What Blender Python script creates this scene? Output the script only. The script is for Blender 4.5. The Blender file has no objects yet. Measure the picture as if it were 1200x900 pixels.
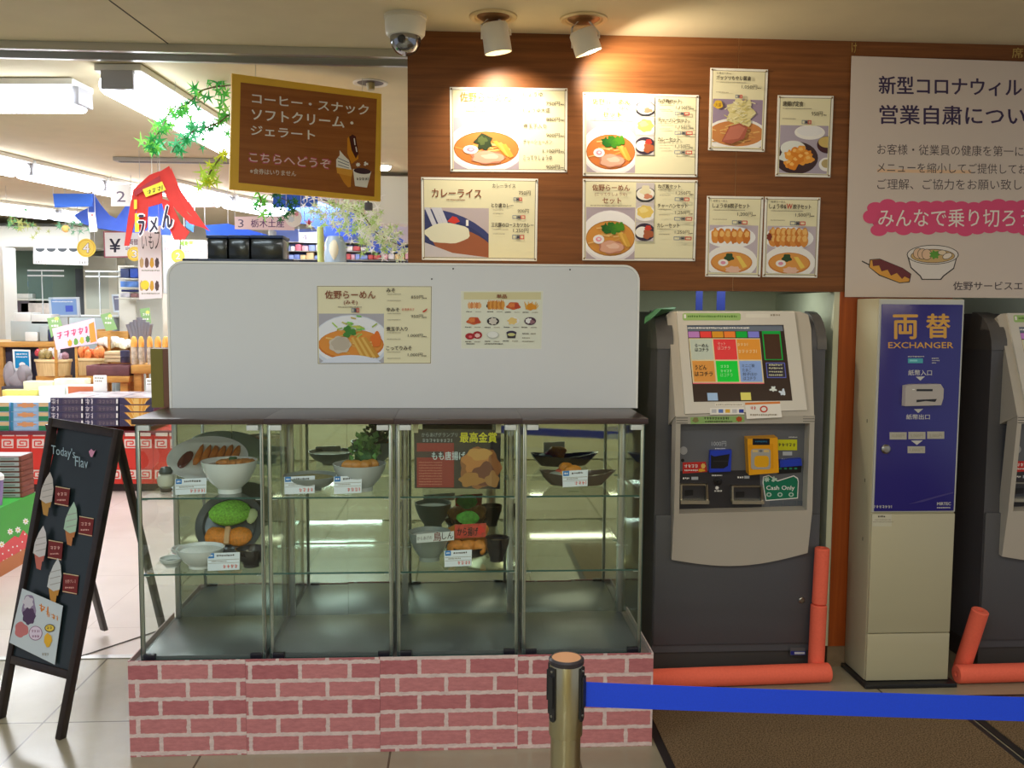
import bpy, bmesh, math, random
from mathutils import Vector, Matrix
random.seed(7)
SC = bpy.context.scene
COL = SC.collection

# ------------------------------------------------------------------ camera
F = 1080.0; PITCH = math.radians(4.6); YAW = math.radians(3.4); ROLL = math.radians(0.35)
CAMPOS = Vector((0, 0, 1.56))
_cp, _sp, _cy, _sy = math.cos(PITCH), math.sin(PITCH), math.cos(YAW), math.sin(YAW)
FW = Vector((_sy*_cp, _cy*_cp, -_sp)); _r0 = Vector((_cy, -_sy, 0)); _u0 = Vector((_sy*_sp, _cy*_sp, _cp))
RT = _r0*math.cos(ROLL) + _u0*math.sin(ROLL); UP = _u0*math.cos(ROLL) - _r0*math.sin(ROLL)
cam_data = bpy.data.cameras.new('camera'); cam = bpy.data.objects.new('camera', cam_data); COL.objects.link(cam)
cam_data.sensor_width = 36; cam_data.lens = F/1200*36; cam_data.clip_start = .05; cam_data.clip_end = 100
_m = Matrix((RT, UP, -FW)).transposed().to_4x4(); _m.translation = CAMPOS
cam.matrix_world = _m
SC.camera = cam

# ------------------------------------------------------------------ world, lights, exposure
SC.view_settings.view_transform = 'Standard'; SC.view_settings.look = 'None'
SC.view_settings.gamma = 1; SC.view_settings.use_curve_mapping = False
SC.view_settings.exposure = 0.0
SC.cycles.transparent_max_bounces = 40; SC.cycles.max_bounces = 10; SC.cycles.glossy_bounces = 6
w = bpy.data.worlds.new('world'); SC.world = w; w.use_nodes = True
w.node_tree.nodes['Background'].inputs[0].default_value = (.80, .86, 1.0, 1)
w.node_tree.nodes['Background'].inputs[1].default_value = .5

def area(name, loc, size, power, color, rot=(0, 0, 0)):
    l = bpy.data.lights.new(name, 'AREA'); l.shape = 'RECTANGLE'; l.size, l.size_y = size; l.energy = power; l.color = color
    o = bpy.data.objects.new(name, l); COL.objects.link(o); o.location = loc; o.rotation_euler = rot
    return o
# ceiling lamps of the hall (above and behind the camera)
HALL = [area('hall_ceiling_light', (x, y, 2.66), (1.3, .22), p, c) for x, y, p, c in
        ((-1.6, 1.5, 24, (.76, .91, 1)), (.1, 1.0, 18, (.95, .98, 1)), (2.2, 1.1, 15, (1, .84, .60)), (-1.4, -1.4, 40, (.88, 1, .97)), (1.2, -1.4, 36, (1, .9, .68)), (-1.7, -4.3, 50, (.88, 1, .97)), (-1.7, -5.5, 50, (.88, 1, .97)), (1.6, -4.6, 40, (1, .9, .66)))]
RECESS_FILL = [area('recess_fill_light', (1.2, 4.1, 1.70), (.6, .1), 1.6, (.92, 1, .88))]  # light added to brighten the recess, no fitting is visible there
# extra area fill over the shop floor, added to the light of the tubes
SHOP = [area('shop_fill_light', (x, y, 2.62), (1.6, .5), p, (.93, .96, 1)) for x, y, p in
        ((-2.2, 5.4, 48), (-4.2, 8.0, 64), (-2.0, 9.5, 70), (-5.2, 11, 70))]

# ------------------------------------------------------------------ pixel -> world helpers (photo read as 1200x900)
def ray(px, py): return FW + RT*((px-600)/F) - UP*((py-450)/F)
def oY(px, py, Y):
    d = ray(px, py); return CAMPOS + d*(Y/d.y)
def pix(p):
    v = Vector(p)-CAMPOS; z = v.dot(FW); return 600+F*v.dot(RT)/z, 450-F*v.dot(UP)/z
def oZ(px, py, Z):
    d = ray(px, py); return CAMPOS + d*((Z-CAMPOS.z)/d.z)
def plane_fn(p0, n, eps=.00005):
    p0 = Vector(p0); n = Vector(n).normalized()
    def fn(px, py, k=0):
        d = ray(px, py); t = (p0-CAMPOS).dot(n)/d.dot(n)
        return CAMPOS + d*t + n*(k*eps)
    fn.n = n
    return fn
def planeY(Y, eps=.00005): return plane_fn((0, Y, 0), (0, -1, 0), eps)
def plane3(a, b, c, eps=.0006):
    n = (b-a).cross(c-a).normalized()
    if n.dot(CAMPOS-a) < 0: n = -n
    return plane_fn(a, n, eps)

# ------------------------------------------------------------------ materials
MATS = {}
def lin(c):
    c = c/255.0
    return c/12.92 if c <= .04045 else ((c+.055)/1.055)**2.4
def L3(rgb): return (lin(rgb[0]), lin(rgb[1]), lin(rgb[2]), 1)
def P(name, rgb, rough=.5, metal=0, emit=0, noise=0, nscale=40, spec=.5, bump=0, coat=0):
    """procedural principled material; noise = amount of value variation"""
    if name in MATS: return MATS[name]
    m = bpy.data.materials.new(name); m.use_nodes = True; nt = m.node_tree; b = nt.nodes['Principled BSDF']
    b.inputs['Base Color'].default_value = L3(rgb); b.inputs['Roughness'].default_value = rough; b.inputs['Metallic'].default_value = metal
    b.inputs['Specular IOR Level'].default_value = spec; b.inputs['Coat Weight'].default_value = coat
    m.diffuse_color = L3(rgb)
    if noise or bump:
        tc = nt.nodes.new('ShaderNodeTexCoord'); n = nt.nodes.new('ShaderNodeTexNoise'); n.inputs['Scale'].default_value = nscale; n.inputs['Detail'].default_value = 4
        nt.links.new(tc.outputs['Object'], n.inputs['Vector'])
        if noise:
            r = nt.nodes.new('ShaderNodeValToRGB'); c = L3(rgb)
            r.color_ramp.elements[0].position = .3; r.color_ramp.elements[1].position = .7
            r.color_ramp.elements[0].color = tuple(max(0, v*(1-noise)) for v in c[:3])+(1,)
            r.color_ramp.elements[1].color = tuple(min(1, v*(1+noise)) for v in c[:3])+(1,)
            nt.links.new(n.outputs['Fac'], r.inputs[0]); nt.links.new(r.outputs[0], b.inputs['Base Color'])
        if bump:
            bp = nt.nodes.new('ShaderNodeBump'); bp.inputs['Strength'].default_value = bump; bp.inputs['Distance'].default_value = .004
            nt.links.new(n.outputs['Fac'], bp.inputs['Height']); nt.links.new(bp.outputs[0], b.inputs['Normal'])
    if emit:
        b.inputs['Emission Color'].default_value = L3(rgb); b.inputs['Emission Strength'].default_value = emit
    MATS[name] = m
    return m
def cloth(name, rgb, thru=.5):
    """thin leaf or cloth that lets some light through"""
    if name in MATS: return MATS[name]
    m = bpy.data.materials.new(name); m.use_nodes = True; nt = m.node_tree; nt.nodes.remove(nt.nodes['Principled BSDF']); out = nt.nodes['Material Output']
    tc = nt.nodes.new('ShaderNodeTexCoord'); n = nt.nodes.new('ShaderNodeTexNoise'); n.inputs['Scale'].default_value = 9; nt.links.new(tc.outputs['Object'], n.inputs['Vector'])
    r = nt.nodes.new('ShaderNodeValToRGB'); c = L3(rgb); r.color_ramp.elements[0].color = tuple(v*.9 for v in c[:3])+(1,); r.color_ramp.elements[1].color = tuple(min(1, v*1.1) for v in c[:3])+(1,); nt.links.new(n.outputs['Fac'], r.inputs[0])
    d = nt.nodes.new('ShaderNodeBsdfDiffuse'); t = nt.nodes.new('ShaderNodeBsdfTranslucent'); mx = nt.nodes.new('ShaderNodeMixShader'); mx.inputs[0].default_value = thru
    nt.links.new(r.outputs[0], d.inputs[0]); nt.links.new(r.outputs[0], t.inputs[0]); nt.links.new(d.outputs[0], mx.inputs[1]); nt.links.new(t.outputs[0], mx.inputs[2]); nt.links.new(mx.outputs[0], out.inputs[0])
    m.diffuse_color = c; MATS[name] = m
    return m
def ink(r, g, b): return P('ink_%02x%02x%02x' % (r, g, b), (r, g, b), .45, spec=.3)
def glass(name, tint=(.93, .97, .95), fac=1.0):
    if name in MATS: return MATS[name]
    m = bpy.data.materials.new(name); m.use_nodes = True; nt = m.node_tree; nt.nodes.remove(nt.nodes['Principled BSDF']); out = nt.nodes['Material Output']
    t = nt.nodes.new('ShaderNodeBsdfTransparent'); t.inputs[0].default_value = (*tint, 1)
    g = nt.nodes.new('ShaderNodeBsdfGlossy'); g.inputs['Roughness'].default_value = .02; g.inputs[0].default_value = (1, 1, 1, 1)
    fr = nt.nodes.new('ShaderNodeFresnel'); fr.inputs[0].default_value = 1.45
    mu = nt.nodes.new('ShaderNodeMath'); mu.operation = 'MULTIPLY'; mu.inputs[1].default_value = fac
    mx = nt.nodes.new('ShaderNodeMixShader')
    ge = nt.nodes.new('ShaderNodeNewGeometry'); iv = nt.nodes.new('ShaderNodeMath'); iv.operation = 'SUBTRACT'; iv.inputs[0].default_value = fac; nt.links.new(ge.outputs['Backfacing'], iv.inputs[1]); iv.use_clamp = True; nt.links.new(iv.outputs[0], mu.inputs[1])
    nt.links.new(fr.outputs[0], mu.inputs[0]); nt.links.new(mu.outputs[0], mx.inputs[0]); nt.links.new(t.outputs[0], mx.inputs[1]); nt.links.new(g.outputs[0], mx.inputs[2]); nt.links.new(mx.outputs[0], out.inputs[0])
    MATS[name] = m
    return m
def wood(name, dark, light, scale=(1.2, 1.2, 22), rough=.35, spec=.4):
    if name in MATS: return MATS[name]
    m = P(name, light, rough, spec=spec); nt = m.node_tree; b = nt.nodes['Principled BSDF']
    tc = nt.nodes.new('ShaderNodeTexCoord'); mp = nt.nodes.new('ShaderNodeMapping'); mp.inputs['Scale'].default_value = scale
    n = nt.nodes.new('ShaderNodeTexNoise'); n.inputs['Scale'].default_value = 2.2; n.inputs['Detail'].default_value = 7; n.inputs['Roughness'].default_value = .62; n.inputs['Distortion'].default_value = .5
    r = nt.nodes.new('ShaderNodeValToRGB'); r.color_ramp.elements[0].position = .32; r.color_ramp.elements[1].position = .68
    r.color_ramp.elements[0].color = L3(dark); r.color_ramp.elements[1].color = L3(light)
    nt.links.new(tc.outputs['Object'], mp.inputs[0]); nt.links.new(mp.outputs[0], n.inputs['Vector']); nt.links.new(n.outputs['Fac'], r.inputs[0]); nt.links.new(r.outputs[0], b.inputs['Base Color'])
    return m
def brickmat():
    m = P('brick_print', (160, 85, 88), .6, spec=.25); nt = m.node_tree; b = nt.nodes['Principled BSDF']
    tc = nt.nodes.new('ShaderNodeTexCoord'); sx = nt.nodes.new('ShaderNodeSeparateXYZ'); cx = nt.nodes.new('ShaderNodeCombineXYZ')
    nt.links.new(tc.outputs['Object'], sx.inputs[0]); nt.links.new(sx.outputs['X'], cx.inputs[0]); nt.links.new(sx.outputs['Z'], cx.inputs[1])
    nz = nt.nodes.new('ShaderNodeTexNoise'); nz.inputs['Scale'].default_value = 60; nz.inputs['Detail'].default_value = 3
    nt.links.new(tc.outputs['Object'], nz.inputs['Vector'])
    s = nt.nodes.new('ShaderNodeVectorMath'); s.operation = 'SUBTRACT'; s.inputs[1].default_value = (.5, .5, .5); nt.links.new(nz.outputs['Color'], s.inputs[0])
    k = nt.nodes.new('ShaderNodeVectorMath'); k.operation = 'SCALE'; k.inputs['Scale'].default_value = .009; nt.links.new(s.outputs[0], k.inputs[0])
    a = nt.nodes.new('ShaderNodeVectorMath'); a.operation = 'ADD'; nt.links.new(cx.outputs[0], a.inputs[0]); nt.links.new(k.outputs[0], a.inputs[1])
    br = nt.nodes.new('ShaderNodeTexBrick'); br.offset = .55; br.inputs['Scale'].default_value = 1
    br.inputs['Brick Width'].default_value = .172; br.inputs['Row Height'].default_value = .0645; br.inputs['Mortar Size'].default_value = .0078; br.inputs['Mortar Smooth'].default_value = .25; br.inputs['Bias'].default_value = -.1
    br.inputs['Color1'].default_value = L3((204, 132, 134)); br.inputs['Color2'].default_value = L3((182, 106, 112)); br.inputs['Mortar'].default_value = L3((228, 206, 202))
    nt.links.new(a.outputs[0], br.inputs['Vector'])
    n2 = nt.nodes.new('ShaderNodeTexNoise'); n2.inputs['Scale'].default_value = 45; n2.inputs['Detail'].default_value = 6; n2.inputs['Roughness'].default_value = .7
    mp = nt.nodes.new('ShaderNodeMapping'); mp.inputs['Scale'].default_value = (.6, 1, 1.8); nt.links.new(tc.outputs['Object'], mp.inputs[0]); nt.links.new(mp.outputs[0], n2.inputs['Vector'])
    r = nt.nodes.new('ShaderNodeValToRGB'); r.color_ramp.elements[0].position = .35; r.color_ramp.elements[1].position = .65
    r.color_ramp.elements[0].color = (.62, .55, .58, 1); r.color_ramp.elements[1].color = (1.0, 1.0, 1.0, 1); nt.links.new(n2.outputs['Fac'], r.inputs[0])
    mx = nt.nodes.new('ShaderNodeMix'); mx.data_type = 'RGBA'; mx.blend_type = 'MULTIPLY'; mx.inputs[0].default_value = .6
    nt.links.new(br.outputs['Color'], mx.inputs[6]); nt.links.new(r.outputs[0], mx.inputs[7]); nt.links.new(mx.outputs[2], b.inputs['Base Color'])
    return m
def tilemat(name, c1, c2, size, offs, mortar, rough=.22, gap=.004, nsc=2.5):
    m = P(name, c1, rough, spec=.5); nt = m.node_tree; b = nt.nodes['Principled BSDF']
    tc = nt.nodes.new('ShaderNodeTexCoord'); mp = nt.nodes.new('ShaderNodeMapping'); mp.inputs['Location'].default_value = (offs[0], offs[1], 0)
    nt.links.new(tc.outputs['Object'], mp.inputs[0])
    br = nt.nodes.new('ShaderNodeTexBrick'); br.offset = 0; br.inputs['Scale'].default_value = 1; br.inputs['Brick Width'].default_value = size[0]; br.inputs['Row Height'].default_value = size[1]; br.inputs['Mortar Size'].default_value = gap
    br.inputs['Color1'].default_value = L3(c1); br.inputs['Color2'].default_value = L3(c2); br.inputs['Mortar'].default_value = L3(mortar)
    nt.links.new(mp.outputs[0], br.inputs['Vector'])
    n = nt.nodes.new('ShaderNodeTexNoise'); n.inputs['Scale'].default_value = nsc; n.inputs['Detail'].default_value = 8; n.inputs['Roughness'].default_value = .6; nt.links.new(tc.outputs['Object'], n.inputs['Vector'])
    r = nt.nodes.new('ShaderNodeValToRGB'); r.color_ramp.elements[0].position = .3; r.color_ramp.elements[1].position = .7; r.color_ramp.elements[0].color = (.8, .78, .75, 1); r.color_ramp.elements[1].color = (1, 1, 1, 1)
    nt.links.new(n.outputs['Fac'], r.inputs[0])
    mx = nt.nodes.new('ShaderNodeMix'); mx.data_type = 'RGBA'; mx.blend_type = 'MULTIPLY'; mx.inputs[0].default_value = 1
    nt.links.new(br.outputs['Color'], mx.inputs[6]); nt.links.new(r.outputs[0], mx.inputs[7]); nt.links.new(mx.outputs[2], b.inputs['Base Color'])
    bp = nt.nodes.new('ShaderNodeBump'); bp.inputs['Strength'].default_value = .12; bp.inputs['Distance'].default_value = .003
    nt.links.new(n.outputs['Fac'], bp.inputs['Height']); nt.links.new(bp.outputs[0], b.inputs['Normal'])
    return m

# ------------------------------------------------------------------ mesh builder
WORLD = {}      # object name -> world origin
class MB:
    def __init__(s): s.v = []; s.f = []; s.mi = []; s.mats = []
    def mid(s, m):
        if m not in s.mats: s.mats.append(m)
        return s.mats.index(m)
    def add(s, vs, fs, m):
        o = len(s.v); s.v += [Vector(p) for p in vs]; k = s.mid(m)
        for f in fs: s.f.append([i+o for i in f]); s.mi.append(k)
        return s
    def box(s, x0, x1, y0, y1, z0, z1, m, bev=0, seg=2):
        if x0 > x1: x0, x1 = x1, x0
        if y0 > y1: y0, y1 = y1, y0
        if z0 > z1: z0, z1 = z1, z0
        vs = [(x, y, z) for x in (x0, x1) for y in (y0, y1) for z in (z0, z1)]
        fs = [(0, 1, 3, 2), (4, 6, 7, 5), (0, 4, 5, 1), (2, 3, 7, 6), (0, 2, 6, 4), (1, 5, 7, 3)]
        if not bev: return s.add(vs, fs, m)
        return s._bev(vs, fs, m, bev, seg)
    def _bev(s, vs, fs, m, bev, seg):
        bm = bmesh.new(); bv = [bm.verts.new(v) for v in vs]
        for f in fs: bm.faces.new([bv[i] for i in f])
        bmesh.ops.recalc_face_normals(bm, faces=bm.faces)
        bmesh.ops.bevel(bm, geom=list(bm.edges), offset=bev, segments=seg, affect='EDGES', profile=.5)
        bm.verts.index_update()
        s.add([v.co.copy() for v in bm.verts], [[v.index for v in f.verts] for f in bm.faces], m); bm.free()
        return s
    def extrude(s, pts, vec, m, mside=None):
        """closed polygon pts (3D) swept by vec"""
        n = len(pts); vec = Vector(vec); a = [Vector(p) for p in pts]; b = [p+vec for p in a]
        s.add(a+b, [list(range(n))[::-1], list(range(n, 2*n))], m)
        s.add(a+b, [(i, (i+1) % n, n+(i+1) % n, n+i) for i in range(n)], mside or m)
        return s
    def obox(s, o, ax, ay, az, m, bev=0):
        """box from a corner and three edge vectors"""
        o = Vector(o); ax, ay, az = Vector(ax), Vector(ay), Vector(az)
        vs = [o+ax*i+ay*j+az*k for i in (0, 1) for j in (0, 1) for k in (0, 1)]
        fs = [(0, 1, 3, 2), (4, 6, 7, 5), (0, 4, 5, 1), (2, 3, 7, 6), (0, 2, 6, 4), (1, 5, 7, 3)]
        return s._bev(vs, fs, m, bev, 2) if bev else s.add(vs, fs, m)
    def lathe(s, prof, c, m, n=28, axis=(0, 0, 1), sx=1, sy=1):
        """profile (r, h) revolved round axis through c"""
        ax = Vector(axis).normalized(); t = Vector((1, 0, 0)) if abs(ax.x) < .9 else Vector((0, 1, 0))
        u = (t-ax*t.dot(ax)).normalized(); v = ax.cross(u); c = Vector(c); vs = []
        for r, h in prof:
            for i in range(n):
                a = 2*math.pi*i/n; vs.append(c+ax*h+u*(r*sx*math.cos(a))+v*(r*sy*math.sin(a)))
        fs = [(k*n+i, k*n+(i+1) % n, (k+1)*n+(i+1) % n, (k+1)*n+i) for k in range(len(prof)-1) for i in range(n)]
        if prof[0][0] > 1e-5: fs.append(list(range(n))[::-1])
        if prof[-1][0] > 1e-5: fs.append(list(range((len(prof)-1)*n, len(prof)*n)))
        return s.add(vs, fs, m)
    def cyl(s, p0, p1, r0, m, r1=None, n=20, rim=0):
        p0, p1 = Vector(p0), Vector(p1); r1 = r0 if r1 is None else r1; h = (p1-p0).length
        prof = [(r0, 0), (r1, h)] if not rim else [(r0-rim, 0), (r0, rim), (r1, h-rim), (r1-rim, h)]
        return s.lathe(prof, p0, m, n, p1-p0)
    def tube(s, pts, r, m, n=8):
        pts = [Vector(p) for p in pts]; vs = []; fs = []
        for i, p in enumerate(pts):
            d = (pts[min(i+1, len(pts)-1)]-pts[max(i-1, 0)]).normalized(); t = Vector((0, 0, 1)) if abs(d.z) < .9 else Vector((1, 0, 0))
            u = d.cross(t).normalized(); v = d.cross(u)
            for k in range(n): a = 2*math.pi*k/n; vs.append(p+u*(r*math.cos(a))+v*(r*math.sin(a)))
        for i in range(len(pts)-1):
            for k in range(n): fs.append((i*n+k, i*n+(k+1) % n, (i+1)*n+(k+1) % n, (i+1)*n+k))
        fs.append(list(range(n))[::-1]); fs.append(list(range((len(pts)-1)*n, len(pts)*n)))
        return s.add(vs, fs, m)
    def blob(s, c, r, m, seed=0, amp=.12, n=12, k=8):
        """lumpy ellipsoid, r = (rx, ry, rz)"""
        rr = random.Random(seed); c = Vector(c); vs = []; fs = []
        ph = [(rr.uniform(0, 6.3), rr.uniform(1.5, 4), rr.uniform(0, 6.3), rr.uniform(1, 3)) for _ in range(4)]
        for i in range(k+1):
            th = math.pi*i/k
            for j in range(n):
                a = 2*math.pi*j/n; q = 1+amp*sum(math.sin(p[0]+round(p[1])*a)*math.sin(p[2]+p[3]*th) for p in ph)*.6*math.sin(th)
                vs.append(c+Vector((r[0]*q*math.sin(th)*math.cos(a), r[1]*q*math.sin(th)*math.sin(a), r[2]*q*math.cos(th))))
        for i in range(k):
            for j in range(n): fs.append((i*n+j, (i+1)*n+j, (i+1)*n+(j+1) % n, i*n+(j+1) % n))
        return s.add(vs, fs, m)
    def build(s, name, parent=None, origin=None, smooth=True):
        if not s.v: return None
        if origin is None:
            lo = [min(p[i] for p in s.v) for i in range(3)]; hi = [max(p[i] for p in s.v) for i in range(3)]
            origin = Vector(((lo[0]+hi[0])/2, (lo[1]+hi[1])/2, lo[2]))
        origin = Vector(origin)
        me = bpy.data.meshes.new(name); me.from_pydata([tuple(p-origin) for p in s.v], [], s.f); 
        for m in s.mats: me.materials.append(m)
        me.polygons.foreach_set('material_index', s.mi)
        bm = bmesh.new(); bm.from_mesh(me); bmesh.ops.recalc_face_normals(bm, faces=bm.faces); bm.to_mesh(me); bm.free()
        if smooth: me.shade_smooth(); me.set_sharp_from_angle(angle=.6)
        me.update()
        o = bpy.data.objects.new(name, me); COL.objects.link(o)
        WORLD[o.name] = origin
        if parent: o.parent = parent; o.location = origin-WORLD[parent.name]
        else: o.location = origin
        return o

def tag(o, label, cat, group=None):
    o['label'] = label; o['category'] = cat
    if group: o['group'] = group
    return o
def struct(o): o['kind'] = 'structure'; return o
def thing(name, label, cat, loc, group=None):
    o = bpy.data.objects.new(name, None); COL.objects.link(o); o.location = loc; o.empty_display_size = .05
    WORLD[o.name] = Vector(loc)
    return tag(o, label, cat, group)
def dup(o, delta, label=None, parent=None):
    c = o.copy(); COL.objects.link(c)
    if parent is None:
        c.location = Vector(o.location)+Vector(delta); WORLD[c.name] = WORLD[o.name]+Vector(delta)
        if label: c['label'] = label
    else:
        c.parent = parent; WORLD[c.name] = WORLD[o.name]+Vector(delta)
    for ch in o.children: dup(ch, delta, None, c)
    return c

# ------------------------------------------------------------------ flat artwork drawn on a plane in photo pixels
TXT = {}
def textmesh(t, bold):
    key = (t, bold)
    if key not in TXT:
        cu = bpy.data.curves.new('lettering', 'FONT'); cu.body = t; cu.resolution_u = 2; cu.offset = 0
        ob = bpy.data.objects.new('lettering', cu); COL.objects.link(ob)
        dg = bpy.context.evaluated_depsgraph_get(); me = bpy.data.meshes.new_from_object(ob.evaluated_get(dg))
        vs = [(v.co.x, v.co.y) for v in me.vertices]; fs = [list(p.vertices) for p in me.polygons]
        bpy.data.objects.remove(ob); bpy.data.curves.remove(cu); bpy.data.meshes.remove(me)
        TXT[key] = (vs, fs)
    return TXT[key]
def clip_poly(pts, c):
    for ax, lim, sg in ((0, c[0], 1), (0, c[2], -1), (1, c[1], 1), (1, c[3], -1)):
        out = []
        for i, p in enumerate(pts):
            q = pts[i-1]; ip = (p[ax]-lim)*sg >= 0; iq = (q[ax]-lim)*sg >= 0
            if ip != iq:
                t = (lim-q[ax])/(p[ax]-q[ax]); out.append((q[0]+(p[0]-q[0])*t, q[1]+(p[1]-q[1])*t))
            if ip: out.append(p)
        pts = out
        if not pts: return pts
    return pts
class Art:
    def __init__(s, fn, k=1): s.fn = fn; s.k = k; s.mb = MB(); s.clip = None; s.slope = 0; s.x0 = 0
    def pt(s, x, y): return s.fn(x, y+s.slope*(x-s.x0), s.k)
    def poly(s, pts, m):
        if s.clip: pts = clip_poly(pts, s.clip)
        if len(pts) >= 3: s.mb.add([s.pt(*p) for p in pts], [list(range(len(pts)))], m)
        s.k += 1; return s
    def rect(s, x0, y0, x1, y1, m): return s.poly([(x0, y0), (x1, y0), (x1, y1), (x0, y1)], m)
    def ell(s, cx, cy, rx, ry, m, rot=0, n=28, a0=0, a1=360):
        c, d = math.cos(rot), math.sin(rot); pts = []
        full = a1-a0 >= 360
        for i in range(n if full else n+1):
            a = math.radians(a0+(a1-a0)*i/n); u, v = rx*math.cos(a), ry*math.sin(a); pts.append((cx+u*c-v*d, cy+u*d+v*c))
        return s.poly(pts, m)
    def lump(s, cx, cy, rx, ry, m, seed=1, amp=.15, n=26):
        r = random.Random(seed); ph = [(r.uniform(0, 6.3), r.randint(3, 7)) for _ in range(3)]; pts = []
        for i in range(n):
            a = 2*math.pi*i/n; q = 1+amp*sum(math.sin(p[0]+p[1]*a) for p in ph)/2; pts.append((cx+rx*q*math.cos(a), cy+ry*q*math.sin(a)))
        return s.poly(pts, m)
    def line(s, pts, w, m):
        for (x0, y0), (x1, y1) in zip(pts, pts[1:]):
            dx, dy = x1-x0, y1-y0; l = math.hypot(dx, dy) or 1; nx, ny = -dy/l*w/2, dx/l*w/2
            s.poly([(x0+nx, y0+ny), (x1+nx, y1+ny), (x1-nx, y1-ny), (x0-nx, y0-ny)], m)
        return s
    def frame(s, x0, y0, x1, y1, w, m):
        return s.rect(x0, y0, x1, y0+w, m).rect(x0, y1-w, x1, y1, m).rect(x0, y0, x0+w, y1, m).rect(x1-w, y0, x1, y1, m)
    def text(s, t, x0, y0, x1, y1, m, bold=0.0, shear=0.0):
        if bold:
            e = max(.12, bold*.55*(y1-y0))
            for dx_, dy_ in ((-e, 0), (e, 0), (0, -e*.7), (0, e*.7)): s.text(t, x0+dx_, y0+dy_, x1+dx_, y1+dy_, m, 0, shear)
            return s
        vs, fs = textmesh(t, 0)
        if not vs: return s
        ax, bx = min(v[0] for v in vs), max(v[0] for v in vs); ay, by = min(v[1] for v in vs), max(v[1] for v in vs)
        kx, ky = (x1-x0)/max(bx-ax, 1e-6), (y1-y0)/max(by-ay, 1e-6)
        s.mb.add([s.pt(x0+(v[0]-ax)*kx, y1-(v[1]-ay)*ky+shear*(x0+(v[0]-ax)*kx-x0)) for v in vs], fs, m); s.k += 1
        return s
    def mutter(s, x0, y, x1, h, m, seed=0):
        """one row of print too small to read in the photo, kept as tiny strokes"""
        r = random.Random(seed+int(x0*7+y*13)); x = x0
        while x < x1:
            w = r.uniform(.5, 1.1)*h
            if h >= 2.8:
                w = min(h*.9, x1-x); k_ = max(.45, h*.13); a, b = r.uniform(.05, .3)*h, r.uniform(.5, .8)*h
                s.rect(x, y+a, x+w*.85, y+a+k_, m); s.rect(x+w*.1, y+b, x+w*.75, y+b+k_, m); v = x+w*r.uniform(.2, .6); s.rect(v, y, v+k_, y+h, m); s.line([(x+w*.8, y+h*.3), (x+w*r.uniform(.3, .7), y+h)], k_, m); x += w*1.15; continue
            s.rect(x, y+r.uniform(0, .25)*h, min(x+w*.8, x1), y+h*r.uniform(.75, 1), m); s.k -= 1
            x += w*1.15
        s.k += 1; return s
    def build(s, name, parent): return s.mb.build(name, parent, smooth=False)
def slab(fn, pts, thick, m, name, parent=None, k=0, medge=None):
    """sheet or panel whose front face passes through the pixel outline pts"""
    mb = MB(); a = [fn(x, y, k) for x, y in pts]; mb.extrude(a, -fn.n*thick, m, medge)
    return mb.build(name, parent, origin=(sum(a, Vector())/len(a)) if not parent else None, smooth=False)
def rrect(x0, y0, x1, y1, r, n=6):
    pts = []
    for cx, cy, a in ((x1-r, y0+r, -90), (x1-r, y1-r, 0), (x0+r, y1-r, 90), (x0+r, y0+r, 180)):
        for i in range(n+1):
            t = math.radians(a+90*i/n); pts.append((cx+r*math.cos(t), cy+r*math.sin(t)))
    return pts
# ================================================================== STRUCTURE
WOOD = wood('wall_wood', (104, 62, 32), (138, 86, 46), (.8, 1, 20), .45, .25)
WOODV = wood('pier_wood', (142, 62, 18), (172, 84, 32), (20, 20, .9), .35)
CEIL = P('ceiling_paint', (212, 198, 162), .8, noise=.03, nscale=6)
BEIGE = P('beige_paint', (205, 192, 150), .7, noise=.03, nscale=8)
RECESS = P('recess_paint', (214, 218, 194), .7, noise=.03, nscale=8)
SHOPWALL = P('shop_wall_paint', (214, 214, 200), .7, noise=.03, nscale=5)
ALU = P('aluminium', (190, 190, 186), .3, .9)
STEEL = P('brushed_steel', (176, 172, 160), .32, 1, noise=.05, nscale=30)
BLACK = P('black_plastic', (26, 26, 30), .4)
DARKSIDE = P('machine_dark', (84, 84, 90), .45, noise=.04, nscale=200)
SILVER = P('machine_silver', (192, 184, 172), .42, 0)
SILVER2 = P('machine_silver_light', (216, 211, 202), .4, 0)
WHITE = P('white_plastic', (232, 232, 226), .4)
PAPER = P('paper_white', (240, 238, 230), .55)
CREAM = P('paper_cream', (238, 232, 196), .5, spec=.3)
FOAM = P('orange_foam', (255, 112, 86), .75, noise=.06, nscale=120, bump=.15)
GLASS = glass('clear_glass', (.955, .985, .97))
GEDGE = P('glass_edge', (40, 82, 78), .15)
MIRROR = P('mirror', (196, 206, 198), .03, 1)
DARKTOP = P('dark_laminate', (66, 50, 48), .28, noise=.06, nscale=20)
PRED = ink(200, 60, 40); PBROWN = ink(138, 70, 40); PDARK = ink(70, 60, 52); PGREY = ink(150, 140, 122); PORANGE = ink(222, 130, 60)
LILAC = ink(186, 172, 184); PWHITE = ink(244, 242, 240); NAVY = ink(38, 40, 92)

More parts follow.
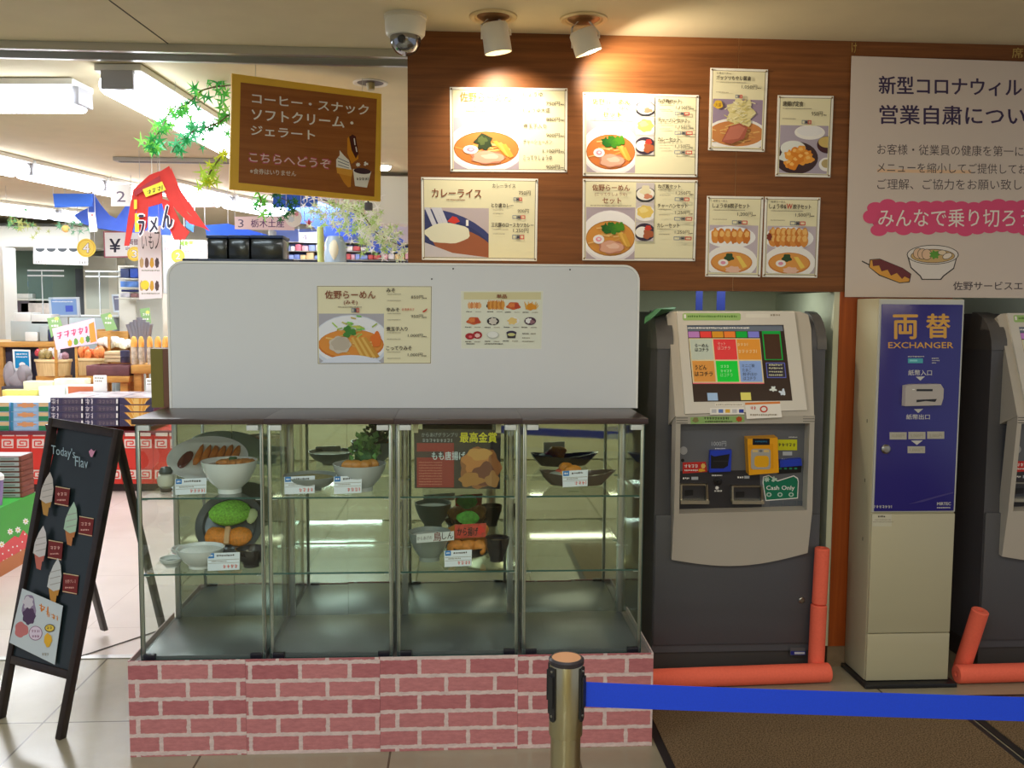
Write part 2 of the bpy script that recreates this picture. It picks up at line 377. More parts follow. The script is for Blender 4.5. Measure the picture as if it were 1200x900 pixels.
FLOOR = tilemat('hall_tile', (172, 165, 144), (162, 153, 130), (.66, .655), (1.555-.66*-0, .477), (96, 88, 70), .2)
SFLOOR = tilemat('shop_tile', (224, 211, 205), (220, 207, 201), (.9, .9), (0, 0), (190, 172, 166), .3, .002, 1.2)
def plain(name, m, *b): 
    o = MB().box(*b, m).build(name, origin=(0, 0, 0), smooth=False); return struct(o)
plain('floor', FLOOR, -5, 4.5, -7, 4.09, -.06, 0)
plain('floor.001', SFLOOR, -11, 4.5, 4.13, 15, -.06, 0)
plain('trim_1', ALU, -5, -.9, 4.09, 4.13, -.06, .004)          # threshold rail
plain('floor.002', FLOOR, -.9, 4.5, 4.09, 4.13, -.06, 0)
plain('ceiling', CEIL, -5, 4.5, -7, 4.62, 2.69, 2.75)
plain('ceiling.001', CEIL, -11, 1.5, 4.62, 15, 2.69, 2.75)
plain('wall_rear', P('rear_wall_paint', (206, 186, 128), .7, noise=.04, nscale=3), -5, 4.5, -7.1, -7, 0, 2.69)
# wood wall with the menus, running on behind the notice
mb = MB(); mb.box(-.205, .0+1.165, 3.87, 3.93, 1.645, 2.69, WOOD); mb.box(1.168, 1.66, 3.87, 3.93, 1.645, 2.69, WOOD); mb.box(1.662, 4.2, 3.87, 3.93, 1.645, 2.69, WOOD)
mb.box(1.165, 1.168, 3.872, 3.93, 1.645, 2.69, P('panel_joint', (196, 150, 104), .5)); mb.box(-.2, 4.2, 3.93, 4.0, 1.7, 2.69, BEIGE)
struct(mb.build('wall_back', smooth=False))
# pier between the two recesses
mb = MB(); mb.box(1.634, 2.13, 3.87, 4.6, .09, 1.645, WOODV); struct(mb.build('wall_pier', smooth=False))
MARB = P('marble', (128, 108, 86), .3, noise=.25, nscale=14)
mb = MB(); mb.box(1.628, 2.135, 3.864, 4.6, 0, .09, MARB); struct(mb.build('baseboard_pier', smooth=False))
mb = MB(); mb.box(.56, 4.2, 4.6, 4.66, 0, 1.8, RECESS); mb.box(.56, .60, 3.93, 4.6, 0, 1.8, RECESS); mb.box(1.61, 1.634, 3.875, 4.6, .09, 1.645, RECESS); mb.box(.56, 4.2, 3.93, 4.66, 1.72, 1.8, RECESS)
struct(mb.build('wall_recess', smooth=False))
# shutter rail across the ceiling
mb = MB(); mb.box(-5, -.2, 4.14, 4.165, 2.655, 2.69, ALU); mb.box(-5, -.2, 4.29, 4.315, 2.655, 2.69, ALU); mb.box(-5, -.2, 4.165, 4.29, 2.682, 2.69, P('rail_slot', (150, 146, 132), .35, .6))
struct(mb.build('trim_2', smooth=False))
# ceiling joint lines
JOINT = P('joint_dark', (70, 64, 52), .8)
a, b = oZ(127, 0, 2.69), oZ(196, 51, 2.69); mb = MB().obox(a+Vector((0, 0, -.0015)), b-a, (.006, 0, 0), (0, 0, .002), JOINT)
a, b = oZ(162, 78, 2.69), oZ(270, 148, 2.69); mb.obox(a+Vector((0, 0, -.0015)), b-a, (.008, 0, 0), (0, 0, .002), JOINT); struct(mb.build('trim_3', smooth=False))

# ================================================================== BRICK-PATTERN PLINTH
BX0, BX1, BYF, BZ = -1.135, .70, 3.165, .343
pl = thing('plinth', 'long low plinth printed with pink bricks under the glass cabinets', 'plinth', ((BX0+BX1)/2, 3.4, 0))
INNER = P('plinth_inside', (150, 140, 138), .6)
mb = MB(); mb.box(BX0+.004, BX1-.004, BYF+.004, 3.68, .0, BZ-.02, INNER); mb.build('core', pl)
BRK = brickmat()
xs = [BX0, -.735, -.27, .215, BX1]
for i in range(4):
    mb = MB().box(xs[i]+.0004, xs[i+1]-.0004, BYF, BYF+.004, 0, BZ, BRK); o = mb.build('printed_sheet', pl, origin=(xs[i]+(.03, .11, .06, .14)[i], BYF, .012+(.0, -.006, .004, -.004)[i]), smooth=False)
mb = MB(); mb.box(BX0, BX0+.004, BYF+.004, 3.68, 0, BZ, P('sheet_edge', (200, 170, 165), .6)); mb.build('side_sheet', pl, smooth=False)
mb = MB(); mb.box(BX1-.004, BX1, BYF+.004, 3.68, 0, BZ, BRK); mb.build('side_sheet', pl, smooth=False)

# ================================================================== GLASS CABINETS
CX0, CW, CY0, CY1, CZ0, CZ1 = -1.108, .4445, 3.195, 3.625, BZ-.018, 1.183
FLOORP = P('cabinet_floor', (96, 98, 100), .3, noise=.05, nscale=8)
CLIPW = P('clip_white', (205, 210, 205), .35); CLIPD = P('clip_dark', (40, 40, 52), .3, .3)
Z1, Z2 = oY(235, 583, 3.215).z, oY(235, 672, 3.215).z
def cabinet(label):
    x0, x1 = CX0+.006, CX0+CW-.008
    t = thing('display_cabinet', label, 'display cabinet', ((x0+x1)/2, CY0, CZ0), 'glass display cabinets in a row')
    MB().box(CX0-.012 if 0 else x0-.006, x1+.008, CY0-.012, CY1+.005, CZ1-.020, CZ1, DARKTOP, .0015).build('top_board', t)
    MB().box(x0, x1, CY0+.006, CY1, CZ0, CZ0+.022, FLOORP, .001).build('floor_board', t)
    zt = CZ1-.020; zb = CZ0+.022
    for xx in (x0, x1-.012):
        MB().box(xx, xx+.012, CY0+.012, CY0+.024, zb, zt, ALU, .001).build('front_post', t)
    for xx in (x0, x1-.018):
        MB().box(xx, xx+.018, CY1-.022, CY1-.004, zb, zt, ALU, .001).build('rear_post', t)
    for xx in (x0+.001, x1-.006):
        mb = MB(); mb.box(xx, xx+.005, CY0+.025, CY1-.024, zb, zt, GLASS); mb.build('side_pane', t, smooth=False)
    d = MB(); d.box(x0+.004, x1-.004, CY0, CY0+.005, zb-.012, zt-.004, GLASS)
    for xx in (x0+.0025, x1-.004): d.box(xx, xx+.0015, CY0, CY0+.0052, zb-.012, zt-.004, GEDGE)
    d.box(x0+.004, x1-.004, CY0, CY0+.0052, zb-.0135, zb-.012, GEDGE)
    door = d.build('glass_door', t, smooth=False)
    for xx in (x0+.012, x1-.052):
        MB().box(xx, xx+.04, CY0-.006, CY0+.012, zt-.022, zt-.003, CLIPW, .0015).build('pivot_clip', door)
        MB().box(xx, xx+.04, CY0-.006, CY0+.012, zb-.012, zb+.008, CLIPD, .0015).build('pivot_clip', door)
    for z in (Z1, Z2):
        s = MB(); s.box(x0+.014, x1-.014, CY0+.018, CY1-.03, z-.006, z, GLASS); s.box(x0+.014, x1-.014, CY0+.0168, CY0+.018, z-.006, z, GEDGE)
        for xx in (x0+.013, x1-.03):
            for yy in (CY0+.02, CY1-.05): s.box(xx, xx+.017, yy, yy+.012, z-.010, z-.0062, CLIPW)
        s.build('glass_shelf', t, smooth=False)
    m = MB(); m.box(x0+.018, (x0+x1)/2+.01, CY1-.012, CY1-.007, zb, zt, MIRROR); m.build('mirror_door', t, smooth=False)
    m = MB(); m.box((x0+x1)/2-.01, x1-.018, CY1-.006, CY1-.001, zb, zt, MIRROR)
    m.build('mirror_door', t, smooth=False)
    return t
c0 = cabinet('leftmost glass display cabinet, with gyoza plate, cutlet platter and small bowls inside')
dup(c0, (CW, 0, 0), 'second glass display cabinet from the left, one tall garnished bowl on its upper shelf')
dup(c0, (2*CW, 0, 0), 'third glass display cabinet from the left, with a dark prize poster inside')
dup(c0, (3*CW, 0, 0), 'rightmost glass display cabinet, nearly empty with one boat-shaped dish')

# ================================================================== WHITE BOARD ON THE CABINETS
WBY = 3.52; wf = planeY(WBY)
wb = thing('whiteboard', 'wide white board with rounded corners standing on the cabinet tops', 'board', (oY(472, 470, WBY).x, WBY, CZ1))
WB = P('board_white', (226, 228, 230), .35, noise=.012, nscale=2, spec=.4)
pts = [oY(197, 390, WBY).x, oY(748.5, 390, WBY).x, CZ1+.0005, oY(472, 308, WBY).z]
def rr3(x0, x1, z0, z1, y, r):
    o = [(x0, y, z0), (x1, y, z0)]
    for cx, a in ((x1-r, 0), (x0+r, 90)):
        for i in range(9): t = math.radians(a+90*i/8); o.append((cx+r*math.cos(t), y, z1-r+r*math.sin(t)))
    return o
MB().extrude(rr3(*pts, WBY, .062), (0, .018, 0), WB).build('board_panel', wb)
mb = MB(); fr = P('board_rim', (244, 244, 240), .3)
o_ = rr3(pts[0], pts[1], pts[2], pts[3], WBY-.004, .062); i_ = rr3(pts[0]+.008, pts[1]-.008, pts[2], pts[3]-.008, WBY-.004, .055)
n = len(o_)
for a in range(1, n):
    b = (a+1) % n
    mb.extrude([o_[a], o_[b], i_[b], i_[a]], (0, .0038, 0), fr)
mb.build('board_rim', wb)
mb = MB(); xl = oY(183, 440, 3.60).x
mb.box(xl, xl+.045, WBY+.02, 3.618, CZ1+.0005, oY(190, 408, 3.60).z, P('olive_panel', (122, 112, 44), .5)); mb.box(xl+.0455, -.95, WBY+.02, 3.618, CZ1+.0005, oY(190, 408, 3.60).z, P('brown_edge', (120, 78, 60), .5))
mb.build('support_block', wb)
for x, y in ((531, 315), (506, 327), (668, 316)): 
    p = wf(x, y); MB().lathe([(.003, 0), (.003, .002), (0, .003)], p+Vector((0, -.0001, 0)), BLACK, 10, (0, -1, 0)).build('screw_hole', wb)

# ================================================================== POSTERS
def ramen(A, x0, y0, x1, y1, greens='nori', soup=(214, 128, 62), bg=None, bowlw=1.0):
    """photo print of a noodle bowl"""
    A.clip = (x0, y0, x1, y1); w, h = x1-x0, y1-y0; cx = x0+w*.5
    A.rect(x0, y0, x1, y1, bg or LILAC)
    A.ell(cx, y0+h*.56, w*.6*bowlw, h*.50, ink(236, 232, 238)); A.ell(cx, y0+h*.54, w*.585*bowlw, h*.47, ink(250, 248, 250))
    A.ell(cx, y0+h*.60, w*.50*bowlw, h*.34, ink(*[int(c*.82) for c in soup])); A.ell(cx, y0+h*.60, w*.485*bowlw, h*.32, ink(*soup))
    r = random.Random(int(x0)); nd = ink(240, 196, 124); nd2 = ink(222, 164, 84)
    for i in range(16):
        a = r.uniform(0, 6.28); q = r.uniform(.2, .85); px = cx+w*.44*q*math.cos(a)*bowlw; py = y0+h*(.60+.27*q*math.sin(a)); l = w*.12; t = r.uniform(-.6, .6)
        A.line([(px-l, py-l*t*.5), (px, py), (px+l, py+l*t)], h*.022, nd if i % 2 else nd2)
    mn = ink(236, 190, 92)
    for i in range(3): A.poly([(cx+w*(.10+.07*i), y0+h*(.46+.03*i)), (cx+w*(.16+.07*i), y0+h*(.44+.03*i)), (cx+w*(.36+.03*i), y0+h*(.70+.02*i)), (cx+w*(.30+.03*i), y0+h*(.74+.02*i))], mn if i % 2 else ink(222, 170, 70))
    A.lump(cx+w*.02, y0+h*.77, w*.26, h*.13, ink(196, 128, 100), 3, .1); A.lump(cx+w*.02, y0+h*.765, w*.24, h*.115, ink(226, 172, 148), 4, .1); A.lump(cx+w*.06, y0+h*.75, w*.13, h*.05, ink(240, 200, 180), 6)
    if greens == 'nori': A.lump(cx-w*.04, y0+h*.47, w*.13, h*.16, ink(50, 64, 36), 5, .25, 14); A.lump(cx-w*.06, y0+h*.44, w*.07, h*.08, ink(84, 98, 52), 7, .25)
    elif greens == 'leaf':
        for i in range(7): A.lump(cx+w*(-.1+.05*i), y0+h*(.40+.04*math.sin(i*2)), w*.09, h*.08, ink(30+i*8, 96+i*8, 34), i, .3, 16)
    A.ell(cx-w*.24, y0+h*.62, w*.115, h*.085, ink(250, 244, 246)); A.ell(cx-w*.24, y0+h*.62, w*.06, h*.045, ink(236, 150, 176)); A.ell(cx-w*.235, y0+h*.615, w*.03, h*.02, ink(250, 236, 240))
    A.clip = None
def gyoza(A, x0, y0, x1, y1, n, rows=1):
    A.clip = (x0, y0, x1, y1); w, h = x1-x0, y1-y0
    A.ell(x0+w*.45, y0+h*.55, w*.53, h*.52, ink(244, 244, 246))
    for r in range(rows):
        for i in range(n):
            cx = x0+w*(.12+.66*i/(n-1)); cy = y0+h*(.5 if rows == 1 else .36+.3*r)
            A.lump(cx, cy, w*.085, h*(.36 if rows == 1 else .28), ink(206, 122, 48) if i % 2 else ink(222, 146, 66), i+r*9, .1); A.lump(cx+w*.01, cy-h*.1, w*.05, h*.15, ink(240, 190, 112), i, .1)
    A.clip = None
def badge(A, x0, y0, x1, y1, c=ink(206, 70, 70)):
    A.frame(x0, y0, x0+(x1-x0)*.35, y1, .6, ink(90, 110, 150)); A.frame(x0+(x1-x0)*.38, y0, x0+(x1-x0)*.62, y1, .6, ink(70, 74, 90)); A.rect(x0+(x1-x0)*.42, y0+1, x0+(x1-x0)*.58, y1-1, ink(70, 74, 90)); A.frame(x0+(x1-x0)*.64, y0, x1, y1, .9, c)
TACK = P('tack_metal', (120, 96, 66), .35, .7)
def poster(label, corners, fn, cat='poster', border=3.2, paper=None, pins=True, thick=.002, group='menu sheets on the wood wall', frame=True):
    """sheet pinned to a surface; corners TL, TR, BR, BL in photo pixels; returns the sheet and a mapper that keeps u,v inside it"""
    o = slab(fn, corners, thick, PAPER, 'menu_poster', k=4)
    tag(o, label, cat, group)
    (ax, ay), (bx, by), (cx, cy), (dx, dy) = corners
    x0, y0, x1, y1 = ax, ay, bx, dy
    def f2(px, py, k=0):
        u = (px-ax)/(bx-ax); v = (py-ay)/(dy-ay)
        return fn((1-u)*(1-v)*ax+u*(1-v)*bx+u*v*cx+(1-u)*v*dx, (1-u)*(1-v)*ay+u*(1-v)*by+u*v*cy+(1-u)*v*dy, k+4)
    A = Art(f2, 1)
    A.rect(x0+border, y0+border, x1-border, y1-border, paper or CREAM)
    if frame: A.frame(x0+border-.6, y0+border-.6, x1-border+.6, y1-border+.6, .6, ink(120, 104, 76))
    A.build('printed_field', o)
    if pins:
        for (px, py) in corners:
            qx = px+(2 if px < (ax+bx)/2 else -2); qy = py+(2.2 if py < (ay+dy)/2 else -2.2)
            p = fn(qx, qy, 4); MB().lathe([(.0035, 0), (.0035, .003), (.002, .005), (0, .0052)], p, TACK, 10, fn.n).build('tack', o)
    return o, f2
MW = planeY(3.868)
def menu4(A, title, sub, x0, y0, x1, y1): pass

# sano ramen, brightest poster
o, f2 = poster('noodle soup menu poster directly under the left spotlight, five prices listed', [(527, 102), (665, 103.5), (664.5, 202), (528, 201)], MW)
A = Art(f2, 4); ramen(A, 531, 138, 608, 198); A.build('food_picture', o)
A = Art(f2, 40); A.text('佐野らーめん', 539, 108, 599, 119, PORANGE, .02); A.text('しょうゆ', 556, 121, 584, 126, PGREY); A.mutter(546, 129, 596, 1.6, PGREY); A.build('title_lettering', o)
for i, (t, p) in enumerate((('しょうゆ', '750円'), ('しょうゆ大盛', '880円'), ('煮玉子入り', '900円'), ('チャーシューメン', '1,100円'), ('こってりしょうゆ', '900円'))):
    A = Art(f2, 60); y = 107+i*18.6; A.text(t, 613, y, 613+min(34, 6+4.2*len(t)), y+5.5, PDARK); A.text(p, 640-(4 if i == 3 else 0), y+11, 656, y+16, PDARK); A.mutter(657, y+13.4, 661, 1.6, PDARK); A.build('price_line', o)
# sano ramen set
def setmenu(label, cor, price, sub, soup, greens, hot):
    o, f2 = poster(label, cor, MW); x0, y0 = cor[0]
    A = Art(f2, 4); ramen(A, x0+4, y0+33, x0+62, y0+94, greens, soup)
    for i, kind in enumerate((0, 1, 2)):
        bx, by = x0+62.5, y0+4+23*i; A.clip = (bx, by, bx+21.5, by+22.5); A.rect(bx, by, bx+22, by+22.5, ink(206, 198, 200))
        if kind == 0: A.ell(bx+11, by+14, 12.5, 9, ink(50, 50, 58)); A.ell(bx+11, by+13, 10.5, 7.5, ink(244, 240, 230)); A.lump(bx+11, by+9, 6, 6, ink(232, 224, 190), 2, .2); A.lump(bx+14, by+16, 5, 3, ink(214, 140, 110), 4)
        if kind == 1: A.ell(bx+11, by+13, 13, 9, PWHITE); A.lump(bx+11, by+11, 9.5, 7.5, ink(236, 206, 110), 3, .08); A.lump(bx+9, by+9, 5, 3.5, ink(246, 224, 146), 8)
        if kind == 2: A.ell(bx+11, by+12, 12.5, 10.5, ink(58, 48, 66)); A.ell(bx+8, by+12, 8, 6.5, ink(246, 244, 238)); A.lump(bx+15, by+14, 6, 6, ink(176, 96, 60), 4); A.lump(bx+15, by+7, 4, 3, ink(206, 62, 50), 2)
        A.clip = None
    A.build('food_picture', o)
    A = Art(f2, 90); A.text('佐野らーめん', x0+11, y0+6.5, x0+55, y0+14, hot, .025); A.text(sub, x0+14, y0+16, x0+52, y0+20.5, hot); A.text('セット', x0+23, y0+22, x0+45, y0+29, hot, .025); A.mutter(x0+9, y0+30.6, x0+57, 1.3, PGREY); A.build('title_lettering', o)
    for i, t in enumerate(('ねぎ飯セット', 'チャーハンセット', 'カレーセット')):
        A = Art(f2, 110); y = y0+5.5+23*i; A.text(t, x0+88, y, x0+88+4.4*len(t), y+5, PDARK, .008); A.mutter(x0+88, y+6, x0+104, 1, PGREY)
        A.text(price+'円', x0+109, y+8, x0+126, y+12.6, PDARK); A.mutter(x0+126.5, y+11, x0+130, 1.4, PDARK); A.mutter(x0+90, y+12.5, x0+103, 1, PGREY); badge(A, x0+108, y+15.5, x0+125+(4 if i else 0), y+19.5); A.build('price_line', o)
setmenu('noodle set menu poster under the right spotlight, each set 1,150 yen', [(683, 108), (819, 111.5), (817, 207.5), (683, 206)], '1,150', '(しょうゆ)', (216, 124, 60), 'leaf', PORANGE)
setmenu('noodle set menu poster with greens in the bowl, each set 1,250 yen', [(683, 209.5), (817.5, 211), (814.5, 306), (682.5, 305)], '1,250', '(こってりしょうゆ)', (218, 150, 66), 'leaf', PBROWN)
# curry
o, f2 = poster('curry rice menu poster at the lower left of the wood wall', [(493.5, 207.5), (630.5, 209.5), (629, 306), (494.5, 304.5)], MW)
A = Art(f2, 4); A.clip = (497, 243, 573, 301); A.rect(497, 243, 573, 301, ink(196, 182, 186))
A.ell(530, 285, 62, 34, ink(60, 66, 120), .42); A.ell(530, 286, 56, 28, ink(52, 58, 108), .42)
for x in (500, 508, 514): A.poly([(x-3, 243), (x+3, 243), (x+12, 264), (x+7, 266)], ink(214, 214, 226))
A.ell(545, 290, 42, 20, ink(160, 92, 60), .40); A.lump(524, 273, 27, 12, ink(232, 230, 206), 5, .05); A.poly([(524, 259), (530, 253), (535, 254), (539, 259), (532, 262)], ink(216, 60, 48)); A.rect(546, 257, 549, 264, PWHITE)
A.poly([(497, 284), (530, 296), (573, 301), (497, 301)], ink(206, 200, 208)); A.clip = None; A.build('food_picture', o)
A = Art(f2, 40); A.text('カレーライス', 506, 221, 564, 231, PBROWN, .03); A.mutter(523, 233, 545, 1.4, PBROWN); A.build('title_lettering', o)
A = Art(f2, 50); A.text('カレーライス', 577, 214, 604, 219, PDARK); A.text('750円', 608, 222, 622, 227, PDARK); badge(A, 602, 230, 612, 234); A.build('price_line', o); A = Art(f2, 50)
A.text('とり唐カレー', 576, 237, 602, 242, PDARK, .01); A.text('900円', 607, 243.5, 620, 248, PDARK); badge(A, 601, 251, 616, 255); A.mutter(578, 249, 590, 1, PGREY); A.mutter(578, 244.5, 590, 1, PGREY); A.build('price_line', o); A = Art(f2, 50)
A.text('三元豚のロースカツカレー', 576, 260, 626, 265, PDARK, .01); A.text('1,250円', 602, 266.5, 620, 271.5, PDARK); badge(A, 601, 274, 615, 279); A.mutter(578, 267.5, 596, 1, PGREY); A.mutter(578, 272.5, 592, 1, PGREY); A.build('price_line', o)
# tall mountain of sprouts
o, f2 = poster('small poster of noodles heaped with bean sprouts, highest of the narrow posters', [(832.5, 79.5), (900, 81.5), (896, 178), (830, 176)], MW)
A = Art(f2, 4); x0, y0 = 832.5, 79.5; A.clip = (x0+4, y0+36, x0+63, y0+92); A.rect(x0+4, y0+36, x0+63, y0+92, ink(158, 140, 166))
A.ell(x0+33, y0+78, 38, 20, PWHITE); A.ell(x0+33, y0+76, 33, 15, ink(204, 136, 80))
r = random.Random(4)
for i in range(40): px = x0+33+r.gauss(0, 14); py = y0+78+r.gauss(0, 6); A.line([(px-4, py+r.uniform(-3, 3)), (px+4, py)], 1.3, ink(232, 186, 116) if i % 2 else ink(214, 158, 90))
A.lump(x0+37, y0+52, 16, 17, ink(226, 216, 160), 3, .18)
for i in range(50): px = x0+37+r.gauss(0, 8); py = y0+52+r.gauss(0, 9); A.line([(px-2.5, py+r.uniform(-3, 3)), (px+2.5, py+r.uniform(-2, 2))], 1, ink(240, 234, 196) if i % 2 else ink(212, 200, 130))
A.poly([(x0+15, y0+86), (x0+24, y0+68), (x0+36, y0+64), (x0+46, y0+69), (x0+42, y0+82), (x0+26, y0+89)], ink(172, 96, 78)); A.poly([(x0+17, y0+85), (x0+25, y0+69), (x0+36, y0+66), (x0+43, y0+70), (x0+36, y0+82)], ink(196, 120, 100))
A.clip = None; A.lump(x0+10, y0+43, 5.5, 5, ink(228, 186, 60), 2, .1, 18); A.text('大盛', x0+6.5, y0+41, x0+13.5, y0+45.5, PBROWN); A.build('food_picture', o)
A = Art(f2, 110); A.text('佐野らーめん', x0+7, y0+5, x0+24, y0+7.5, PDARK); A.text('ガッツリもやし醤油', x0+7, y0+9, x0+47, y0+14, PDARK, .02); A.mutter(x0+7, y0+16, x0+42, 1, PGREY); A.text('1,050円', x0+37, y0+19, x0+55, y0+24, PDARK); A.mutter(x0+55.5, y0+22, x0+60, 1.3, PDARK); A.mutter(x0+7, y0+28, x0+22, 1, PGREY); badge(A, x0+30, y0+31, x0+38, y0+35); A.build('lettering', o)
# fried chicken meal
o, f2 = poster('small poster of a fried chicken set meal for 950 yen, beside the big notice', [(911.5, 111.5), (977, 112.5), (973, 208), (908.5, 206.5)], MW)
A = Art(f2, 4); x0, y0 = 911.5, 111.5; A.clip = (x0+4, y0+35, x0+61, y0+91); A.rect(x0+4, y0+35, x0+61, y0+91, ink(176, 166, 184))
A.ell(x0+39, y0+43, 18, 8.5, PWHITE); A.ell(x0+39, y0+41.5, 15, 6, ink(236, 236, 240)); A.ell(x0+24, y0+73, 26, 19, ink(66, 44, 48)); A.ell(x0+20, y0+62, 15, 9, ink(232, 236, 232)); A.lump(x0+12, y0+72, 8, 6, ink(226, 232, 226), 2)
for i, (px, py) in enumerate(((16, 70), (23, 66), (30, 64), (37, 69), (33, 76), (24, 76), (16, 80), (30, 72), (39, 74), (20, 82))): A.lump(x0+px, y0+py, 6, 5.4, ink(226, 136, 40) if i % 2 else ink(238, 160, 62), i, .18); A.lump(x0+px-1, y0+py-1.5, 2.6, 2, ink(250, 196, 108), i)
A.ell(x0+60, y0+57, 12, 10, ink(70, 34, 44)); A.ell(x0+60, y0+54, 10.5, 6.5, ink(208, 182, 110)); A.ell(x0+60, y0+80, 9, 8, PWHITE); A.ell(x0+60, y0+79, 6, 5, ink(190, 170, 120)); A.clip = None; A.build('food_picture', o)
A = Art(f2, 50); A.text('唐揚げ定食', x0+6, y0+7, x0+30, y0+13, PDARK, .015); A.mutter(x0+6, y0+15, x0+40, 1, PGREY); A.text('950円', x0+40, y0+18.5, x0+53, y0+24, PDARK); A.mutter(x0+54, y0+22, x0+58, 1.3, PDARK); A.mutter(x0+6, y0+27, x0+22, 1, PGREY); badge(A, x0+29, y0+29, x0+40, y0+33.5); A.build('lettering', o)
# gyoza sets
for k, (cor, t, pr_, lab) in enumerate((([(828.5, 229.5), (895, 230.5), (891, 325), (826.5, 324)], 'しょうゆ&餃子セット', '1,200円', 'small poster of noodles with one row of gyoza, 1,200 yen'), ([(896.5, 230.5), (961.5, 231.5), (957.5, 325.5), (893.5, 324.5)], 'しょうゆ&W餃子セット', '1,500円', 'small poster of noodles with a double plate of gyoza, 1,500 yen, red W'))):
    o, f2 = poster(lab, cor, MW); x0, y0 = cor[0]
    A = Art(f2, 4); A.rect(x0+4, y0+34, x0+61.5, y0+89.5, ink(196, 184, 196))
    if k == 0: gyoza(A, x0+4, y0+34.5, x0+60, y0+59, 6)
    else: gyoza(A, x0+4, y0+34, x0+60, y0+60, 7, 2); A.lump(x0+6.5, y0+47, 3, 4.5, ink(130, 50, 36), 3)
    A.clip = (x0+4, y0+58, x0+61.5, y0+89.5); A.ell(x0+31, y0+77, 31, 20, PWHITE); A.ell(x0+31, y0+77.5, 25, 12.5, ink(206, 132, 60)); A.ell(x0+31, y0+77, 23.5, 11.2, ink(224, 156, 78)); A.lump(x0+28, y0+71.5, 5.5, 4.5, ink(46, 76, 44), 2, .2); A.ell(x0+21, y0+78, 6, 4, PWHITE); A.ell(x0+21, y0+78, 3, 2, ink(226, 150, 176))
    A.poly([(x0+36, y0+70), (x0+41, y0+70), (x0+50, y0+82), (x0+45, y0+84)], ink(238, 206, 96)); A.lump(x0+33, y0+86, 9, 4, ink(232, 190, 170), 3); A.clip = None; A.build('food_picture', o)
    A = Art(f2, 80); A.text('佐野らーめん', x0+7, y0+4.5, x0+24, y0+7.2, PDARK)
    if k == 0: A.text(t, x0+6.5, y0+8.5, x0+50, y0+14, PDARK, .015)
    else: A.text('しょうゆ&', x0+5, y0+8.5, x0+25, y0+14, PDARK, .015); A.text('W', x0+25.5, y0+8, x0+32, y0+14, PRED, .03); A.text('餃子セット', x0+33, y0+8.5, x0+54, y0+14, PDARK, .015)
    A.mutter(x0+7, y0+16, x0+45, 1, PGREY); A.text(pr_, x0+36, y0+18.5, x0+53.5, y0+23.5, PDARK); A.mutter(x0+54, y0+21.5, x0+58, 1.3, PDARK); A.mutter(x0+7, y0+27, x0+24, 1, PGREY); badge(A, x0+30, y0+28.5, x0+48, y0+33); A.build('lettering', o)
# miso poster on the white board
o, f2 = poster('miso noodle menu sheet stuck on the white board, left of two', [(371, 334.5), (506.5, 335), (505.5, 426.5), (372, 427)], wf, border=1.2, pins=False, thick=.0015, group='sheets on the white board')
A = Art(f2, 4); x0, y0, x1, y1 = 373, 367.5, 450, 425.5; A.clip = (x0, y0, x1, y1); A.rect(x0, y0, x1, y1, ink(178, 176, 186)); A.ell(411, 401, 46, 32, ink(214, 222, 236)); A.ell(411, 399, 44, 29, ink(238, 240, 246)); A.ell(411, 404, 39, 18, ink(206, 120, 44)); A.ell(411, 403, 37.5, 16.5, ink(226, 146, 60))
r = random.Random(9)
for i in range(26): px = 411+r.gauss(0, 17); py = 402+r.gauss(0, 6); A.line([(px-5, py+r.uniform(-2, 2)), (px, py), (px+5, py+r.uniform(-2, 2))], 1.5, ink(240, 200, 120) if i % 2 else ink(222, 166, 80))
A.lump(398, 404, 13, 10, ink(206, 196, 180), 3, .08); A.lump(399, 403, 11, 8, ink(190, 178, 160), 5, .08)
for i in range(6): A.poly([(411+i*3, 396), (414+i*3, 395), (428+i*3.4, 418), (424+i*3.4, 420)], ink(206, 150, 60) if i % 2 else ink(226, 184, 96))
for i in range(34): px = 413+r.gauss(0, 9); py = 384+r.gauss(0, 6); A.line([(px-3, py+r.uniform(-3, 3)), (px+3, py+r.uniform(-3, 3))], 1.6, ink(120+r.randint(0, 90), 176+r.randint(0, 40), 96))
A.lump(409, 389, 7, 6, ink(64, 132, 54), 4, .3); A.lump(441, 398, 6, 9, ink(228, 118, 44), 6); A.ell(411, 432, 40, 16, ink(224, 230, 244)); A.clip = None; A.build('food_picture', o)
A = Art(f2, 120); A.text('佐野らーめん', 381, 340.5, 440, 350, PBROWN, .03); A.text('(みそ)', 403, 352, 419, 357.5, PBROWN, .015); A.mutter(396, 359, 424, 1.4, PGREY); badge(A, 412, 361, 421, 366); A.build('title_lettering', o)
for i, (t, p) in enumerate((('みそ', '850円'), ('辛みそ', '950円'), ('煮玉子入り', '1,000円'), ('こってりみそ', '1,000円'))):
    A = Art(f2, 130); y = 337.5+i*22.7; A.text(t, 453, y, 453+5*len(t), y+5, PDARK, .01); A.text(p, 482-(3.5 if i > 1 else 0), y+8.3, 496, y+12.5, PDARK); A.mutter(496.5, y+11, 500.5, 1.3, PDARK); A.mutter(454, y+6.5, 470, .9, PGREY); A.mutter(454, y+14, 470, .9, PGREY); A.build('price_line', o)
A = Art(f2, 160); A.text('金運唐辛子', 471, 361, 486, 364, PRED); A.poly([(495, 365), (499, 362.5), (501.5, 361), (500, 364), (497, 366)], PRED); A.build('red_note', o)
